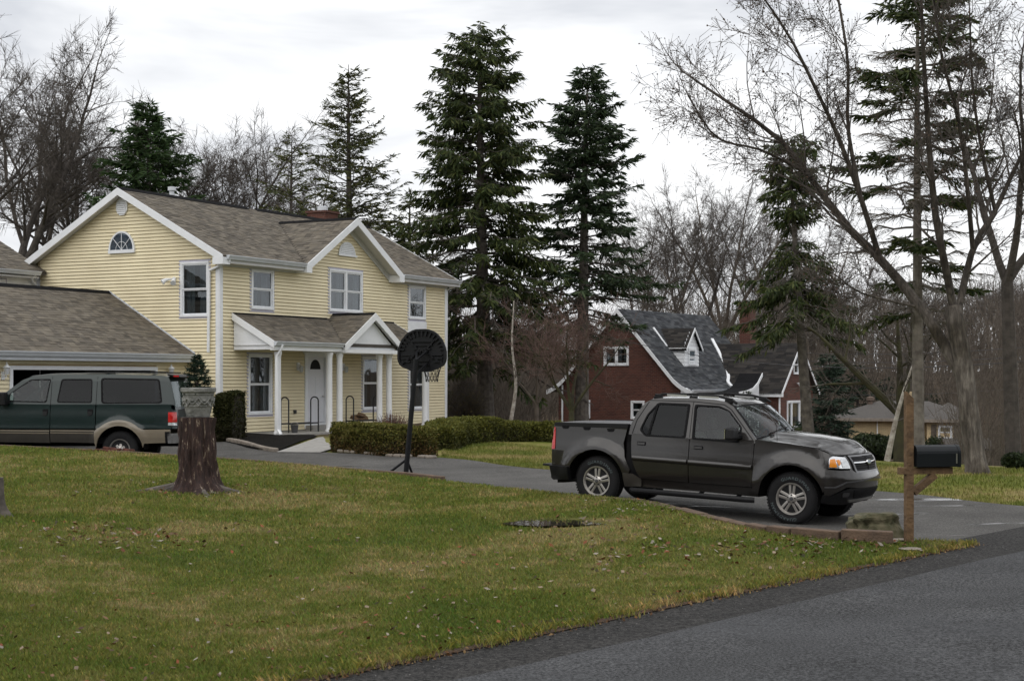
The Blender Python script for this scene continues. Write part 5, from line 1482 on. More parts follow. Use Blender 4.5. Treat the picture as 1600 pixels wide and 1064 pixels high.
# roof rack
for sd in (-1, 1):
    mb = MB(); pts = [(-2.36, sd*.66, 1.715), (-2.22, sd*.655, 1.775), (-1.72, sd*.655, 1.80), (-1.30, sd*.655, 1.792), (-1.08, sd*.655, 1.755), (-.99, sd*.665, 1.70)]
    for p, q in zip(pts[:-1], pts[1:]): mb.bar(p, q, .05, .035)
    for x in (-2.28, -1.70, -1.12): mb.box(x-.06, x+.06, sd*.655-.028, sd*.655+.028, 1.70, 1.775)
    rk = mb.build('roof_rack', M['trim_black'], truck, bevel=.008)
    for (a, b) in ((-2.13, -1.80), (-1.60, -1.28)):
        mb = MB(); mb.bar((a, sd*.675, 1.770), (b, sd*.675, 1.772), .016, .030); mb.build('rack_insert', M['steel'], rk)
# mirrors
for sd in (-1, 1):
    mb = MB(); mb.hexa([(-.90, sd*.84, 1.20), (-.80, sd*.84, 1.20), (-.82, sd*.96, 1.19), (-.92, sd*.96, 1.19), (-.90, sd*.84, 1.26), (-.80, sd*.84, 1.25), (-.82, sd*.96, 1.26), (-.92, sd*.96, 1.26)])
    mi = mb.build('mirror', M['trim_black'], truck, bevel=.01)
    mb = MB(); mb.hexa([(-.96, sd*.93, 1.17), (-.80, sd*.95, 1.18), (-.82, sd*1.17, 1.185), (-.95, sd*1.17, 1.175), (-.96, sd*.93, 1.36), (-.82, sd*.95, 1.35), (-.83, sd*1.15, 1.35), (-.94, sd*1.15, 1.36)]); mb.build('mirror_housing', M['trim_black'], mi, bevel=.03)
    mb = MB(); mb.box(-.965, -.955, min(sd*.96, sd*1.14), max(sd*.96, sd*1.14), 1.19, 1.34); mb.build('mirror_glass', M['chrome'], mi)
# bed: cover, rail caps, floor, tailgate
def lid(v, t): return Vector((-4.0+1.33*t, v*.815, 1.235+.055*t+.012*(1-v*v)))
grid_mesh('bed_cover', lid, -1, 1, 0, 1, 10, 6, M['trim_grey'], truck)
for sd in SIDES:
    rc = patch('rail_cap', TW, [[(-4.0, 1.185), (-4.005, 1.245), (-2.68, 1.300), (-2.69, 1.228)]], M['trim_black'], truck, .008, .06, .06, (sd,))
    for x in (-3.78, -3.40, -2.98): patch('tie_down', TW, [round_poly([(x-.07, 1.205), (x+.07, 1.21), (x+.045, 1.160), (x-.045, 1.157)], .02)], M['seal'], rc, .010, .012, .05, (sd,))
mb = MB(); mb.box(-4.055, -4.0, -.76, .76, .56, 1.20); mb.build('tailgate', M['paint_grey'], truck, bevel=.02)
mb = MB(); mb.box(-2.70, -2.66, -.82, .82, .6, 1.27); mb.build('bed_front', M['seal'], truck)
for sd in SIDES:
    tl = patch('taillight', TW, [round_poly([(-4.012, 1.172), (-3.958, 1.172), (-3.935, .83), (-4.07, .825), (-4.05, 1.0)], .015)], M['red_lens'], truck, .012, .03, .03, (sd,))
    patch('reverse_lens', TW, [round_poly([(-4.015, 1.145), (-3.985, 1.15), (-3.99, 1.08), (-4.028, 1.08)], .01)], M['clear_lens'], tl, .016, .004, .03, (sd,))
rb = [(TW.smin, .56), (-3.66, .575), (-3.66, .36), (-3.95, .345), (-4.12, .44), (TW.smin, .42)]
patch('rear_bumper', TW, [rb], M['trim_black'], truck, .05, .10, .05, SIDES)
mb = MB(); mb.box(-4.20, -4.02, -.80, .80, .545, .575); mb.build('bumper_step', M['trim_black'], truck)
mb = MB(); mb.tube([(-3.62, -.55, .36), (-3.80, -.74, .335), (-3.92, -.80, .325)], .032, 10); mb.build('exhaust_pipe', M['trim_black'], truck)
# running boards
for sd in (-1, 1):
    mb = MB(); mb.tube([(-2.58, sd*.86, .30), (-2.52, sd*.93, .30), (-.66, sd*.93, .315), (-.56, sd*.88, .315)], .042, 10); rbd = mb.build('running_board', M['trim_black'], truck, smooth=True)
    for x in (-2.2, -1.45, -.85):
        mb = MB(); mb.bar((x, sd*.92, .30), (x, sd*.60, .40), .05, .03); mb.build('bracket', M['trim_black'], rbd)
# wheel wells, underbody, cabin
for cx in (0.0, -3.19):
    for sd in (-1, 1):
        mb = MB(); n = 16
        ring = [(cx+.50*math.cos(math.pi*k/n), .38+.50*math.sin(math.pi*k/n)) for k in range(n+1)]
        for (a, b) in zip(ring[:-1], ring[1:]): mb.add([(a[0], sd*.84, a[1]), (b[0], sd*.84, b[1]), (b[0], sd*.50, b[1]), (a[0], sd*.50, a[1])], [(0, 1, 2, 3)])
        mb.prism(ring, 'y', sd*.50, sd*.49); mb.build('wheel_well', M['seal'], truck)
mb = MB(); mb.box(-2.66, -.52, -.80, .80, .36, .52); mb.box(-3.95, -3.72, -.6, .6, .42, .55); mb.box(.50, .70, -.55, .55, .38, .55); mb.box(-3.0, .4, -.38, .38, .34, .50); mb.build('underbody', M['seal'], truck)
for cx in (0.0, -3.19):
    mb = MB(); mb.tube([(cx, -.7, .38), (cx, .7, .38)], .05, 8); mb.build('axle', M['seal'], truck)
mb = MB(); mb.box(-.75, -.40, -.78, .78, .95, 1.17); mb.box(-2.64, -2.60, -.78, .78, .52, 1.14); mb.box(-.62, -.58, -.8, .8, .5, .95); mb.build('dashboard', M['interior'], truck)
seats(truck, (-1.55, -2.38), .36, .72, 1.38)
mb = MB(); mb.tube([(-.98+.06*math.sin(2*math.pi*k/20), .36+.18*math.cos(2*math.pi*k/20), 1.13+.17*math.sin(2*math.pi*k/20)) for k in range(21)], .014, 6, caps=False); mb.bar((-.98, .36, 1.13), (-.70, .36, 1.02), .05); mb.build('steering_wheel', M['trim_black'], truck)
mb = MB(); mb.tube([(-.30, -.74, 1.20), (-.36, -.745, 1.75)], [.004, .002], 5); mb.build('antenna', M['trim_black'], truck)
for (x, sd) in ((0, -1), (0, 1), (-3.19, -1), (-3.19, 1)):
    make_wheel(truck, (x, sd*.735, .382), .382, .222, .255, 'GUARDSMAN', 'GUARDSMAN' if x == 0 else None, side=sd)

# ---------------------------------------------------------------- large green SUV
def suv_prof(q, z, x, y):
    front = sm(4.0, 4.5, q)
    side = -.025*sm(1.05, 1.40, z)-.045*sm(.72, .50, z)+.010*sm(.98, .86, z)*sm(.70, .80, z)
    for cx in (0.0, 3.48):
        d = math.hypot(q-cx, z-.40); side += .035*sm(.74, .60, d)*sm(.35, .5, z)
    return side-.10*front*sm(.9, 1.25, z)
SW = Wrap(-1.13, 4.05, .985, .17, .38, 3.2, 2.8, suv_prof)
suv = thing('suv', 'long dark green SUV with tan lower trim parked before the garage', 'SUV', (-8.72, 35.3, gz(-10, 35.2)+.022), math.pi-R(3))
# local x forward is world -X, local y left is world -Y: the near side is the left side (+y)
def ln_poly(*p): return list(p)
sa_r, sa_f = arch(0, .40, .53, 176, 4, 22), arch(3.48, .40, .53, 176, 4, 22)
zb = 1.40
quarter = [(-1.16, .86), (-1.18, 1.24), (-1.16, zb), (.525, zb), (.538, .90)] + arch(0, .40, .60, 30, 150, 12)[0:]
quarter = [(-1.17, .865), (-1.19, 1.10), (-1.17, zb), (.528, zb), (.540, .865), (.48, .865)] + arch(0, .40, .66, 45, 135, 12) + [(-.50, .865)]
patch('rear_quarter', SW, [quarter], M['paint_green'], suv, 0, .03, .05, SIDES, joined=False)
for sd in SIDES:
    da = patch('door', SW, [round_poly([(.552, zb), (1.566, zb), (1.572, .865), (.556, .865)], .02, 2)], M['paint_green'], suv, .004, .03, .06, (sd,))
    db = patch('door', SW, [round_poly([(1.582, zb), (2.70, zb+.02), (2.78, .865), (1.587, .865)], .02, 2)], M['paint_green'], suv, .004, .03, .06, (sd,))
    for d_, a in ((da, .60), (db, 1.62)):
        patch('door_cladding', SW, [[(a-.045 if a < 1 else a-.033, .84), (1.566 if a < 1 else 2.78, .84), (1.572 if a < 1 else 2.82, .56), (a-.04 if a < 1 else a-.03, .545)]], M['clad_dark'], d_, .014, .03, .06, (sd,))
        patch('tan_stripe', SW, [[(a-.04, .825), (1.56 if a < 1 else 2.78, .835), (1.56 if a < 1 else 2.78, .760), (a-.02, .750)]], M['paint_tan'], d_, .024, .02, .08, (sd,))
        patch('stripe_groove', SW, [[(a-.03, .803), (1.56 if a < 1 else 2.78, .813), (1.56 if a < 1 else 2.78, .785), (a-.03, .775)]], M['clad_dark'], d_, .026, .02, .08, (sd,))
        patch('body_molding', SW, [[(a-.045 if a < 1 else a-.033, .915), (1.566 if a < 1 else 2.76, .915), (1.566 if a < 1 else 2.77, .868), (a-.045 if a < 1 else a-.033, .868)]], M['paint_green'], d_, .020, .02, .08, (sd,))
        patch('handle_recess', SW, [round_poly([(a, 1.30), (a+.13, 1.30), (a+.13, 1.20), (a, 1.20)], .02)], M['seal'], d_, .007, .003, .05, (sd,))
        patch('handle', SW, [round_poly([(a+.015, 1.245), (a+.115, 1.255), (a+.115, 1.155), (a+.02, 1.165)], .02)], M['trim_black'], d_, .03, .02, .05, (sd,))
    # flared tan arch and lower quarter
    fl_o = arch(0, .40, .66, 48, 132, 14)
    fl = [(.56, .80), (.50, .865)] + fl_o + [(-.50, .865), (-.56, .845), (-1.15, .85), (-1.16, .555), (-.56, .535), (-.525, .44)] + arch(0, .40, .53, 172, 6, 22) + [(.56, .55)]
    patch('arch_flare', SW, [fl], M['paint_tan'], suv, .030, .05, .05, (sd,))
    patch('fuel_door', SW, [round_poly([(-.80, 1.17), (-.62, 1.17), (-.62, 1.0), (-.80, 1.0)], .05)], M['paint_green'], suv, .004, .006, .06, (sd,))
    fe = [(2.715, zb+.02), (3.0, 1.40), (4.0, 1.30), (4.1, 1.27), (4.1, .72), (4.04, .70)] + arch(3.48, .40, .53, 25, 175, 20) + [(2.90, .55), (2.79, .56)]
    patch('front_fender', SW, [fe], M['paint_green'], suv, 0, .03, .06, (sd,))
    patch('front_arch_flare', SW, [[(2.87, .80), (2.95, .865)]+arch(3.48, .40, .66, 132, 48, 14)+[(4.02, .80), (4.04, .5)]+arch(3.48, .40, .53, 8, 174, 22)+[(2.86, .5)]], M['paint_tan'], suv, .030, .05, .06, (sd,))
S2 = SW.smax
patch('front_clip', SW, [[(4.1, 1.27), (S2, 1.27), (S2, .62), (4.1, .62)]], M['paint_green'], suv, 0, .03, .08, SIDES)
patch('front_bumper', SW, [[(4.06, .78), (S2, .80), (S2, .46), (4.08, .48)]], M['chrome'], suv, .06, .05, .08, SIDES)
patch('grille', SW, [[(4.45, 1.20), (S2, 1.20), (S2, .86), (4.45, .86)]], M['chrome'], suv, .012, .02, .08, SIDES)
for sd in SIDES: patch('headlight', SW, [[(4.12, 1.19), (4.42, 1.19), (4.42, .90), (4.12, .90)]], M['clear_lens'], suv, .012, .02, .06, (sd,))
patch('rear_panel', SW, [[(-1.185, .865), (SW.smin, .865), (SW.smin, 1.30), (-1.185, 1.30)]], M['paint_green'], suv, -.005, .03, .08, SIDES)
patch('rear_bumper', SW, [[(-1.10, .76), (SW.smin, .78), (SW.smin, .54), (-1.10, .54)]], M['chrome'], suv, .05, .08, .06, SIDES)
patch('bumper_end', SW, [[(-1.04, .80), (-1.15, .80), (-1.15, .55), (-1.04, .55)]], M['trim_black'], suv, .035, .05, .06, SIDES, joined=False)
for sd in SIDES:
    tl = patch('taillight', SW, [round_poly([(-1.105, 1.235), (-1.105, 1.01), (-1.34, 1.01), (-1.34, 1.235)], .012)], M['red_lens'], suv, .014, .03, .04, (sd,))
    patch('reverse_lens', SW, [[(-1.105, 1.003), (-1.105, .94), (-1.34, .94), (-1.34, 1.003)]], M['clear_lens'], tl, .014, .03, .04, (sd,))
def sgh(q, z, off=0.0, side=-1):
    y = .962-.20*max(z-1.40, 0)-.25*max(z-1.93, 0)
    return Vector((q, side*(y+off), z))
sout = [(-1.24, 1.39), (-1.215, 1.55), (-1.13, 1.90), (-1.06, 2.02), (-.9, 2.05), (0, 2.075), (1.2, 2.075), (1.75, 2.065), (2.05, 2.03), (2.25, 1.95), (2.95, 1.42), (2.95, 1.39)]
w1 = round_poly([(.445, 1.985), (-.855, 1.965), (-.945, 1.445), (.402, 1.435)], .07)
w2 = round_poly([(1.350, 1.965), (.665, 1.965), (.645, 1.45), (1.425, 1.455)], .06)
w3 = round_poly([(2.52, 1.64), (2.06, 1.955), (1.610, 1.965), (1.680, 1.455), (2.53, 1.475)], .05)
for sd in SIDES:
    g_ = patch('cab_side', sgh, [sout, w1, w2, w3], M['paint_green'], suv, 0, .03, .08, (sd,))
    for w_, m_ in ((w1, 'dark_glass'), (w2, 'dark_glass'), (w3, 'auto_glass')):
        cx, cz = sum(p[0] for p in w_)/len(w_), sum(p[1] for p in w_)/len(w_)
        big = [(cx+(a-cx)*1.03, cz+(b-cz)*1.05) for a, b in w_]; sml = [(cx+(a-cx)*.975, cz+(b-cz)*.955) for a, b in w_]
        patch('window_seal', sgh, [big, sml], M['seal'], g_, .005, .02, .1, (sd,)); patch('side_window', sgh, [w_], M[m_], g_, -.006, 0, .2, (sd,))
    for a in (.540, 1.574): patch('door_seam', sgh, [[(a-.005, 2.03), (a+.005, 2.03), (a+.005, 1.39), (a-.005, 1.39)]], M['seal'], g_, .0025, .002, .1, (sd,))
    mb = MB(); mb.box(2.50, 2.64, *sorted((sd*.95, sd*1.03)), 1.42, 1.50); mi = mb.build('mirror', M['trim_black'], suv)
    mb = MB(); mb.box(2.52, 2.70, *sorted((sd*1.01, sd*1.22)), 1.38, 1.68); mb.build('mirror_housing', M['trim_black'], mi, bevel=.03)
def sroof(v, t):
    x = -1.06+3.15*t; zs = float(np.interp(x, [a for a, b in sout[3:9]], [b for a, b in sout[3:9]])); y = -sgh(0, zs).y
    return Vector((x, v*y, zs+.04*(1-abs(v)**2.5)))
grid_mesh('roof', sroof, -1, 1, 0, 1, 20, 24, M['paint_green'], suv)
def sws(v, t):
    a = Vector((2.07, v*-sgh(0, 2.02).y, 2.02)); b = Vector((2.93, v*.95, 1.42)); bl = 1-v*v
    return a.lerp(b, t)+Vector((.14*bl, 0, .03*bl))
grid_mesh('windshield', sws, -1, 1, 0, 1, 16, 8, M['auto_glass'], suv)
def shood(v, t): return Vector((2.90+1.36*t-.12*v*v*t, v*(.95-.12*t*t), 1.42-.14*t*t+.06*(1-v*v)))
grid_mesh('hood', shood, -1, 1, 0, 1, 14, 12, M['paint_green'], suv)
def srw(v, t):
    a = Vector((-1.07, v*-sgh(0, 2.02).y, 2.02)); b = Vector((-1.26, v*.94, 1.28)); return a.lerp(b, t)+Vector((-.06*(1-v*v), 0, .02*(1-v*v)))
grid_mesh('tailgate', srw, -1, 1, 0, 1, 14, 10, M['paint_green'], suv)
grid_mesh('rear_window', lambda v, t: srw(v, t)+Vector((-.012, 0, .004)), -.96, .96, .10, .92, 14, 8, M['auto_glass'], suv)
mb = MB(); mb.hexa([(-1.33, -.80, 2.0), (-1.04, -.82, 2.05), (-1.04, .82, 2.05), (-1.33, .80, 2.0), (-1.33, -.80, 2.03), (-1.04, -.82, 2.09), (-1.04, .82, 2.09), (-1.33, .80, 2.03)]); sp_ = mb.build('spoiler', M['trim_black'], suv, bevel=.01)
mb = MB(); mb.box(-1.335, -1.331, -.2, .2, 2.003, 2.028); mb.box(-1.30, -1.18, .795, .815, 2.02, 2.055); mb.build('brake_light', M['red_lens'], sp_)
for sd in (-1, 1):
    mb = MB()
    for (a, b) in ((-.95, -.30), (.2, .85)): mb.bar((a, sd*.62, 2.115), (b, sd*.62, 2.125), .05, .03)
    mb.build('roof_rail', M['trim_black'], suv)
for x in (.42, -.62):
    mb = MB(); mb.bar((x, -.64, 2.13), (x, .64, 2.13), .05, .03); mb.build('cross_bar', M['trim_black'], suv)
mb = MB(); mb.box(-1.1, 2.7, -.85, .85, .52, .66); mb.box(-1.3, 4.3, -.42, .42, .45, .6); mb.box(-.55, .55, -.6, .6, .6, 1.0); mb.build('underbody', M['seal'], suv)
for cx in (0.0, 3.48):
    for sd in (-1, 1):
        mb = MB(); n = 16
        ring = [(cx+.55*math.cos(math.pi*k/n), .40+.55*math.sin(math.pi*k/n)) for k in range(n+1)]
        for (a, b) in zip(ring[:-1], ring[1:]): mb.add([(a[0], sd*.95, a[1]), (b[0], sd*.95, b[1]), (b[0], sd*.58, b[1]), (a[0], sd*.58, a[1])], [(0, 1, 2, 3)])
        mb.prism(ring, 'y', sd*.58, sd*.57); mb.build('wheel_well', M['seal'], suv)
seats(suv, (1.75, .75, -.25), .40, .92, 1.62)
mb = MB(); mb.box(2.45, 2.85, -.85, .85, 1.15, 1.38); mb.build('dashboard', M['interior'], suv)
for (x, sd) in ((0, -1), (0, 1), (3.48, -1), (3.48, 1)):
    make_wheel(suv, (x, sd*.83, .402), .402, .225, .265, 'GUARDSMAN' if False else None, None, spokes=7, kind='plain', side=sd)
# ------------------------------------------------------------------ trees
def prisms(P0, P1, R0, R1, n=3):
    """many tapered prisms at once (segments of branches)"""
    P0, P1 = np.asarray(P0, float), np.asarray(P1, float); R0, R1 = np.asarray(R0, float), np.asarray(R1, float)
    k = len(P0); d = P1-P0; L_ = np.linalg.norm(d, axis=1, keepdims=True); d = d/np.maximum(L_, 1e-6)
    a = np.cross(d, np.array([0.31, 0.17, 0.93])); bad = np.linalg.norm(a, axis=1) < 1e-3; a[bad] = np.cross(d[bad], np.array([1.0, 0, 0]))
    a /= np.linalg.norm(a, axis=1, keepdims=True); b = np.cross(d, a)
    V = np.zeros((k, 2*n, 3))
    for j in range(n):
        t = 2*np.pi*j/n; o = a*np.cos(t)+b*np.sin(t)
        V[:, j] = P0+o*R0[:, None]; V[:, n+j] = P1+o*R1[:, None]
    base = (np.arange(k)*2*n)[:, None]
    F = np.concatenate([base+np.array([[j, (j+1) % n, n+(j+1) % n, n+j]]) for j in range(n)], 0)
    return V.reshape(-1, 3), F

class Skel:
    """branches as chains; big ones become welded tubes, small ones prisms"""
    def __init__(s, seed): s.r = np.random.default_rng(seed); s.big = []; s.small = []; s.tips = []
    def chain(s, pts, r0, r1, big):
        rad = np.linspace(r0, r1, len(pts))
        (s.big if big else s.small).append((np.array(pts), rad))

def rotate_about(v, axis, ang):
    axis = axis/np.linalg.norm(axis); return v*math.cos(ang)+np.cross(axis, v)*math.sin(ang)+axis*np.dot(axis, v)*(1-math.cos(ang))

def grow(sk, p, d, length, rad, lvl, prm):
    """one branch and, recursively, its children"""
    r = sk.r; nseg = max(3, int(5-lvl*.6)+ (2 if lvl == 0 else 0)); pts = [p.copy()]; dirs = [d.copy()]
    step = length/nseg; wob = prm['wob'][min(lvl, len(prm['wob'])-1)]; up = prm['up'][min(lvl, len(prm['up'])-1)]
    for i in range(nseg):
        d = d+r.normal(size=3)*wob+np.array([0, 0, up]); d /= np.linalg.norm(d)
        p = p+d*step; pts.append(p.copy()); dirs.append(d.copy())
    taper = prm.get('taper', .45)
    r1 = max(rad*taper, prm['rmin'])
    sk.chain(pts, rad, r1, lvl <= prm.get('biglvl', 1))
    if lvl >= prm['levels']:
        sk.tips.append((np.array(pts), np.array(dirs), length)); return
    n = prm['n'][lvl]; n = max(1, int(round(n*r.uniform(.8, 1.2)))); t0 = prm['t0'][lvl]
    for k in range(n):
        t = t0+(1-t0)*(k+r.uniform(.1, .9))/n
        f = t*nseg; i = min(int(f), nseg-1); q = pts[i]+(pts[i+1]-pts[i])*(f-i)
        pd = dirs[min(i+1, nseg)]
        ax = np.cross(pd, r.normal(size=3)); ang = R(r.uniform(*prm['ang'][lvl]))
        cd = rotate_about(pd, ax, ang)
        cd[2] += prm.get('lift', .1); cd /= np.linalg.norm(cd)
        cl = length*prm['ratio'][lvl]*r.uniform(.7, 1.15)*(1.15-.5*t if lvl else 1.0)
        rr = (rad+(r1-rad)*t)*prm.get('rratio', .58)*r.uniform(.75, 1.0)
        grow(sk, q, cd, cl, max(rr, prm['rmin']), lvl+1, prm)
    # leader goes on
    if prm.get('leader', True) and lvl < prm['levels']:
        grow(sk, pts[-1], dirs[-1], length*prm['ratio'][lvl]*r.uniform(.8, 1.1), r1*.95, lvl+1, prm)

def fine_twigs(sk, per, ln, rad, r2=None):
    """vectorised last twigs along every tip branch"""
    r = sk.r; P0, P1 = [], []
    for pts, dirs, L_ in sk.tips:
        n = max(1, int(per*r.uniform(.7, 1.3)))
        t = r.uniform(.15, 1.0, n)*(len(pts)-1); i = np.minimum(t.astype(int), len(pts)-2); f = (t-i)[:, None]
        q = pts[i]*(1-f)+pts[i+1]*f; d = dirs[i]
        dd = d+r.normal(size=(n, 3))*.62; dd[:, 2] += .06; dd /= np.linalg.norm(dd, axis=1, keepdims=True)
        l = ln*r.uniform(.45, 1.2, (n, 1))
        P0.append(q); P1.append(q+dd*l)
    P0, P1 = np.concatenate(P0), np.concatenate(P1)
    return P0, P1, np.full(len(P0), rad), np.full(len(P0), rad*.45)

def build_tree(name, label, sk, bark, twig, per=5, ln=.5, tr=.008, cat='tree', group=None, loc=(0, 0, 0), flare=0.0, buds=None, bigsides=8):
    root = thing(name, label, cat, loc, 0, group)
    mb = MB()
    for pts, rad in sk.big: mb.tube([tuple(p) for p in pts], list(rad), bigsides, caps=True)
    mb.build('trunk', bark, root, smooth=True)
    A, B, C_, D = [], [], [], []
    for pts, rad in sk.small:
        A.append(pts[:-1]); B.append(pts[1:]); C_.append(rad[:-1]); D.append(rad[1:])
    if per > 0 and sk.tips:
        q = fine_twigs(sk, per, ln, tr); A.append(q[0]); B.append(q[1]); C_.append(q[2]); D.append(q[3])
    V, F = prisms(np.concatenate(A), np.concatenate(B), np.concatenate(C_), np.concatenate(D))
    link('crown', np_mesh('crown', V, F), twig, root)
    if buds is not None:
        r = sk.r; e = q[1]; k = len(e); s = r.uniform(*buds[1], (k, 1)); u = r.normal(size=(k, 3)); u /= np.linalg.norm(u, axis=1, keepdims=True); w = np.cross(u, r.normal(size=(k, 3))); w /= np.linalg.norm(w, axis=1, keepdims=True)
        V = np.stack([e-u*s, e-w*s, e+u*s, e+w*s], 1).reshape(-1, 3); o = (np.arange(k)*4)[:, None]
        me = np_mesh('buds', V, np.concatenate([o, o+1, o+2, o+3], 1)); col_attr(me, np.repeat(np.array([buds[0]])*r.uniform(.6, 1.3, (k, 1)), 4, axis=0))
        bo = link('buds', me, M['leaf'], root); bo['kind'] = 'stuff'
    return root

def copy_tree(root, loc, rotz, scale, label, group=None):
    c = root.copy(); COL.objects.link(c); c.location = loc; c.rotation_euler = (0, 0, rotz); c.scale = scale if isinstance(scale, tuple) else (scale,)*3
    c['label'] = label
    if group: c['group'] = group
    for ch in root.children:
        k = ch.copy(); COL.objects.link(k); k.parent = c
    return c

def trunk_flare(base, r, h, bark, root, seed=0, lobes=5):
    pass

# ---- conifers
def conifer(name, label, loc, h, rad_base, crown_r, h0, seed, col, droop=.35, hang=.3, whorl=.55, per=7, sprays=26, size=.26, lean=(0, 0), prof=None, dead=0.0, bark='bark_dark', group=None, gap=0.0, cat='tree', lift_top=.5, jit=.10, lmin=.55):
    """spruce/hemlock: trunk, whorled branches, sprays of needles along drooping side shoots"""
    r = np.random.default_rng(seed); root = thing(name, label, cat, loc, 0, group)
    top = np.array([lean[0], lean[1], h])
    tp = [np.array([0, 0, -.1])+top*t+np.array([.03*math.sin(5*t+seed), .03*math.cos(4*t), 0])*h*.1*t for t in np.linspace(0, 1, 14)]
    mb = MB(); rr = [rad_base*(1-t)**.85+.012 for t in np.linspace(0, 1, 14)]; rr[0] *= 1.25
    mb.tube([tuple(p) for p in tp], rr, 10); mb.build('trunk', M[bark], root, smooth=True)
    prof = prof or (lambda t: (1-t)**.85*(1-.25*max(0, .12-t)/.12))
    A, B, C_, D = [], [], [], []
    sp0, spd, spl = [], [], []
    z = h0
    while z < h*.985:
        t = (z-h0)/(h-h0); L0 = crown_r*prof(t)
        n = max(3, int(per*r.uniform(.7, 1.3))); a0 = r.uniform(0, 6.28)
        for k in range(n):
            if r.random() < gap: continue
            a = a0+2*math.pi*k/n+r.uniform(-.35, .35); zz = z+r.uniform(-.9, .9)*whorl
            L_ = L0*r.uniform(lmin, 1.12)+.12
            th = zz/h; base = np.array([np.interp(th, np.linspace(0, 1, 14), [p[i] for p in tp]) for i in range(3)])
            e = lift_top*t-.05+r.uniform(-jit, jit); dr = droop*(1-t*.75)
            m_ = 7; pts = []
            for j in range(m_+1):
                s = j/m_; x = L_*s
                zc = L_*(e*s-dr*s**1.6*1.0+.22*dr*s**4*1.8)
                pts.append(base+np.array([math.cos(a)*x, math.sin(a)*x, zc])+r.normal(size=3)*.02*L_)
            pts = np.array(pts); rb = max(.012, .012+.012*L_)
            ra = np.linspace(rb, .006, m_+1); A.append(pts[:-1]); B.append(pts[1:]); C_.append(ra[:-1]); D.append(ra[1:])
            isdead = r.random() < dead*(1-t)
            # side shoots
            ns = int(sprays*L_/2.2)+4
            s = r.uniform(.18 if L_ > 1 else .05, 1.0, ns)**.8; f = s*m_; i = np.minimum(f.astype(int), m_-1); ff = (f-i)[:, None]
            q = pts[i]*(1-ff)+pts[i+1]*ff; dv = pts[i+1]-pts[i]; dv /= np.linalg.norm(dv, axis=1, keepdims=True)
            sd = np.where(r.random(ns) < .5, -1, 1)[:, None]; perp = np.stack([-dv[:, 1], dv[:, 0], np.zeros(ns)], 1)
            g = dv*r.uniform(.35, .9, (ns, 1))+perp*sd*r.uniform(.3, 1.0, (ns, 1)); g[:, 2] -= hang*r.uniform(.3, 1.5, ns); g /= np.linalg.norm(g, axis=1, keepdims=True)
            sl_ = (.18+.34*(1-s)*min(L_, 2.6)/2.2)*r.uniform(.7, 1.4, ns)
            if isdead:
                A.append(q); B.append(q+g*sl_[:, None]); C_.append(np.full(ns, .006)); D.append(np.full(ns, .003)); continue
            sp0.append(q); spd.append(g); spl.append(sl_)
        z += whorl*(1.15-.55*t)*r.uniform(.8, 1.2)
    V, F = prisms(np.concatenate(A), np.concatenate(B), np.concatenate(C_), np.concatenate(D))
    link('branches', np_mesh('branches', V, F), M[bark], root)['kind'] = 'stuff'
    p, d, l = np.concatenate(sp0), np.concatenate(spd), np.concatenate(spl)
    # needles: each side shoot carries overlapping spindle-shaped sprays
    reps = np.maximum(1, (l/(size*.36)).astype(int)); idx = np.repeat(np.arange(len(p)), reps); k = len(idx)
    off = np.concatenate([np.arange(x)/x for x in reps])
    q = p[idx]+d[idx]*(l[idx]*off)[:, None]; dd = d[idx]+r.normal(size=(k, 3))*.30; dd[:, 2] -= .08; dd /= np.linalg.norm(dd, axis=1, keepdims=True)
    sl2 = size*r.uniform(.6, 1.3, (k, 1)); w = np.cross(dd, r.normal(size=(k, 3))); w /= np.linalg.norm(w, axis=1, keepdims=True); w = w*sl2*r.uniform(.075, .135, (k, 1))
    V = np.stack([q, q+dd*sl2*.45-w, q+dd*sl2, q+dd*sl2*.45+w], 1).reshape(-1, 3); o = (np.arange(k)*4)[:, None]
    me = np_mesh('crown', V, np.concatenate([o, o+1, o+2, o+3], 1))
    c = np.array(col)[r.integers(len(col), size=k)]*r.uniform(.6, 1.4, (k, 1)); col_attr(me, np.repeat(c, 4, axis=0))
    link('crown', me, M['leaf'], root)
    return root

def base_pt(px, d, z=None):
    x = (px-800)/FPX*d; return (x, d, gz(x, d) if z is None else z)
def hgt(py, d, z): return EYE+(HORIZON-py)/FPX*d-z

GREEN = [(.034, .052, .014), (.048, .066, .018), (.022, .036, .011), (.068, .080, .022)]
OLIVE = [(.056, .068, .020), (.078, .086, .024), (.040, .052, .016), (.10, .098, .032)]
BLUE = [(.022, .040, .024), (.030, .052, .034), (.016, .030, .018), (.044, .064, .042)]

# big Norway spruce right of the house
b = base_pt(760, 60)
conifer('spruce_tree', 'tallest spruce with drooping branches right of the yellow house', b, hgt(38, 60, b[2]), .34, 4.7, 3.6, 3, GREEN, droop=.48, hang=.75, whorl=.44, per=10, sprays=60, size=.33,
        prof=lambda t: min((1-t)**.56, (1-t)*2.9)*(.92+.08*math.sin(9*t+.5)), lean=(-.35, 0), dead=.30, gap=.08, bark='bark_grey')
b = base_pt(908, 62)
conifer('spruce_tree', 'second tall spruce with upturned tips left of the brick house', b, hgt(104, 62, b[2]), .30, 3.7, 4.6, 8, [(.028, .050, .022), (.040, .064, .028), (.020, .036, .016), (.052, .074, .032)], droop=.22, hang=.30, whorl=.42, per=10, sprays=60, size=.31,
        prof=lambda t: min((1-t)**.60, (1-t)*2.7)*(.92+.08*math.sin(11*t)), lean=(.25, 0), dead=.25, gap=.10, bark='bark_grey')
b = base_pt(546, 66)
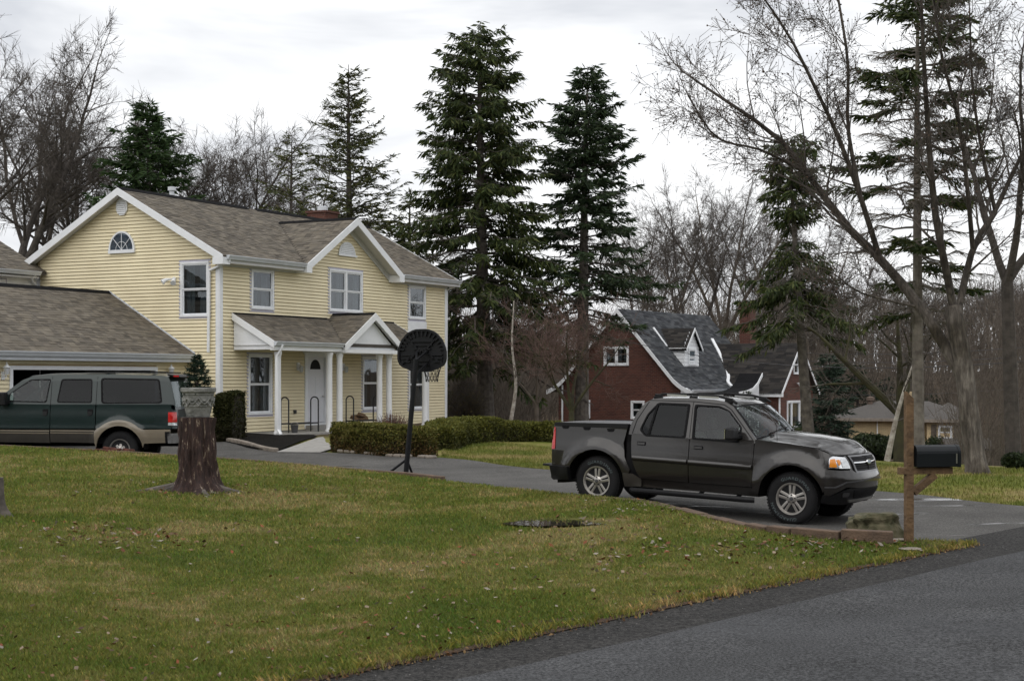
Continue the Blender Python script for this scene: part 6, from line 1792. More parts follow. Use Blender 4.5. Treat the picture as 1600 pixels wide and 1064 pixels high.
conifer('hemlock_tree', 'sparse olive hemlock with wispy tip behind the chimney', b, hgt(98, 66, b[2]), .26, 7.2, 2.0, 13, OLIVE, droop=.06, hang=.12, whorl=.36, per=9, sprays=26, size=.24, jit=.38, lmin=.3,
        prof=lambda t: (1-t)**.95*(.9+.1*math.sin(7*t)), gap=.12, lift_top=.5)
b = base_pt(455, 70)
conifer('hemlock_tree', 'shorter thin hemlock left of the wispy-topped one', b, hgt(205, 70, b[2]), .18, 5.6, 2.0, 15, OLIVE, droop=.2, hang=.25, whorl=.45, per=7, sprays=22, size=.22, gap=.25, jit=.35, lmin=.3)
b = base_pt(232, 60)
conifer('spruce_tree', 'dense dark green spruce behind the roof ridge at left', b, hgt(163, 60, b[2]), .22, 4.8, 1.5, 18, [(.032, .062, .018), (.046, .080, .024), (.022, .046, .014)], droop=.22, hang=.2, whorl=.40, per=10, sprays=62, size=.30, prof=lambda t: (1-t)**.80)
b = base_pt(640, 66)
conifer('hemlock_tree', 'low olive hemlock filling the gap beside the house corner', b, hgt(300, 66, b[2]), .20, 3.8, .8, 27, OLIVE, droop=.3, hang=.4, whorl=.5, per=8, sprays=40, size=.27, gap=.1)
# right-hand spruces
b = base_pt(1434, 36.5)
conifer('spruce_tree', 'tall bare-trunked spruce rising behind the mailbox', b, 12.0, .150, 1.85, 3.6, 33, GREEN, droop=.16, hang=.32, whorl=.46, per=8, sprays=95, size=.22, bark='bark_pale',
        prof=lambda t: .62+.38*math.sin(math.pi*min(t*1.25, 1)) if t < .8 else (1-t)*4.2, dead=.75, gap=.15, lift_top=.30)
b = base_pt(1268, 47)
conifer('spruce_tree', 'ragged drooping spruce in front of the brick house wing', b, hgt(212, 47, b[2]), .20, 2.3, 4.7, 41, GREEN, droop=.50, hang=.85, whorl=.38, per=9, sprays=70, size=.25, bark='bark_grey',
        prof=lambda t: .95*(1-t)**.5*(.72+.28*math.sin(8*t+.8)), lean=(-.75, 0), dead=.3, gap=.12)
b = base_pt(1296, 58)
conifer('spruce_tree', 'small blue-green spruce right of the brick house', b, hgt(555, 58, b[2]), .12, 1.5, .1, 52, BLUE, droop=.25, hang=.25, whorl=.34, per=10, sprays=70, size=.20)
for (px, d, py, sd, lb) in ((1340, 92, 570, 61, 'dim evergreen behind the tan brick ranch, left of two'), (1382, 96, 590, 62, 'dim evergreen behind the tan brick ranch, right of two'), (1452, 98, 612, 63, 'dim evergreen behind the tan brick chimney')):
    b = base_pt(px, d); conifer('evergreen_tree', lb, b, hgt(py, d, b[2]), .12, 2.0, .2, sd, [(.016, .028, .014), (.022, .034, .018)], whorl=.5, per=8, sprays=40, size=.32)

# ---- bare deciduous trees
PRM = dict(levels=3, n=[6, 5, 4, 4], t0=[.42, .28, .22, .2], ang=[(30, 62), (28, 62), (28, 60), (28, 60)], ratio=[.50, .52, .52, .55], wob=[.06, .10, .13, .15, .16], up=[.0, .02, .02, .02, .02], rmin=.006, rratio=.60, biglvl=1, lift=.03)
def bare(name, label, px, d, py_top, seed, rad=.22, bark='bark_dark', twig='twig', per=5, ln=.55, tr=.009, split=.30, group=None, cat='tree', lean=(0, 0), prm=None, dirs=None, z=None, **kw):
    b = base_pt(px, d, z); H = hgt(py_top, d, b[2]); sk = Skel(seed); p = dict(PRM, **(prm or {}))
    # a trunk, then limbs that make most of the height
    tl = H*split; pts = [np.array([lean[0]*t*tl, lean[1]*t*tl, t*tl-.1]) for t in np.linspace(0, 1, 6)]
    sk.chain(pts, rad*1.15, rad*.85, True)
    nl = len(dirs) if dirs else int(sk.r.integers(3, 5))
    for k in range(nl):
        a = 2*math.pi*k/nl+sk.r.uniform(-.5, .5)
        dd = np.array(dirs[k], float) if dirs else np.array([math.cos(a)*.42, math.sin(a)*.42, 1.0])
        dd /= np.linalg.norm(dd)
        grow(sk, pts[-1]-np.array([0, 0, .1*sk.r.random()]), dd, H*(1-split)*.58*sk.r.uniform(.85, 1.1), rad*.62, 0, p)
    return build_tree(name, label, sk, M[bark], M[twig], per, ln, tr, cat, group, b, **kw)
W_ = 'bare trees behind the yellow house'
bare('bare_tree', 'tallest bare tree at the left edge behind the garage', 20, 66, 40, 101, .34, per=8, prm=dict(n=[8, 6, 5]), group=W_)
bare('bare_tree', 'bare tree left of the dense spruce, finely twigged', 118, 72, 110, 104, .26, per=9, group=W_)
bare('bare_tree', 'spreading bare tree right of the dense spruce', 330, 78, 150, 107, .24, per=10, group=W_, prm=dict(n=[8, 6, 5], ang=[(35, 65), (30, 60), (30, 55), (25, 60)]))
t1 = bare('bare_tree', 'thin bare tree between the spreading one and the hemlocks', 412, 84, 185, 111, .18, per=9, group=W_)
t2 = bare('bare_tree', 'tall bare tree standing behind the brick house chimney', 1130, 96, 225, 115, .22, 'bark_brown', per=8, group='bare trees behind the brick house')
b = base_pt(60, 80); copy_tree(t1, b, 2.0, 1.25, 'bare tree seen through the tallest one at the left edge', W_)
b = base_pt(178, 84); copy_tree(t2, b, 1.2, .72, 'slender bare tree just left of the dense spruce', W_)
b = base_pt(262, 82); copy_tree(t1, b, 3.0, .78, 'slender bare tree just right of the dense spruce tip', W_)
B_ = 'bare trees behind the brick house'
for (px, d, sc, rz, k, lb) in ((1040, 100, .86, 1.1, t2, 'bare tree above the left end of the brick house ridge'), (1082, 92, .90, 2.2, t1, 'bare tree behind the middle of the brick house roof'), (1190, 104, .95, 4.0, t1, 'bare tree just right of the brick chimney'), (1005, 106, .8, 5.0, t2, 'bare tree between the second tall spruce and brick house'), (1235, 92, .8, .4, t2, 'bare tree behind the ragged drooping spruce')):
    copy_tree(k, base_pt(px, d), rz, sc, lb, B_)

# the big maple at right: trunk and main limbs as seen, fine wood grown
def maple():
    d = 30.0; B = Vector(P(1527, 746, d)); B.z = gz(B.x, B.y)-.05
    sk = Skel(201)
    def q(px, py, dd): v = P(px, py, d+dd)-B; return np.array(v)
    prm = dict(PRM, levels=3, n=[8, 4, 4, 4], t0=[.15, .2, .2, .2], ratio=[.48, .55, .55, .55], rmin=.0045, wob=[.05, .09, .12, .14, .15], biglvl=0)
    def limb(pp, r0, r1, child_from=.25, nch=7, cl=2.0, lvl=1):
        r0 = r0*.84; P_ = resample(pp, 12); sk.chain(list(P_), r0, r1, True)
        for k in range(nch):
            t = child_from+(1-child_from)*(k+sk.r.random())/nch; i = min(int(t*11), 10); pd = P_[i+1]-P_[i]; pd /= np.linalg.norm(pd)
            cd = rotate_about(pd, np.cross(pd, sk.r.normal(size=3)), R(sk.r.uniform(22, 55))); cd[2] += .12; cd /= np.linalg.norm(cd)
            grow(sk, P_[i], cd, cl*sk.r.uniform(.6, 1.15), max(.012, (r0+(r1-r0)*t)*.5), lvl, prm)
        grow(sk, P_[-1], (P_[-1]-P_[-2])/np.linalg.norm(P_[-1]-P_[-2]), cl*.7, r1, lvl+1, prm)
    z0 = np.zeros(3)
    # flared foot and leaning trunk
    P_ = resample([q(1529, 752, 0), q(1525, 725, 0), q(1515, 650, 0), q(1506, 575, 0), q(1496, 520, 0), q(1489, 480, .1)], 14)
    sk.big.append((P_, np.interp(np.linspace(0, 1, 14), [0, .06, .16, .5, 1], [.30, .235, .20, .185, .175])))
    # long left limb
    limb([q(1510, 600, .05), q(1470, 530, .2), q(1435, 475, .4), q(1375, 405, .7), q(1320, 350, .9), q(1262, 272, 1.2), q(1215, 215, 1.5), q(1130, 155, 1.8), q(1085, 125, 2.0)], .15, .022, .35, 16, 1.35)
    limb([q(1375, 405, .7), q(1345, 310, .4), q(1310, 215, .2), q(1270, 130, -.2), q(1235, 60, -.4), q(1195, 0, -.5)], .075, .02, .25, 12, 1.15)
    limb([q(1345, 310, .4), q(1325, 200, .9), q(1325, 100, 1.2), q(1310, 0, 1.5), q(1300, -60, 1.6)], .055, .02, .25, 10, 1.1)
    limb([q(1262, 272, 1.2), q(1190, 235, 1.0), q(1120, 215, .8), q(1075, 150, .7)], .04, .014, .2, 9, .9)
    # centre stems
    limb([q(1489, 480, .1), q(1478, 420, -.2), q(1462, 340, -.5), q(1452, 230, -.7), q(1445, 120, -.8), q(1440, 20, -.9), q(1438, -80, -1)], .10, .022, .2, 13, 1.3)
    limb([q(1494, 500, .1), q(1520, 390, .5), q(1555, 330, .9), q(1590, 255, 1.2), q(1640, 160, 1.5)], .095, .025, .25, 12, 1.3)
    limb([q(1520, 390, .5), q(1512, 300, .2), q(1500, 200, 0), q(1470, 80, -.3), q(1455, -40, -.4)], .06, .018, .2, 10, 1.1)
    limb([q(1555, 330, .9), q(1535, 240, .7), q(1520, 140, .6), q(1515, 20, .5)], .05, .016, .2, 10, 1.1)
    limb([q(1436, 480, .4), q(1390, 470, .2), q(1340, 455, -.2), q(1300, 425, -.4)], .04, .01, .2, 6, .7)
    root = build_tree('maple_tree', 'large budding maple with scarred pale trunk and long left limb at right', sk, M['bark_maple'], M['twig'], 4, .32, .0055, 'tree', None, B, buds=((.085, .055, .040), (.010, .024)), bigsides=10)
    return root
# bark that is pale and flaking low down, mossy, with silhouette-dark limbs above
m = bpy.data.materials.new('bark_maple'); N, L, b_ = nt(m)
tc = N.new('ShaderNodeTexCoord'); mp = N.new('ShaderNodeMapping'); mp.inputs['Scale'].default_value = (5, 5, 1.1); L.new(tc.outputs['Object'], mp.inputs['Vector'])
n1 = noise(N, L, mp.outputs[0], 2.6, 6, .65, .4); r1 = ramp(N, [(.34, (.050, .043, .036)), (.52, (.125, .108, .092)), (.68, (.24, .215, .185))]); L.new(n1.outputs['Fac'], r1.inputs['Fac'])
n2 = noise(N, L, tc.outputs['Object'], .8, 4, .6); r2 = ramp(N, [(.45, (1, 1, 1)), (.62, (.33, .30, .22))]); L.new(n2.outputs['Fac'], r2.inputs['Fac'])
sx = N.new('ShaderNodeSeparateXYZ'); L.new(tc.outputs['Object'], sx.inputs[0])
# the scarred lower trunk has lost its outer bark and is pale; limbs are coloured darker, as silhouettes
ad = N.new('ShaderNodeMath'); ad.operation = 'MULTIPLY_ADD'; ad.inputs[1].default_value = 1.6; L.new(n2.outputs['Fac'], ad.inputs[0]); L.new(sx.outputs['Z'], ad.inputs[2])
rz_ = ramp(N, [(.28, (1, 1, 1)), (.50, (.42, .40, .38))]); dv_ = N.new('ShaderNodeMath'); dv_.operation = 'MULTIPLY'; dv_.inputs[1].default_value = .1; L.new(ad.outputs[0], dv_.inputs[0]); L.new(dv_.outputs[0], rz_.inputs['Fac'])
L.new(mixc(N, L, 1.0, mixc(N, L, 1.0, r1.outputs['Color'], r2.outputs['Color'], 'MULTIPLY'), rz_.outputs['Color'], 'MULTIPLY'), b_.inputs['Base Color']); b_.inputs['Roughness'].default_value = .95
bp = N.new('ShaderNodeBump'); bp.inputs['Strength'].default_value = 1; bp.inputs['Distance'].default_value = .03; L.new(n1.outputs['Fac'], bp.inputs['Height']); L.new(bp.outputs['Normal'], b_.inputs['Normal'])
M['bark_maple'] = m
maple()
# tree at the right frame edge and the mossy forked one
bare('bare_tree', 'dark bare tree at the right edge beyond the maple', 1584, 33, 20, 211, .155, 'bark_dark', per=4, ln=.34, tr=.006, split=.42, lean=(-.035, 0), dirs=[(.55, .1, 1), (-.25, .3, 1), (.1, -.4, 1.1)], prm=dict(rmin=.005))
bare('bare_tree', 'mossy forked bare tree behind the leaning birch', 1408, 44, 420, 215, .22, 'bark_moss', per=4, ln=.4, tr=.007, split=.33, dirs=[(-.8, .1, .75), (.30, .2, 1), (-.12, -.3, 1.2)], prm=dict(rmin=.006, n=[4, 4, 3]))
# crab apple by the brick house: low crown of reddish twigs
bare('crab_apple_tree', 'low bare ornamental tree with reddish twigs left of the brick house', 893, 50, 478, 221, .10, 'bark_moss', 'twig_red', per=3, ln=.40, tr=.0045, split=.22, dirs=[(-.5, 0, .9), (.25, .3, 1), (.5, -.2, .9), (-.2, -.4, 1)], prm=dict(n=[5, 5, 4, 4], ang=[(35, 70), (35, 70), (30, 70), (30, 70)], ratio=[.62, .6, .58, .55], rmin=.005))
bare('crab_apple_tree', 'second reddish twiggy tree in the shade below the tallest spruce', 838, 56, 470, 225, .08, 'bark_brown', 'twig_red', per=3, ln=.45, tr=.005, split=.2, dirs=[(-.6, 0, .9), (.5, .3, 1), (.1, -.4, 1)], prm=dict(n=[5, 5, 4, 4], ang=[(35, 70), (35, 70), (30, 70), (30, 70)], ratio=[.6, .6, .58, .55], rmin=.006))
def stem(name, label, pp, d, r0, r1, bark, seed, n=9, cl=.7):
    B = P(*pp[0], d); B.z = gz(B.x, B.y); sk = Skel(seed); Q = resample([np.array(P(x, y, d)-B) if i else np.zeros(3) for i, (x, y) in enumerate(pp)], 12)
    sk.chain(list(Q), r0, r1, True)
    for k in range(n):
        t = .35+.62*(k+sk.r.random())/n; i = min(int(t*11), 10); pd = Q[i+1]-Q[i]; pd /= np.linalg.norm(pd)
        cd = rotate_about(pd, np.cross(pd, sk.r.normal(size=3)), R(sk.r.uniform(30, 65)))
        grow(sk, Q[i], cd, cl*sk.r.uniform(.6, 1.1), r0*.35, 2, dict(PRM, levels=3, rmin=.005))
    return build_tree(name, label, sk, M[bark], M['twig'], 3, .3, .006, 'tree', None, B)
stem('birch_tree', 'leaning white birch stem in front of the truck hood', [(1386, 702), (1400, 655), (1416, 600), (1432, 555)], 40, .085, .02, 'bark_birch', 231, 5, .6)
stem('birch_tree', 'slender pale birch between the hedge and the spruces', [(798, 655), (806, 600), (800, 540), (803, 470)], 55, .075, .02, 'bark_birch', 233, 10, 1.0)

# woods on the slope behind: individual grey trunks near, a mass of thin stems beyond
proto = [bare('woodland_tree', 'far woodland tree on the right-hand slope', 1330+k*60, 112+k*4, 380+20*k, 300+k, .15, 'bark_brown', 'twig', per=4, ln=.8, tr=.012, split=.4, group='woodland trees on the slope', prm=dict(levels=2, n=[9, 7, 5])) for k in range(4)]
rw = random.Random(5); wl_ = 'far woodland tree on the right-hand slope'
for k in range(40):
    d = rw.uniform(105, 170); px = rw.uniform(1150, 1680); copy_tree(proto[k % 4], base_pt(px, d), rw.uniform(0, 6.28), rw.uniform(.55, .85)*d/125, wl_, 'woodland trees on the slope')
for k in range(26):
    d = rw.uniform(95, 150); px = rw.uniform(640, 1150); copy_tree(proto[k % 4], base_pt(px, d), rw.uniform(0, 6.28), rw.uniform(.34, .52)*d/120, 'far woodland tree between the spruces and the brick house', 'woodland trees beyond the spruces')
for k in range(22):
    d = rw.uniform(100, 150); px = rw.uniform(-120, 640); copy_tree(proto[k % 4], base_pt(px, d), rw.uniform(0, 6.28), rw.uniform(.45, .65)*d/120, 'far woodland tree behind the yellow house', 'woodland trees behind the house')
# undergrowth: one mass of thin brown stems
def brush(n, seed, area, hh, rad, name, label):
    r = np.random.default_rng(seed); d = r.uniform(area[2], area[3], n); px = r.uniform(area[0], area[1], n); x = (px-800)/FPX*d; z = TH(x, d)
    P0 = np.stack([x, d, z-.1], 1); h = r.uniform(*hh, n); dv = r.normal(size=(n, 3))*.16; dv[:, 2] = 1
    P1 = P0+dv*(h*.5)[:, None]; dv2 = dv+r.normal(size=(n, 3))*.25; dv2[:, 2] = 1; P2 = P1+dv2*(h*.5)[:, None]
    A, B, C_, D = [P0, P1], [P1, P2], [np.full(n, rad), np.full(n, rad*.75)], [np.full(n, rad*.75), np.full(n, rad*.4)]
    for k in range(7):
        t = r.uniform(.2, 1, (n, 1)); q = P1+(P2-P1)*t if k % 2 else P0+(P1-P0)*np.maximum(t, .4); g = r.normal(size=(n, 3))*.7; g[:, 2] = np.abs(g[:, 2])+.5
        A.append(q); B.append(q+g*(h*.16)[:, None]); C_.append(np.full(n, rad*.5)); D.append(np.full(n, rad*.25))
    V, F = prisms(np.concatenate(A), np.concatenate(B), np.concatenate(C_), np.concatenate(D))
    return tag(link(name, np_mesh(name, V, F), M['bark_brown']), label, 'undergrowth', kind='stuff')
brush(2600, 71, (1000, 1720, 88, 185), (2.5, 9.0), .035, 'woodland', 'brown leafless woodland covering the slope at right')
brush(500, 75, (600, 850, 68, 88), (2.0, 6.0), .025, 'woodland', 'brown leafless brush at the foot of the spruces')
brush(1900, 72, (560, 1060, 88, 150), (2.0, 7.0), .03, 'woodland', 'brown leafless woodland behind the spruces')
brush(900, 73, (-150, 560, 95, 160), (3.0, 8.0), .035, 'woodland', 'brown leafless woodland behind the yellow house')
brush(600, 74, (1490, 1700, 40, 62), (1.0, 3.2), .012, 'woodland', 'brown brush beyond the lawn at the right edge')
# trees on the camera's side of the road, seen only as reflections in paint and glass
def bank(n, seed):
    r = np.random.default_rng(seed); x = r.uniform(-70, 70, n); y = r.uniform(-42, -22, n); z = TH(x, y); P0 = np.stack([x, y, z-.1], 1); h = r.uniform(9, 20, n)
    P1 = P0+np.stack([r.normal(size=n)*.6, r.normal(size=n)*.6, h], 1); A, B, C_, D = [P0], [P1], [r.uniform(.10, .22, n)], [np.full(n, .05)]
    for k in range(16):
        t = r.uniform(.2, 1, (n, 1)); q = P0+(P1-P0)*t; g = r.normal(size=(n, 3)); g[:, 2] = np.abs(g[:, 2])*.6+.3; A.append(q); B.append(q+g*2.0); C_.append(np.full(n, .11)); D.append(np.full(n, .03))
    V, F = prisms(np.concatenate(A), np.concatenate(B), np.concatenate(C_), np.concatenate(D)); tag(link('woodland', np_mesh('woodland', V, F), M['bark_dark']), 'leafless trees across the road, mirrored in the windows', 'woodland', kind='stuff')
bank(900, 88)
# ------------------------------------------------------------------ red brick house
BO = Vector((8.0, 72.0, 0)); BR = R(90-33)
brick = thing('brick_house', 'red brick house with steep dark grey roof and white dormer', 'house', (BO.x, BO.y, 0), BR)
GB = -1.25                      # ground level here
BL, BW, BE, BRZ = 9.6, 6.8, 1.50, 5.30
FBY, FBX = Frame2('y'), Frame2('x')
def bwall(fr, a0, a1, z0, z1, ops, name='wall', extra=None):
    mb = wall_shell(brick, fr, a0, a1, z0, z1, ops)
    if extra: extra(mb)
    o = mb.build(name, M['red_brick'], brick); uv_box(o); return o
gops_ = [(2.86, 4.24, 2.57, 3.50), (5.00, 5.64, .02, .92), (2.0, 2.75, .02, .90)]
bsl = (BRZ-BE)/(BW/2)
def bg_extra(mb):
    # gable triangle, split round the upper window
    def tri(t0, t1, z0):
        pl = [(t0, z0), (t1, z0)]
        zt = lambda t: BE+bsl*min(t, BW-t)-.08
        pts = [t1]+([BW/2] if t0 < BW/2 < t1 else [])+[t0]
        pl += [(t, max(zt(t), z0)) for t in pts]
        mb.prism(pl, 'x', .001, .14)
    tri(.02, 2.86, BE); tri(4.24, BW-.02, BE)
    mb.prism([(2.86, BE), (4.24, BE), (4.24, 2.57), (2.86, 2.57)], 'x', .001, .14); tri(2.86, 4.24, 3.50)
bwall(FBX, .02, BW, GB, BE, gops_[1:], extra=bg_extra)
window(brick, FBX, *gops_[0], kind='slider', tape=0, curtain='sheer', trim=.10); window(brick, FBX, *gops_[1], tape=0, curtain='sheer', trim=.09); window(brick, FBX, *gops_[2], tape=0, trim=.09)
bwall(FBY, .16, BL, GB, BE, [])
mb = MB(); mb.box(.16, BL, BW-.14, BW, GB, BE); mb.box(BL-.14, BL, .16, BW-.16, GB, BE); mb.prism([(.16, BE), (BW-.16, BE), (BW/2, BRZ-.1)], 'x', BL-.14, BL-.02); o = mb.build('rear_wall', M['red_brick'], brick); uv_box(o)
# roof with a bell-cast flare at the eaves
def bell(t):
    """height of the front slope at distance t behind the eave line (t from -.55)"""
    if t > .40: return BE+bsl*t
    k = (t+.55)/.95; z9 = BE+bsl*.40; return (BE-.12)*(1-k)**2+2*k*(1-k)*(BE+.02)+z9*k*k
prof_t = [-.55, -.35, -.1, .15, .4, .65, .9, 1.4, 2.0, 2.7, BW/2]
mb = MB()
for a, b in zip(prof_t[:-1], prof_t[1:]): slope_prism(mb, -.22, BL+.2, a, bell(a), b, bell(b), .10); slope_prism(mb, -.22, BL+.2, BW-a, bell(a), BW-b, bell(b), .10)
mb.build('roof', M['underlay'], brick)
for i, (a, b) in enumerate(zip(prof_t[:-1], prof_t[1:])):
    ln = math.hypot(b-a, bell(b)-bell(a)); shingles('shingles', brick, (0, a, bell(a)+.004), (1, 0, 0), (0, b-a, bell(b)-bell(a)), lambda w: [(-.22, BL+.2)], ln, tabs=.42, course=.15, pal=PAL_SLATE, seed=60+i, patchy=.3)
for sgn in (0, 1):
    mb = MB()
    for a, b in zip(prof_t[:-1], prof_t[1:]):
        A, B = (a, b) if sgn == 0 else (BW-a, BW-b)
        mb.prism([(A, bell(a)+.02), (B, bell(b)+.02), (B, bell(b)-.20), (A, bell(a)-.20)], 'x', -.26, -.222)
    mb.build('rake_board', M['white'], brick)
mb = MB(); mb.prism([(-.5, BE-.1), (-.02, BE-.32), (-.02, BE+.12)], 'x', -.24, -.02); mb.box(-.24, 5.0, -.58, -.03, BE-.34, BE-.12); mb.build('eave_box', M['white'], brick)
gutter(brick, (-.2, -.585, BE-.06), (4.85, -.585, BE-.06), (0, -1, 0)); downspout(brick, [(.05, -.62, BE-.15), (.05, -.08, BE-.35), (.05, -.06, GB)])
downspout(brick, [(-.06, BW-.25, BE+.15), (-.06, BW-.25, GB)])
# louvred vent at the peak
mb = MB(); mb.prism([(2.9, 4.55), (3.9, 4.55), (3.4, 5.08)], 'x', -.03, -.002); bv = mb.build('gable_vent', M['white'], brick)
for k in range(5): mb = MB(); z = 4.58+k*.08; w = .48*(1-(z-4.55)/.53); mb.prism([(-.055, z), (-.031, z+.05), (-.031, z)], 'y', 3.4-w, 3.4+w); mb.build('louvre', M['white'], bv)
# dormer
DX0, DX1, DF, DZ0, DZ1, DZT = 2.0, 3.55, .9, 2.42, 3.50, 4.34
dm = bpy.data.objects.new('dormer', None); COL.objects.link(dm); dm.parent = brick
yb = lambda z: (z-BE)/bsl
mb = MB(); mb.box(DX0, DX1, DF+.02, DF+.06, DZ0, DZ1); mb.prism([(DX0, DZ1), (DX1, DZ1), ((DX0+DX1)/2, DZT)], 'y', DF+.02, DF+.06)
for x in (DX0, DX1-.04): mb.prism([(DF+.06, DZ0), (yb(DZ1)+.05, DZ1), (DF+.06, DZ1)], 'x', x, x+.04)
mb.build('dormer_wall', M['white'], dm)
for k in range(11):
    z = DZ0+k*.165; hw_ = (DX1-DX0)/2 if z < DZ1 else (DX1-DX0)/2*(DZT-z)/(DZT-DZ1)
    if hw_ > .12: mb = MB(); mb.prism([(DF-.012, z), (DF+.019, z+.16), (DF+.019, z)], 'x', 2.775-hw_, 2.775+hw_); mb.build('siding_board', M['white'], dm)
    if z < DZ1-.1:
        y1 = yb(z+.16); mb = MB(); mb.prism([(DX0-.03, z), (DX0-.001, z), (DX0-.001, z+.16)], 'y', DF+.06, max(y1, DF+.1)); mb.build('siding_board', M['white'], dm)
window(dm, Frame2('y', DF-.015), 2.36, 3.18, 2.60, 3.42, tape=0, trim=.09)
mb = MB(); rz = lambda x: DZ1+(DZT-DZ1)*(1-abs(x-2.775)/.775)
for x0 in (DX0-.12, DX1+.12):
    zt0 = DZ1-.13
    p = [(x0, DF-.16, zt0), (2.775, DF-.16, DZT+.06), (2.775, yb(DZT)+.1, DZT+.06), (x0, yb(zt0)+.1, zt0)]
    mb.hexa([(a, b, c-.07) for a, b, c in p]+p)
mb.build('dormer_roof', M['ridge_cap'], dm)
Wv = Vector((2.775-(DX0-.12), 0, DZT+.06-(DZ1-.13)))
shingles('shingles', dm, (DX0-.12, 0, DZ1-.125), (0, 1, 0), Wv, lambda w: [(DF-.16, yb(DZ1-.13+(DZT-DZ1+.19)*w/Wv.length)+.08)], Wv.length, tabs=.4, pal=PAL_BLACK, seed=80)
for x0 in (DX0-.12, DX1+.12):
    mb = MB(); mb.prism([(x0, DZ1-.11), (2.775, DZT+.08), (2.775, DZT-.06), (x0, DZ1-.24)], 'y', DF-.19, DF-.16); mb.build('rake_board', M['white'], dm)
mb = MB(); A = Vector((DX0-.14, yb(DZ1-.13)+.02, DZ1-.03)); B_v = Vector((2.775-.3, yb(DZT), DZT+.02)); mb.bar((DX0-.10, yb(DZ1)+.02, DZ1+.02), (DX0-.02, yb(DZT)+.05, DZT+.10), .12, .06); mb.build('flashing', M['white'], dm)
mb = MB(); mb.box(DX0-.1, DX0-.03, DF-.1, yb(DZ1)-.05, DZ1-.16, DZ1-.06); mb.build('eave_trim', M['white'], dm)
# front wing
WX0, WX1, WF, WZ, WE = 5.45, 9.85, -2.5, 3.74, 1.50; WM = (WX0+WX1)/2; wsl = (WZ-WE)/(WM-WX0)
frw = Frame2('y', WF)
wops = [(6.43, 8.65, -.55, .86), (7.25, 7.95, 2.16, 3.14)]
mb = wall_shell(brick, frw, WX0, WX1, GB, WE, wops[:1])
mb.prism([(WX0, WE), (WX1, WE), (WX1-.66/wsl, 2.16), (WX0+.66/wsl, 2.16)], 'y', WF+.001, WF+.14)
zl = lambda x: WE+wsl*min(x-WX0, WX1-x)-.05
mb.prism([(WX0+.66/wsl, 2.16), (7.25, 2.16), (7.25, zl(7.25))], 'y', WF+.001, WF+.14); mb.prism([(7.95, 2.16), (WX1-.66/wsl, 2.16), (7.95, zl(7.95))], 'y', WF+.001, WF+.14)
mb.prism([(7.25, 3.14), (7.95, 3.14), (7.95, zl(7.95)), (WM, WZ-.05), (7.25, zl(7.25))], 'y', WF+.001, WF+.14)
o = mb.build('wing_wall', M['red_brick'], brick); uv_box(o)
window(brick, frw, *wops[0], kind='triple', tape=0, trim=.10); window(brick, frw, *wops[1], tape=0, trim=.08)
for bx_ in ((WX0, WX0+.14, WF+.15, 0.0), (WX1-.14, WX1, WF+.15, 5)):
    mb = MB(); mb.box(*bx_, GB, WE); o = mb.build('wing_side_wall', M['red_brick'], brick); uv_box(o)
mb = MB()
for x0 in (WX0-.25, WX1+.25):
    z0 = WE-.25*wsl; p = [(x0, WF-.25, z0), (WM, WF-.25, WZ), (WM, 2.3, WZ), (x0, 0.1, z0)]; mb.hexa([(a, b, c-.09) for a, b, c in p]+p)
mb.build('wing_roof', M['underlay'], brick)
for x0, sd in ((WX0-.25, 85), (WX1+.25, 86)):
    Wv = Vector((WM-x0, 0, WZ-WE+.25*wsl)); shingles('shingles', brick, (x0, 0, WE-.25*wsl), (0, 1, 0), Wv, lambda w, ln=Wv.length: [(WF-.25, .1+2.2*w/ln)], Wv.length, tabs=.5, course=.15, pal=PAL_BLACK, seed=sd)
    mb = MB(); mb.prism([(x0, WE-.25*wsl+.02), (WM, WZ+.02), (WM, WZ-.16), (x0, WE-.25*wsl-.16)], 'y', WF-.28, WF-.25); mb.build('rake_board', M['white'], brick)
mb = MB(); mb.box(WX0-.25, WX0-.01, WF-.25, -.3, WE-.44, WE-.26); mb.build('eave_box', M['white'], brick)
downspout(brick, [(WX0-.1, WF-.2, WE-.3), (WX0-.05, WF-.06, WE-.5), (WX0-.05, WF-.06, GB)])
mb = MB(); mb.tube([(7.7, WF-.02, 1.72), (7.7, WF-.12, 1.70)], .03, 6); fl2 = mb.build('flood_light', M['white'], brick)
for dx in (-.16, .16): mb = MB(); mb.tube([(7.7, WF-.10, 1.70), (7.7+dx, WF-.16, 1.70), (7.7+dx*1.3, WF-.28, 1.66)], [.02, .05, .09], 8); mb.build('lamp_head', M['white'], fl2)
# white curved verge that sweeps down the roof and entry gable with a swooping eave
mb = MB(); pts = []
for k in range(9):
    t = (2.17, 1.92, 1.66, 1.40, 1.13, .73, .40, .10, -.25)[k]; x = (7.68, 7.48, 7.29, 7.07, 6.84, 6.42, 5.89, 5.2, 4.85)[k]; pts.append(Vector((x, t, bell(t)+.08)))
pts = [Vector(p) for p in resample([tuple(p) for p in pts], 24)]
for a, b in zip(pts[:-1], pts[1:]): mb.bar(a, b, .15, .08)
mb.build('verge_board', M['white'], brick)
mb = MB(); en = [(2.3, GB), (4.7, GB), (4.75, .9), (4.78, 1.4), (4.75, 1.9), (4.55, 1.95), (4.2, 1.62), (3.7, 1.38), (3.0, 1.26), (2.3, 1.2)]
mb.prism(en, 'y', -1.75, -1.65); mb.build('entry_wall', M['white'], brick)
sw = [(2.1, 1.28), (3.0, 1.34), (3.7, 1.46), (4.25, 1.72), (4.8, 2.18)]
mb = MB()
for a, b in zip(sw[:-1], sw[1:]): mb.hexa([(a[0], -1.9, a[1]-.06), (b[0], -1.9, b[1]-.06), (b[0], -.7, b[1]-.06), (a[0], -.7, a[1]-.06), (a[0], -1.9, a[1]+.03), (b[0], -1.9, b[1]+.03), (b[0], -.7, b[1]+.03), (a[0], -.7, a[1]+.03)])
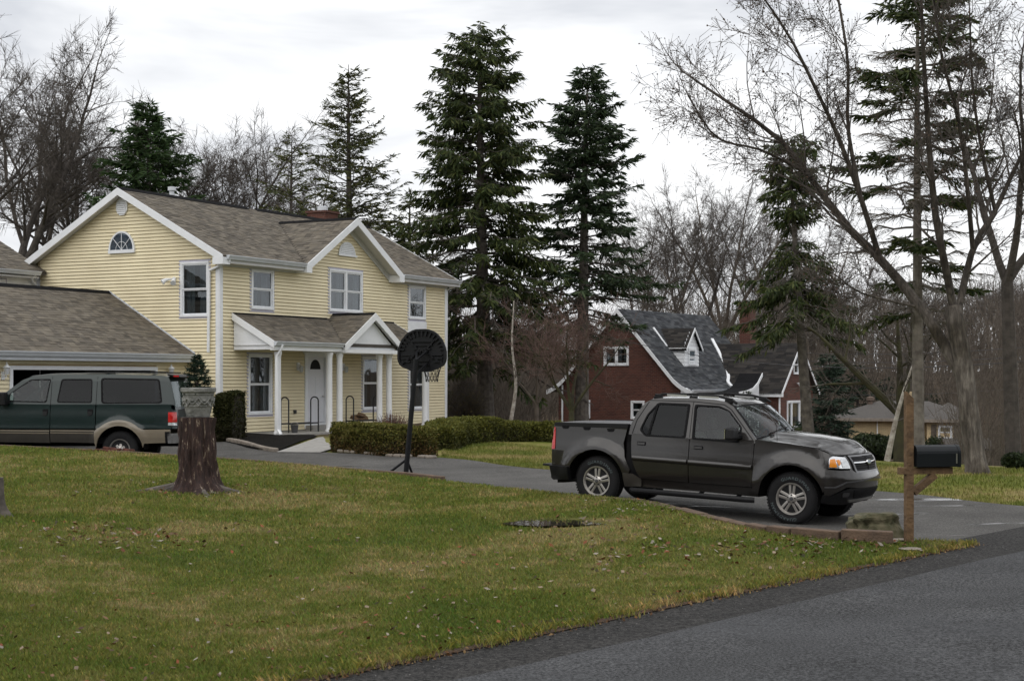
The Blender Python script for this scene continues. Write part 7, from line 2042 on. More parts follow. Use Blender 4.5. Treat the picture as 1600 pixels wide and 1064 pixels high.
mb.build('entry_roof', M['ridge_cap'], brick)
mb = MB()
for a, b in zip(sw[:-1], sw[1:]): mb.prism([(a[0], a[1]+.05), (b[0], b[1]+.05), (b[0], b[1]-.12), (a[0], a[1]-.12)], 'y', -1.94, -1.902)
mb.build('entry_rake', M['white'], brick)
# chimney
c0 = P(1168, 531, 81)-BO; M_ = Matrix.Rotation(-BR, 3, 'Z'); c0 = M_ @ Vector((c0.x, c0.y, 0))
mb = MB(); mb.box(c0.x-.36, c0.x+.36, c0.y-.30, c0.y+.30, GB, EYE+(590-476)/2400*81); ch2 = mb.build('chimney', M['red_brick'], brick); uv_box(ch2)
mb = MB(); mb.box(c0.x-.41, c0.x+.41, c0.y-.35, c0.y+.35, EYE+(590-476)/2400*81, EYE+(590-472)/2400*81); mb.build('chimney_cap', M['red_brick'], ch2); uv_box(ch2.children[0])

# ------------------------------------------------------------------ tan brick ranch at right
TO = P(1437, 600, 82); tan = thing('ranch_house', 'low tan brick ranch house with hipped grey roof beyond the lawn', 'house', (TO.x, TO.y, 0), R(-14))
zt = lambda py, d=82: EYE+(HORIZON-py)/FPX*d
TE, TT, TG = zt(654), zt(628), -3.2
x0, x1, y0, y1 = -4.35, 2.7, 0, 7
mb = MB(); mb.box(x0, x1, y0, y1, TG, TE); mb.box(.35, 2.7, -1.6, 0, TG, TE); o = mb.build('wall', M['tan_brick'], tan); uv_box(o)
mb = MB(); e = .45
mb.add([(x0-e, y0-e, TE), (x1+e, y0-e, TE), (x1+e, y1+e, TE), (x0-e, y1+e, TE), (x0+2.2, 3.2, TT), (x1-2.2, 3.2, TT)], [(0, 1, 5, 4), (1, 2, 5), (2, 3, 4, 5), (3, 0, 4), (3, 2, 1, 0)])
mb.add([(0, -2.0, TE), (3.1, -2.0, TE), (1.55, 2.2, TT-.05), (3.1, 2.0, TE), (0, 2.0, TE), (1.55, -.4, TT-.25)], [(0, 1, 5), (1, 3, 2, 5), (4, 0, 5, 2)])
mb.build('roof', mat('ranch_shingle', (.085, .078, .072), .95, .25, 14.0, .6, 30), tan)
mb = MB(); mb.box(x0-e, x1+e, y0-e-.05, y0-e, TE-.14, TE+.02); mb.box(.0, 3.1, -2.06, -2.0, TE-.14, TE+.02); mb.build('fascia', M['flagstone'], tan)
mb = MB(); mb.box(-.55, .08, -.35, .45, TG, zt(612)); ch3 = mb.build('chimney', M['tan_brick'], tan); uv_box(ch3)
mb = MB(); mb.box(-1.05, -.60, -.2, .3, TG, zt(618)); o = mb.build('chimney', M['tan_brick'], tan); uv_box(o)
window(tan, Frame2('y', -1.601), .9, 1.62, zt(684), zt(663), tape=0, curtain=None, trim=.08)
for a in (.55, 1.68, 2.25): mb = MB(); mb.box(a, a+.28, -1.66, -1.61, zt(686), zt(662)); mb.build('shutter', M['bark_brown'], tan)
window(tan, FY, -4.2, -3.7, zt(685), zt(660), tape=0, curtain=None, trim=.05, frame_mat='trim_black')
downspout(tan, [(-2.2, -.05, TE), (-2.2, -.05, TG)])
mb = MB(); mb.lathe([(.14, 0), (.14, .3), (.22, .34), (.22, .5), (.06, .56)], 10, (-2.6, 2.6, TT-.3)); mb.build('roof_vent', M['red_brick'], tan)
# wooden shed beside it
s0 = P(1515, 737, 48); shed = thing('shed', 'weathered board shed beside the maple trunk', 'shed', (s0.x, 48, gz(s0.x, 48)), R(-10))
hz = hgt(697, 48, gz(s0.x, 48))
for k in range(9):
    mb = MB(); mb.box(-.62+k*.14, -.62+k*.14+.125, -.02+.01*(k % 2), .01, 0, hz-.1-.04*(k % 3)); mb.build('board', M['flagstone'], shed)
mb = MB(); mb.box(-.6, .6, .03, .9, 0, hz-.2); mb.build('shed_body', M['bark_grey'], shed)
mb = MB(); mb.hexa([(-.72, -.2, hz-.12), (.72, -.2, hz-.12), (.72, 1.0, hz+.15), (-.72, 1.0, hz+.15), (-.72, -.2, hz-.06), (.72, -.2, hz-.06), (.72, 1.0, hz+.21), (-.72, 1.0, hz+.21)]); mb.build('roof', M['underlay'], shed)

# ------------------------------------------------------------------ mailbox
mp_ = P(1420, 843, 18.6); mz = lawn_z(mp_.x, mp_.y) or gz(mp_.x, mp_.y)
mail = thing('mailbox', 'black mailbox on a braced wooden post at the road edge', 'mailbox', (mp_.x, mp_.y, mz), R(10))
k = 18.6/FPX; mh = lambda py: EYE+(HORIZON-py)*k-mz
w = .046
mb = MB(); zt_ = mh(614); mb.hexa([(-w, -w, -.2), (w, -w, -.2), (w, w, -.2), (-w, w, -.2), (-w, -w, zt_+.02), (w, -w, zt_-.065), (w, w, zt_-.065), (-w, w, zt_+.02)]); mb.build('post', M['post_wood'], mail, bevel=.004)
zb_, zt2 = mh(729), mh(695)
mb = MB(); mb.box(-.13, .55, -.045, .045, zb_-.09, zb_-.008); mb.build('arm', M['post_wood'], mail, bevel=.004)
mb = MB(); mb.bar((.055, 0, mh(769)), (.33, 0, zb_-.10), .085, .085, up=(0, 1, 0)); mb.build('brace', M['post_wood'], mail)
prof = [(-.105, zb_), (.105, zb_), (.105, zb_+.16)]+[(.105*math.cos(math.pi*j/10), zb_+.16+(zt2-zb_-.16)*math.sin(math.pi*j/10)) for j in range(1, 10)]+[(-.105, zb_+.16)]
mb = MB(); mb.prism(prof, 'x', .062, .60); mb.build('box', M['mail_black'], mail, bevel=.004)
mb = MB(); mb.prism([(a*1.05, zb_+(b-zb_)*1.03-.004) for a, b in prof], 'x', .592, .625); mb.build('door', M['mail_black'], mail)
mb = MB(); mb.tube([(.63, 0, zt2-.02), (.645, 0, zt2-.01), (.645, 0, zt2-.06)], .008, 6); mb.build('latch', M['steel'], mail)
mb = MB(); mb.box(.56, .575, -.112, -.107, zb_+.04, zb_+.16); mb.build('flag', M['steel'], mail)
# rock beside it
def rock(name, label, c, sx, sy, sz, seed, m='rock', group=None, cat='rock'):
    bm = bmesh.new(); bmesh.ops.create_icosphere(bm, subdivisions=4, radius=1); r = np.random.default_rng(seed)
    co = np.array([v.co for v in bm.verts]); nz = np.zeros(len(co))
    for f_, a_ in ((1.3, .30), (2.7, .22), (5.5, .12), (11, .06)):
        ph = r.random((3, 3))*6; nz += a_*np.sin(co@(r.normal(size=(3,))*f_)+ph[0, 0])*np.sin(co@(r.normal(size=(3,))*f_)+ph[1, 1])
    for v, n_ in zip(bm.verts, nz):
        p = v.co*(1+n_); q = Vector((np.sign(p.x)*abs(p.x)**.62, np.sign(p.y)*abs(p.y)**.62, np.sign(p.z)*abs(p.z)**.55)); v.co = Vector((q.x*sx, q.y*sy, (q.z+.75)*sz))
    me = bpy.data.meshes.new(name); bm.to_mesh(me); bm.free(); shade(me, 14)
    return tag(link(name, me, M[m], loc=c), label, cat, group)
rp = P(1367, 838, 19.0); rock('rock', 'large mossy boulder at the driveway edge beside the mailbox', (rp.x, rp.y, rp.z-.05), .31, .22, .185, 4)
rp = P(1388, 836, 18.75); rock('rock', 'flat slab of stone at the foot of the mossy boulder', (rp.x, rp.y, (lawn_z(rp.x, rp.y) or 0)-.0), .24, .12, .025, 9, 'flagstone')
rp = lawn_at(1420, 859); rock('rock', 'small flat stone at the end of the lawn edging', rp, .16, .10, .016, 12, 'flagstone')
rp = road_pt(945, 1019); rock('rock', 'single brown stone lying on the road shoulder', (rp.x, rp.y, rp.z+.0), .026, .022, .016, 15, 'red_stone')

# ------------------------------------------------------------------ lawn edging: blocks along the drive
edging = thing('lawn_edging', 'brown block edging curving along the lawn beside the driveway', 'edging')
Ed = resample([tuple(p) for p in EDGE3[8:15]], 400); s_ = np.concatenate([[0], np.cumsum(np.linalg.norm(np.diff(Ed, axis=0), axis=1))])
pos = 0.0; rr_ = random.Random(3)
while pos < s_[-1]-.1:
    rest = s_[-1]-pos; ln = .62 if rest < 1.35 else rr_.uniform(.30, .36)
    ln = min(ln, rest); f0, f1 = pos/s_[-1], (pos+ln)/s_[-1]
    a = np.array([np.interp(pos+.006, s_, Ed[:, i]) for i in range(3)]); b = np.array([np.interp(pos+ln-.006, s_, Ed[:, i]) for i in range(3)])
    rise = .015+.05*f0+(.075*max(0, (f0-.62)/.38)); d_ = Vector(b-a).normalized(); n_ = Vector((-d_.y, d_.x, 0)).normalized()*.085
    A, B = Vector(a), Vector(b); j = rr_.uniform(-.008, .008)
    lo = -.25; P8 = [A-n_, B-n_, B+n_, A+n_]
    mb = MB(); mb.hexa([(p.x, p.y, p.z+lo) for p in P8]+[(p.x, p.y, p.z+rise+j) for p in P8]); mb.build('edging_block', M['edge_block'], edging, bevel=.012)
    pos += ln
timber = thing('timber_edging', 'low timber edging at the lawn corner by the basketball hoop', 'edging')
for (u, v, w_) in (((195, 707, 32.0), (400, 721, 30.6), .10), ((400, 721, 30.6), (560, 735, 29.3), .10), ((560, 735, 29.3), (640, 741, 28.75), .11), ((640, 741, 28.75), (692, 747, 28.3), .16), ((0, 697, 33.0), (195, 707, 32.0), .09)):
    A, B = P(*u), P(*v); dv = (B-A); ln = dv.length; mb = MB(); mb.bar(A+Vector((0, 0, -.05))+dv*(.004/ln), B+Vector((0, 0, -.05))-dv*(.004/ln), w_, .17); mb.build('timber', M['edge_block'], timber, bevel=.012)

# ------------------------------------------------------------------ stump with planter
sp_ = lawn_at(308, 766); SPX = sp_.y/FPX
stump = thing('tree_stump', 'old dark red-stained stump with flaking bark on the lawn', 'stump', sp_)
m = bpy.data.materials.new('stump_bark'); N, L, b_ = nt(m); tc = N.new('ShaderNodeTexCoord'); mp = N.new('ShaderNodeMapping'); mp.inputs['Scale'].default_value = (6, 6, 1.8); L.new(tc.outputs['Object'], mp.inputs['Vector'])
n1 = noise(N, L, mp.outputs[0], 2.4, 6, .7, .5); r1 = ramp(N, [(.42, (.022, .011, .009)), (.58, (.052, .027, .022)), (.63, (.22, .17, .12)), (.70, (.36, .31, .27))]); L.new(n1.outputs['Fac'], r1.inputs['Fac'])
L.new(r1.outputs['Color'], b_.inputs['Base Color']); b_.inputs['Roughness'].default_value = .85
bp = N.new('ShaderNodeBump'); bp.inputs['Strength'].default_value = 1; bp.inputs['Distance'].default_value = .03; L.new(n1.outputs['Fac'], bp.inputs['Height']); L.new(bp.outputs['Normal'], b_.inputs['Normal']); M['stump_bark'] = m
sh = (766-646)*SPX; sr = 27*SPX
V, F = [], []; nth, nzz = 120, 56; roots = [(R(-75), .55), (R(185), 1.15), (R(20), .5), (R(100), .7), (R(-130), .6), (R(-20), .75)]
for i in range(nzz+1):
    t = i/nzz; z = sh*t
    for j in range(nth):
        a = 2*math.pi*j/nth; rad = sr*(1.02-.06*t+.30*max(0, 1-t/.5)**2)+.012*math.sin(5*a+2*t)+.012*math.sin(9*a+3*t)+.008*math.sin(17*a-5*t)+.050*(float(vnoise(a*3.2+20, z*1.6+20, .5, 61))-.5)+.034*(float(vnoise(a*9+20, z*3.0+20, .5, 62))-.5)
        for ra, rl in roots:
            da = (a-ra+math.pi) % (2*math.pi)-math.pi; rad += rl*.34*math.exp(-(da/.30)**2)*max(0, 1-t/.34)**2.6
        V.append((rad*math.cos(a), rad*math.sin(a), z-.06))
F = [(i*nth+j, i*nth+(j+1) % nth, (i+1)*nth+(j+1) % nth, (i+1)*nth+j) for i in range(nzz) for j in range(nth)]+[tuple(nzz*nth+j for j in range(nth))]
me = bpy.data.meshes.new('trunk'); me.from_pydata(V, [], F); shade(me, 50); link('trunk', me, M['stump_bark'], stump)
for (a, l_) in ((R(187), 1.05), (R(-8), .8), (R(-70), .5), (R(-160), .55)):
    mb = MB(); pts = []
    for k_ in range(9):
        s = k_/8; x, y = (sr*.9+l_*s)*math.cos(a+.25*s), (sr*.9+l_*s)*math.sin(a+.25*s); z = lawn_z(sp_.x+x, sp_.y+y) or sp_.z; pts.append((x, y, z-sp_.z+.10*(1-s)**2-.035))
    mb.tube(pts, [.075*(1-.85*k_/8)+.006 for k_ in range(9)], 8); mb.build('root', M['bark_grey'], stump, smooth=True)
planter = thing('planter', 'weathered cast stone planter with carved swags standing on the stump', 'planter', sp_+Vector((0.02, 0, sh-.055)))
ph_ = (646-600)*SPX; pr = 26.5*SPX
mb = MB(); mb.lathe([(pr*.66, 0), (pr*.70, .02), (pr*.70, .05), (pr*.74, .07), (pr*.80, ph_*.34), (pr*.845, ph_*.36), (pr*.83, ph_*.39), (pr*.90, ph_*.74), (pr*.945, ph_*.76), (pr*.93, ph_*.80), (pr*.97, ph_*.84), (pr*1.03, ph_*.86), (pr*1.04, ph_*.97), (pr*1.0, ph_), (pr*.88, ph_), (pr*.84, ph_*.9), (.01, ph_*.88)], 40); mb.build('bowl', M['stone'], planter, smooth=True)
for k_ in range(8):      # carved swags round the bowl
    a0 = 2*math.pi*k_/8+.2; mb = MB(); pts = []
    for j in range(13):
        s = j/12; a = a0+s*2*math.pi/8; z = ph_*(.66-.20*math.sin(math.pi*s)); rad = pr*(.83+.07*(z/ph_-.39)/.35)+.008; pts.append((rad*math.cos(a), rad*math.sin(a), z))
    mb.tube(pts, .014, 6); pts2 = [(p[0], p[1], ph_*1.04-p[2]) for p in pts]; mb.tube(pts2, .010, 6)
    a = a0+math.pi/8; mb.lathe([(.001, -.012), (.035, -.004), (.03, .012), (.001, .016)], 10, (pr*.865*math.cos(a), pr*.865*math.sin(a), ph_*.56)); mb.build('swag', M['stone'], planter, smooth=True)
mb = MB(); mb.lathe([(.01, 0), (pr*.85, 0), (pr*.84, .02), (.01, .03)], 24, (0, 0, ph_*.86)); mb.build('soil', M['mulch'], planter)
pt_ = sp_+Vector((-.0, 0, sh-.055+ph_*.87)); pxs = 1/SPX
conifer('potted_conifer', 'small dwarf conifer growing in the stone planter', pt_, 4.6, .10, 2.2, .1, 77, [(.016, .034, .020), (.022, .046, .028), (.014, .028, .016)], droop=.12, hang=.05, whorl=.36, per=9, sprays=60, size=.42, cat='shrub', prof=lambda t: (1-t)**.75).scale = (.125,)*3
# root flare of a trunk at the left frame edge
lp = lawn_at(-14, 806); lt_ = thing('tree_stump', 'grey root flare of a trunk cut by the left edge of the lawn', 'stump', lp)
V, F = [], []
for i in range(15):
    t = i/14
    for j in range(28):
        a = 2*math.pi*j/28; rad = .17*(1-.15*t)+.012*math.sin(4*a)
        for ra, rl in ((R(-5), .45), (R(-95), .5), (R(170), .4), (R(80), .3)):
            da = (a-ra+math.pi) % (2*math.pi)-math.pi; rad += rl*.42*math.exp(-(da/.34)**2)*max(0, 1-t/.7)**2.4
        V.append((rad*math.cos(a), rad*math.sin(a), .55*t-.05))
F = [(i*28+j, i*28+(j+1) % 28, (i+1)*28+(j+1) % 28, (i+1)*28+j) for i in range(14) for j in range(28)]+[tuple(14*28+j for j in range(28))]
me = bpy.data.meshes.new('trunk'); me.from_pydata(V, [], F); shade(me, 60); link('trunk', me, M['bark_grey'], lt_)

# ------------------------------------------------------------------ basketball hoop
hb = P(634, 737, 31.2); hb.z = gz(hb.x, hb.y)+.02; HK = 31.2/FPX
hoop = thing('basketball_hoop', 'portable basketball hoop with black fan backboard seen from behind', 'basketball hoop', hb, R(-22))
pole_top = Vector(((652-634)*HK, 0, (737-556)*HK))
mb = MB(); mb.tube([(0, 0, 0), tuple(pole_top)], .052, 14); mb.build('pole', M['plastic'], hoop, smooth=True)
for (a, b) in (((-.42, 0, .01), (-.01, 0, .30)), ((-.10, .5, .01), (.01, 0, .35))):
    mb = MB(); mb.tube([a, b], .026, 8); mb.build('base_strut', M['plastic'], hoop)
# backboard faces +y (away from camera), ribbed back towards the camera
bc = pole_top+Vector((-.05, .40, .17)); BWd, BHt = .56, .40
fan = [(-.50, -.30), (-.20, -.42), (.20, -.42), (.50, -.30), (.555, -.18), (.55, .02), (.47, .22), (.33, .37), (.15, .445), (-.15, .445), (-.33, .37), (-.47, .22), (-.55, .02), (-.555, -.18)]
fan = [(a*.96, b*.96) for a, b in round_poly(fan, .05, 2)]
bb = MB(); bb.prism([(bc.x+a, bc.z+b) for a, b in fan], 'y', bc.y, bc.y+.025); bbo = bb.build('backboard', M['plastic'], hoop)
mb = MB(); n_ = len(fan)
for i in range(n_):
    a, b = fan[i], fan[(i+1) % n_]; mb.bar((bc.x+a[0], bc.y-.02, bc.z+a[1]), (bc.x+b[0], bc.y-.02, bc.z+b[1]), .045, .045)
mb.build('rim_edge', M['plastic'], bbo)
def rib(p, q, w=.03): 
    mb = MB(); mb.bar((bc.x+p[0], bc.y-.018, bc.z+p[1]), (bc.x+q[0], bc.y-.018, bc.z+q[1]), w, .04, up=(0, 1, 0)); mb.build('rib', M['plastic'], bbo)
for k_ in range(15):
    a = R(8+164*k_/14); rib((.40*math.cos(a), -.02+.33*math.sin(a)), (.51*math.cos(a), -.02+.425*math.sin(a)))
rib((-.46, -.26), (0, .02)); rib((.46, -.26), (0, .02)); rib((-.30, .24), (-.02, -.05)); rib((.30, .24), (.02, -.05))
for z in (.20, .12, .04): rib((-.26+.4*abs(z-.2), z), (.26-.4*abs(z-.2), z))
for k_, z in enumerate((-.08, -.15, -.22)):
    rib((-.46+.0*k_, z), (-.15-.06*k_, z)); rib((.15+.06*k_, z), (.46, z))
for z in (-.20, -.28, -.36): rib((-.16, z), (.16, z))
for sx in (-.12, .12):
    mb = MB(); mb.bar((bc.x+sx, bc.y-.02, bc.z+.0), (pole_top.x, 0, pole_top.z-.02), .04, .03); mb.bar((bc.x+sx, bc.y-.02, bc.z-.25), (pole_top.x*.85, 0, pole_top.z*.85+.02), .04, .03); mb.build('bracket', M['plastic'], hoop)
rc_ = Vector((bc.x+.06, bc.y+.33, bc.z-.24)); rr0 = .225
mb = MB(); mb.tube([(rc_.x+rr0*math.cos(2*math.pi*k_/28), rc_.y+rr0*math.sin(2*math.pi*k_/28), rc_.z) for k_ in range(29)], .010, 6, caps=False); mb.bar((rc_.x-.08, bc.y, rc_.z), (rc_.x-.08, rc_.y-rr0, rc_.z), .02); mb.bar((rc_.x+.08, bc.y, rc_.z), (rc_.x+.08, rc_.y-rr0, rc_.z), .02); rim_ = mb.build('rim', M['plastic'], hoop)
mb = MB(); lev = [(0, rr0), (-.11, .185), (-.22, .15), (-.31, .13), (-.39, .125)]; nn = 12
for i in range(len(lev)-1):
    for j in range(nn):
        for dj in (.5, -.5):
            a0, a1 = 2*math.pi*(j+.5*(i % 2))/nn, 2*math.pi*(j+.5*(i % 2)+dj)/nn; (z0, r0), (z1, r1) = lev[i], lev[i+1]
            mb.tube([(rc_.x+r0*math.cos(a0), rc_.y+r0*math.sin(a0), rc_.z+z0), (rc_.x+r1*math.cos(a1), rc_.y+r1*math.sin(a1), rc_.z+z1)], .0055, 4, caps=False)
mb.build('net', M['net'], rim_)

# ------------------------------------------------------------------ hedges and shrubs
def hedge(name, label, path, width, heights, seed, col_top, col_low, n, leaf=.035, rounded=.18, cat='hedge', group=None):
    """clipped hedge along a plan path: leafy faces over a rounded box, twigs showing low down"""
    r = np.random.default_rng(seed); C = resample([(p[0], p[1], 0) for p in path], 60); Hh = np.interp(np.linspace(0, 1, 60), np.linspace(0, 1, len(heights)), heights)
    B = Vector((float(C[0][0]), float(C[0][1]), gz(float(C[0][0]), float(C[0][1])))); root = thing(name, label, cat, B)
    L_ = np.linalg.norm(np.diff(C, axis=0), axis=1).sum()
    def pt(s, a, inset=0):
        """s 0..1 along, a: 0 front foot, up, over the top, 1 back foot"""
        i = np.minimum((s*59).astype(int), 58); f = (s*59-i)[:, None]; c = C[i]*(1-f)+C[i+1]*f; t = C[np.minimum(i+1, 59)]-C[np.maximum(i-1, 0)]; t /= np.linalg.norm(t, axis=1, keepdims=True); nn_ = np.stack([t[:, 1], -t[:, 0], t[:, 0]*0], 1)
        h = Hh[i]*(1-f[:, 0])+Hh[i+1]*f[:, 0]; per = 2*h+width; q = a*per
        w2 = width/2
        off = np.where(q < h, w2, np.where(q < h+width, w2-(q-h), -w2)); z = np.where(q < h, q, np.where(q < h+width, h, per-q))
        # round the shoulders and swell the sides
        e = np.clip((z-(h-rounded))/rounded, 0, 1)*np.clip((np.abs(off)-(w2-rounded))/rounded, 0, 1)
        z = z-e*rounded*.35; off = off*(1-.12*e)
        lump = (vnoise(c[:, 0]*1+40, c[:, 1]+z+40, .35, seed)-.5)*.12+(vnoise(c[:, 0]+40, c[:, 1]+2*z+40, .12, seed+1)-.5)*.06
        off = off+np.sign(off)*(lump-inset); z = np.maximum(z+np.where((q > h) & (q < h+width), lump-inset, 0), .02)
        p = c+nn_*off[:, None]; p[:, 2] = TH(p[:, 0], p[:, 1])+z
        return p, z/h, nn_*np.sign(off)[:, None]
    s = r.random(n); a = r.random(n); ends = r.random(n) < .08
    
    p, zr, nrm = pt(s, a, r.exponential(.03, n)-.02)
    ends = r.random(n) < .12; ne = int(ends.sum()); e0 = r.random(ne) < .5; i0 = np.where(e0, 0, 59); tn = np.where(e0[:, None], C[0]-C[1], C[59]-C[58]); tn = tn/np.linalg.norm(tn, axis=1, keepdims=True); sd_ = np.stack([-tn[:, 1], tn[:, 0], tn[:, 0]*0], 1)
    zc = r.random(ne)*Hh[i0]; pe = C[i0]+sd_*(r.uniform(-.5, .5, (ne, 1))*width*.95)+tn*r.normal(size=(ne, 1))*.03; pe[:, 2] = TH(pe[:, 0], pe[:, 1])+zc; p[ends] = pe; zr[ends] = zc/Hh[i0]; nrm[ends] = tn
    d = nrm*.5+r.normal(size=(n, 3))*.7; d[:, 2] += .5; d /= np.linalg.norm(d, axis=1, keepdims=True); w = np.cross(d, r.normal(size=(n, 3))); w /= np.linalg.norm(w, axis=1, keepdims=True); sz = leaf*r.uniform(.6, 1.4, (n, 1))
    V = np.stack([p-d*sz*.4, p-w*sz*.4, p+d*sz, p+w*sz*.4], 1).reshape(-1, 3)-np.array(B); o = (np.arange(n)*4)[:, None]
    me = np_mesh('foliage', V, np.concatenate([o, o+1, o+2, o+3], 1))
    k_ = np.clip((zr+r.normal(size=n)*.16-.25)/.5+(vnoise(p[:, 0]+30, p[:, 1]+p[:, 2]+30, .5, seed+2)-.5)*1.2, 0, 1)[:, None]
    ct = np.array(col_top)[r.integers(len(col_top), size=n)]; cl = np.array(col_low)[r.integers(len(col_low), size=n)]
    col_attr(me, np.repeat((ct*k_+cl*(1-k_))*r.uniform(.6, 1.35, (n, 1)), 4, axis=0)); link('foliage', me, M['leaf'], root)
    # dark woody core
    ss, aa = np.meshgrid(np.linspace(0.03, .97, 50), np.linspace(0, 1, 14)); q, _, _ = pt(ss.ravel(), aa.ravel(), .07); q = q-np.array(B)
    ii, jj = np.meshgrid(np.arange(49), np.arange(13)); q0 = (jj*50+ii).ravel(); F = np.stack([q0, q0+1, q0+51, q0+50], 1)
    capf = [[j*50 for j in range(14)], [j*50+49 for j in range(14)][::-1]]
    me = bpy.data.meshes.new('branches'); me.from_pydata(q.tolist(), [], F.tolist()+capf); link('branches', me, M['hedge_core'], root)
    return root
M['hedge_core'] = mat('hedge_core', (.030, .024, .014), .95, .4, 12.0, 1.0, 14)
HT_ = [(.11, .115, .022), (.14, .135, .028), (.080, .088, .018), (.18, .155, .04)]; HL_ = [(.11, .065, .026), (.055, .045, .016), (.14, .085, .035), (.038, .040, .012)]
hp = lambda px, py, z: (lambda d: ((px-800)/FPX*d, d))(FPX*(EYE-z)/(py-HORIZON))
a_, b_2, c_2 = hp(520, 706, .15), hp(600, 712, .12), hp(668, 714, .10)
def shift(p, q, d): 
    v = Vector((q[0]-p[0], q[1]-p[1])).normalized(); n = Vector((-v.y, v.x)); return (p[0]+n.x*d, p[1]+n.y*d)
fp = [shift(a_, b_2, .42), shift(b_2, c_2, .42), shift(c_2, (c_2[0]+1, c_2[1]-.2), .42)]
hedge('clipped_hedge', 'low clipped hedge with browned base in front of the porch', fp, .95, [.68, .69, .70], 5, HT_, HL_, 34000, .04, .12)
q1, q2, q3, q4 = (fp[2][0]+.15, fp[2][1]+.75), (-1.35, 43.0), (-.3, 45.6), (.9, 46.2)
hedge('clipped_hedge', 'longer curved green hedge behind the front one, reaching to the truck', [(-2.0, 40.2), (-1.55, 43.2), (-.5, 45.3), (.6, 46.0), (1.6, 45.6), (2.6, 44.4)], 1.0, [.60, .66, .68, .62, .54, .46], 6, [(.115, .120, .022), (.145, .140, .028), (.085, .095, .018)], [(.060, .066, .016), (.080, .075, .02), (.042, .050, .014)], 30000, .05)
bx = hp(352, 692, .25)
hedge('boxwood_bush', 'dense dark clipped bush left of the porch corner', [(bx[0]-.22, bx[1]+.45), (bx[0]+.30, bx[1]+.35)], .95, [1.28, 1.30], 7, [(.030, .034, .008), (.045, .046, .012), (.020, .026, .007)], [(.022, .024, .008), (.030, .026, .010)], 16000, .045, .3, 'bush')
def twig_shrub(name, label, px, d, z, h, w, seed, cols, n=1600, m='twig_red', leafn=3000):
    r = np.random.default_rng(seed); x = (px-800)/FPX*d; root = thing(name, label, 'shrub', (x, d, gz(x, d) if z is None else z))
    dv = r.normal(size=(n, 3)); dv[:, 2] = np.abs(dv[:, 2])+.35; dv /= np.linalg.norm(dv, axis=1, keepdims=True); L_ = r.uniform(.5, 1, n)[:, None]*np.array([w, w, h])
    P0 = dv*L_*r.uniform(0, .5, (n, 1)); P1 = dv*L_+r.normal(size=(n, 3))*.03
    V, F = prisms(P0, P1, np.full(n, .005), np.full(n, .0025)); link('branches', np_mesh('branches', V, F), M[m], root)['kind'] = 'stuff'
    if leafn:
        i = r.integers(n, size=leafn); t = r.uniform(.5, 1, (leafn, 1)); q = P0[i]*(1-t)+P1[i]*t; u = r.normal(size=(leafn, 3)); u /= np.linalg.norm(u, axis=1, keepdims=True); v = np.cross(u, r.normal(size=(leafn, 3))); v /= np.linalg.norm(v, axis=1, keepdims=True); s = r.uniform(.015, .035, (leafn, 1))
        V = np.stack([q-u*s, q-v*s*.5, q+u*s, q+v*s*.5], 1).reshape(-1, 3); o = (np.arange(leafn)*4)[:, None]; me = np_mesh('foliage', V, np.concatenate([o, o+1, o+2, o+3], 1)); col_attr(me, np.repeat(np.array(cols)[r.integers(len(cols), size=leafn)]*r.uniform(.6, 1.3, (leafn, 1)), 4, axis=0)); link('foliage', me, M['leaf'], root)
    return root
RED = [(.12, .045, .030), (.16, .075, .05), (.09, .05, .04)]
twig_shrub('barberry_shrub', 'reddish leafless shrub behind the front hedge below the hoop', 612, 41.0, None, .95, .75, 3, RED)
twig_shrub('tall_grass_clump', 'olive brown brushy shrub at the right corner of the yellow house', 728, 57, None, 1.9, 1.0, 5, [(.10, .085, .035), (.13, .10, .045), (.075, .07, .03)], 2600, 'twig', 5000)
def leafy(name, label, px, d, py_top, w, seed, cols, n=6000, leaf=.07):
    x = (px-800)/FPX*d; z = gz(x, d); h = hgt(py_top, d, z); r = np.random.default_rng(seed); root = thing(name, label, 'bush', (x, d, z))
    mb = MB()
    for k_ in range(7): a = 2*math.pi*k_/7; mb.tube([(0, 0, 0), (w*.25*math.cos(a), w*.25*math.sin(a), h*.4), (w*.5*math.cos(a), w*.5*math.sin(a), h*.8)], [.03, .02, .008], 5)
    mb.build('stems', M['bark_brown'], root)
    dv = r.normal(size=(n, 3)); dv /= np.linalg.norm(dv, axis=1, keepdims=True); rad = r.uniform(.55, 1, (n, 1))*(1+.35*(vnoise(dv[:, 0]*2+9, dv[:, 1]*2+dv[:, 2]*2+9, .6, seed)[:, None]-.5)); q = dv*rad*np.array([w, w, h*.5])+np.array([0, 0, h*.5]); q[:, 2] = np.maximum(q[:, 2], .05)
    u = r.normal(size=(n, 3)); u /= np.linalg.norm(u, axis=1, keepdims=True); v = np.cross(u, r.normal(size=(n, 3))); v /= np.linalg.norm(v, axis=1, keepdims=True); s = leaf*r.uniform(.6, 1.3, (n, 1))
    V = np.stack([q-u*s, q-v*s*.4, q+u*s, q+v*s*.4], 1).reshape(-1, 3); o = (np.arange(n)*4)[:, None]; me = np_mesh('foliage', V, np.concatenate([o, o+1, o+2, o+3], 1)); col_attr(me, np.repeat(np.array(cols)[r.integers(len(cols), size=n)]*r.uniform(.5, 1.4, (n, 1)), 4, axis=0)); link('foliage', me, M['leaf'], root)
DG = [(.022, .034, .012), (.032, .046, .016), (.016, .024, .010)]
leafy('rhododendron_bush', 'dark leafy bush before the tan ranch, behind the leaning birch', 1372, 52, 678, 1.3, 91, DG, 5000, .09)
leafy('evergreen_bush', 'small rounded evergreen under the ranch window', 1464, 76, 680, .7, 92, DG, 2500, .08)
leafy('evergreen_bush', 'dark bush left of the ranch window, behind the bare-trunked spruce', 1420, 77, 655, .75, 93, DG, 3000, .09)
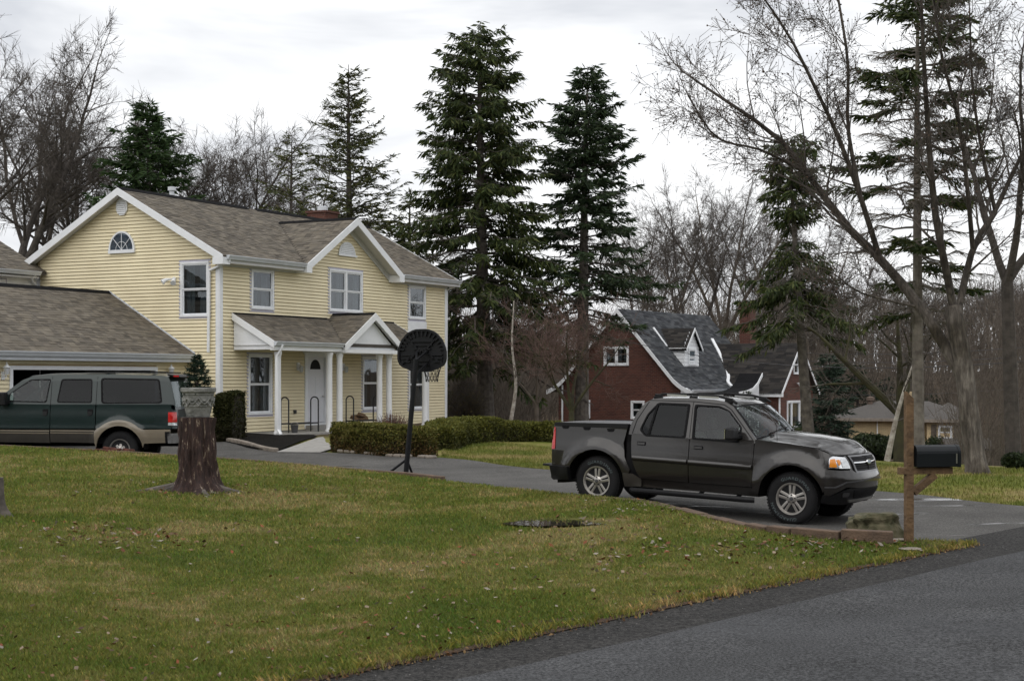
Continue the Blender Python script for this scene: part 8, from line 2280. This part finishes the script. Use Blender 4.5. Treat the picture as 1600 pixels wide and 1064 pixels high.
leafy('evergreen_bush', 'low yew under the brick house triple window', 1243, 69, 664, .75, 94, [(.05, .065, .02), (.035, .05, .015)], 2500, .06)
leafy('evergreen_bush', 'pointed yew beside the brick house entry', 1170, 69, 612, .6, 95, DG, 3000, .07)
leafy('evergreen_bush', 'ivy clump at the foot of the right-edge tree', 1585, 32.5, 706, .28, 96, DG, 1200, .05)

# ------------------------------------------------------------------ porch bed, walk, porch furniture
def sheet(name, pts, m, lift, kind='structure'):
    mb = MB(); n = len(pts); mb.add([(x, y, gz(x, y)+lift) for x, y in pts], [tuple(range(n))]); o = mb.build(name, M[m]); return tag(o, kind=kind)
def poly_sheet(name, px_pts, m, lift):
    """densely triangulated draped patch"""
    pts = [hp(*p) for p in px_pts]; c = (sum(p[0] for p in pts)/len(pts), sum(p[1] for p in pts)/len(pts)); V = []; rings = 8; n = len(pts)
    for k_ in range(rings+1):
        t = k_/rings
        for p in pts: x, y = c[0]+(p[0]-c[0])*t, c[1]+(p[1]-c[1])*t; V.append((x, y, gz(x, y)+lift))
    F = [(k_*n+j, k_*n+(j+1) % n, (k_+1)*n+(j+1) % n, (k_+1)*n+j) for k_ in range(rings) for j in range(n)]
    me = bpy.data.meshes.new(name); me.from_pydata(V, [], F); return tag(link(name, me, M[m]), kind='structure')
poly_sheet('mulch_bed', [(340, 691, .25), (385, 697, .24), (432, 702, .22), (470, 693, .26), (497, 686, .30), (490, 680, .34), (440, 680, .36), (385, 678, .36), (345, 683, .33)], 'mulch', .05)
poly_sheet('front_walk', [(432, 703, .22), (500, 708, .16), (520, 700, .2), (505, 686, .3), (497, 687, .3), (470, 694, .26)], 'concrete', .04)
bs = thing('bed_edging', 'row of small stones edging the black mulch bed', 'edging')
pa = [hp(338, 692, .22), hp(385, 698, .20), hp(432, 704, .19)]
Cc = resample([(p[0], p[1], 0) for p in pa], 16)
for k_ in range(15):
    a, b = Cc[k_], Cc[k_+1]; mb = MB(); A = Vector((a[0], a[1], gz(a[0], a[1])+.06)); B = Vector((b[0], b[1], gz(b[0], b[1])+.06)); mb.bar(A+(B-A)*.04, B-(B-A)*.04, .14, .12); mb.build('stone', M['flagstone'], bs, bevel=.03)
hs = thing('hedge_edging', 'pale flat stones along the foot of the front hedge', 'edging')
Cc = resample([(p[0], p[1], 0) for p in (hp(530, 710, .10), hp(600, 714, .09), hp(680, 719, .06))], 14)
for k_ in range(13):
    if k_ in (3, 6, 10): continue
    a, b = Cc[k_], Cc[k_+1]; A = Vector((a[0], a[1], gz(a[0], a[1])+.05)); B = Vector((b[0], b[1], gz(b[0], b[1])+.05)); mb = MB(); mb.bar(A+(B-A)*.05, B-(B-A)*.05, .2, .08); mb.build('stone', M['flagstone'], hs, bevel=.03)
# red-brown bark blocks stacked by the SUV wheel
rb_ = thing('bark_pile', 'pile of rough red-brown edging blocks by the SUV rear wheel', 'block pile', P(165, 706, 32.1))
rr_ = random.Random(8)
for k_ in range(16):
    x = (rr_.random()-.5)*1.0; mb = MB(); c = Vector((x, rr_.uniform(-.05, .10), .0+rr_.uniform(-.01, .07)*(1-abs(x)))); d_ = Vector((1, rr_.uniform(-.3, .3), rr_.uniform(-.15, .15))).normalized()*rr_.uniform(.07, .13); mb.bar(c-d_, c+d_, rr_.uniform(.06, .1), rr_.uniform(.05, .09)); mb.build('block', M['red_stone'], rb_, bevel=.02)
# firewood racks on the porch: local to the house frame
HM = Matrix.Translation(HO) @ Matrix.Rotation(R(62), 4, 'Z')
def rack(s0, s1, lab):
    o = HM @ Vector((s0, -.75, HB-.02)); rk = thing('firewood_rack', lab, 'rack', o, R(62), 'firewood racks on the porch'); w = s1-s0
    for x in (0, w):
        mb = MB(); pts = [(x, -.16, 0), (x, -.16, .92)]+[(x, -.16+.14*(1-math.cos(math.pi*j/8)), .92+.12*math.sin(math.pi*j/8)) for j in range(1, 8)]+[(x, .12, .92), (x, .12, 0)]
        mb.tube(pts, .021, 8); mb.build('end_hoop', M['iron'], rk, smooth=True)
    for y in (-.16, .12): mb = MB(); mb.bar((0, y, .26), (w, y, .26), .045, .045); mb.build('rail', M['iron'], rk)
    return rk
rack(2.05, 3.55, 'empty black iron firewood rack left of the front door'); rack(5.45, 7.0, 'black iron firewood rack with a split log right of the front door')
o = HM @ Vector((6.05, -.77, HB+.30)); lg = thing('firewood', 'split logs lying on the right-hand firewood rack', 'firewood', o, R(62))
for (y, z, l_, a) in ((0, .02, .85, .05), (.08, .06, .7, -.1), (-.03, .12, .5, .25)):
    mb = MB(); mb.prism([(-.06, -.05), (.07, -.04), (.01, .07)], 'x', -l_/2, l_/2); mb.build('log', M['post_wood'], lg, loc=(0, y, z), rot=(0, a*.4, a))
o = HM @ Vector((2.15, -1.05, HB-.02)); bk = thing('bucket', 'small grey bucket beside the left firewood rack', 'bucket', o)
mb = MB(); mb.lathe([(.085, 0), (.115, .22), (.125, .225), (.118, .235), (.10, .225), (.08, .03), (.01, .02)], 18); mb.build('body', M['trim_grey'], bk, smooth=True)
mb = MB(); mb.tube([(.115*math.cos(math.pi*j/12), 0, .22+.10*math.sin(math.pi*j/12)) for j in range(13)], .004, 5); mb.build('handle', M['steel'], bk)

# ------------------------------------------------------------------ overhead wires
def wire(label, pts, r):
    A, B = Vector(pts[0]), Vector(pts[1]); sag = pts[2]; mb = MB(); mb.tube([A.lerp(B, k_/24)-Vector((0, 0, sag*4*(k_/24)*(1-k_/24))) for k_ in range(25)], r, 5); o = mb.build('utility_wire', M['wire']); tag(o, label, 'wire', 'utility wires at right')
wire('lowest slack utility wire crossing above the ranch roof', (P(930, 520, 66), P(1760, 548, 40), .9), .011)
wire('upper utility wire crossing the woods at right', (P(1200, 548, 92), P(1750, 528, 60), .4), .012)
wire('second utility wire crossing the woods at right', (P(1200, 560, 92), P(1750, 543, 60), .4), .012)
wire('lower utility wire above the tan chimney', (P(1240, 612, 92), P(1750, 590, 60), .4), .010)
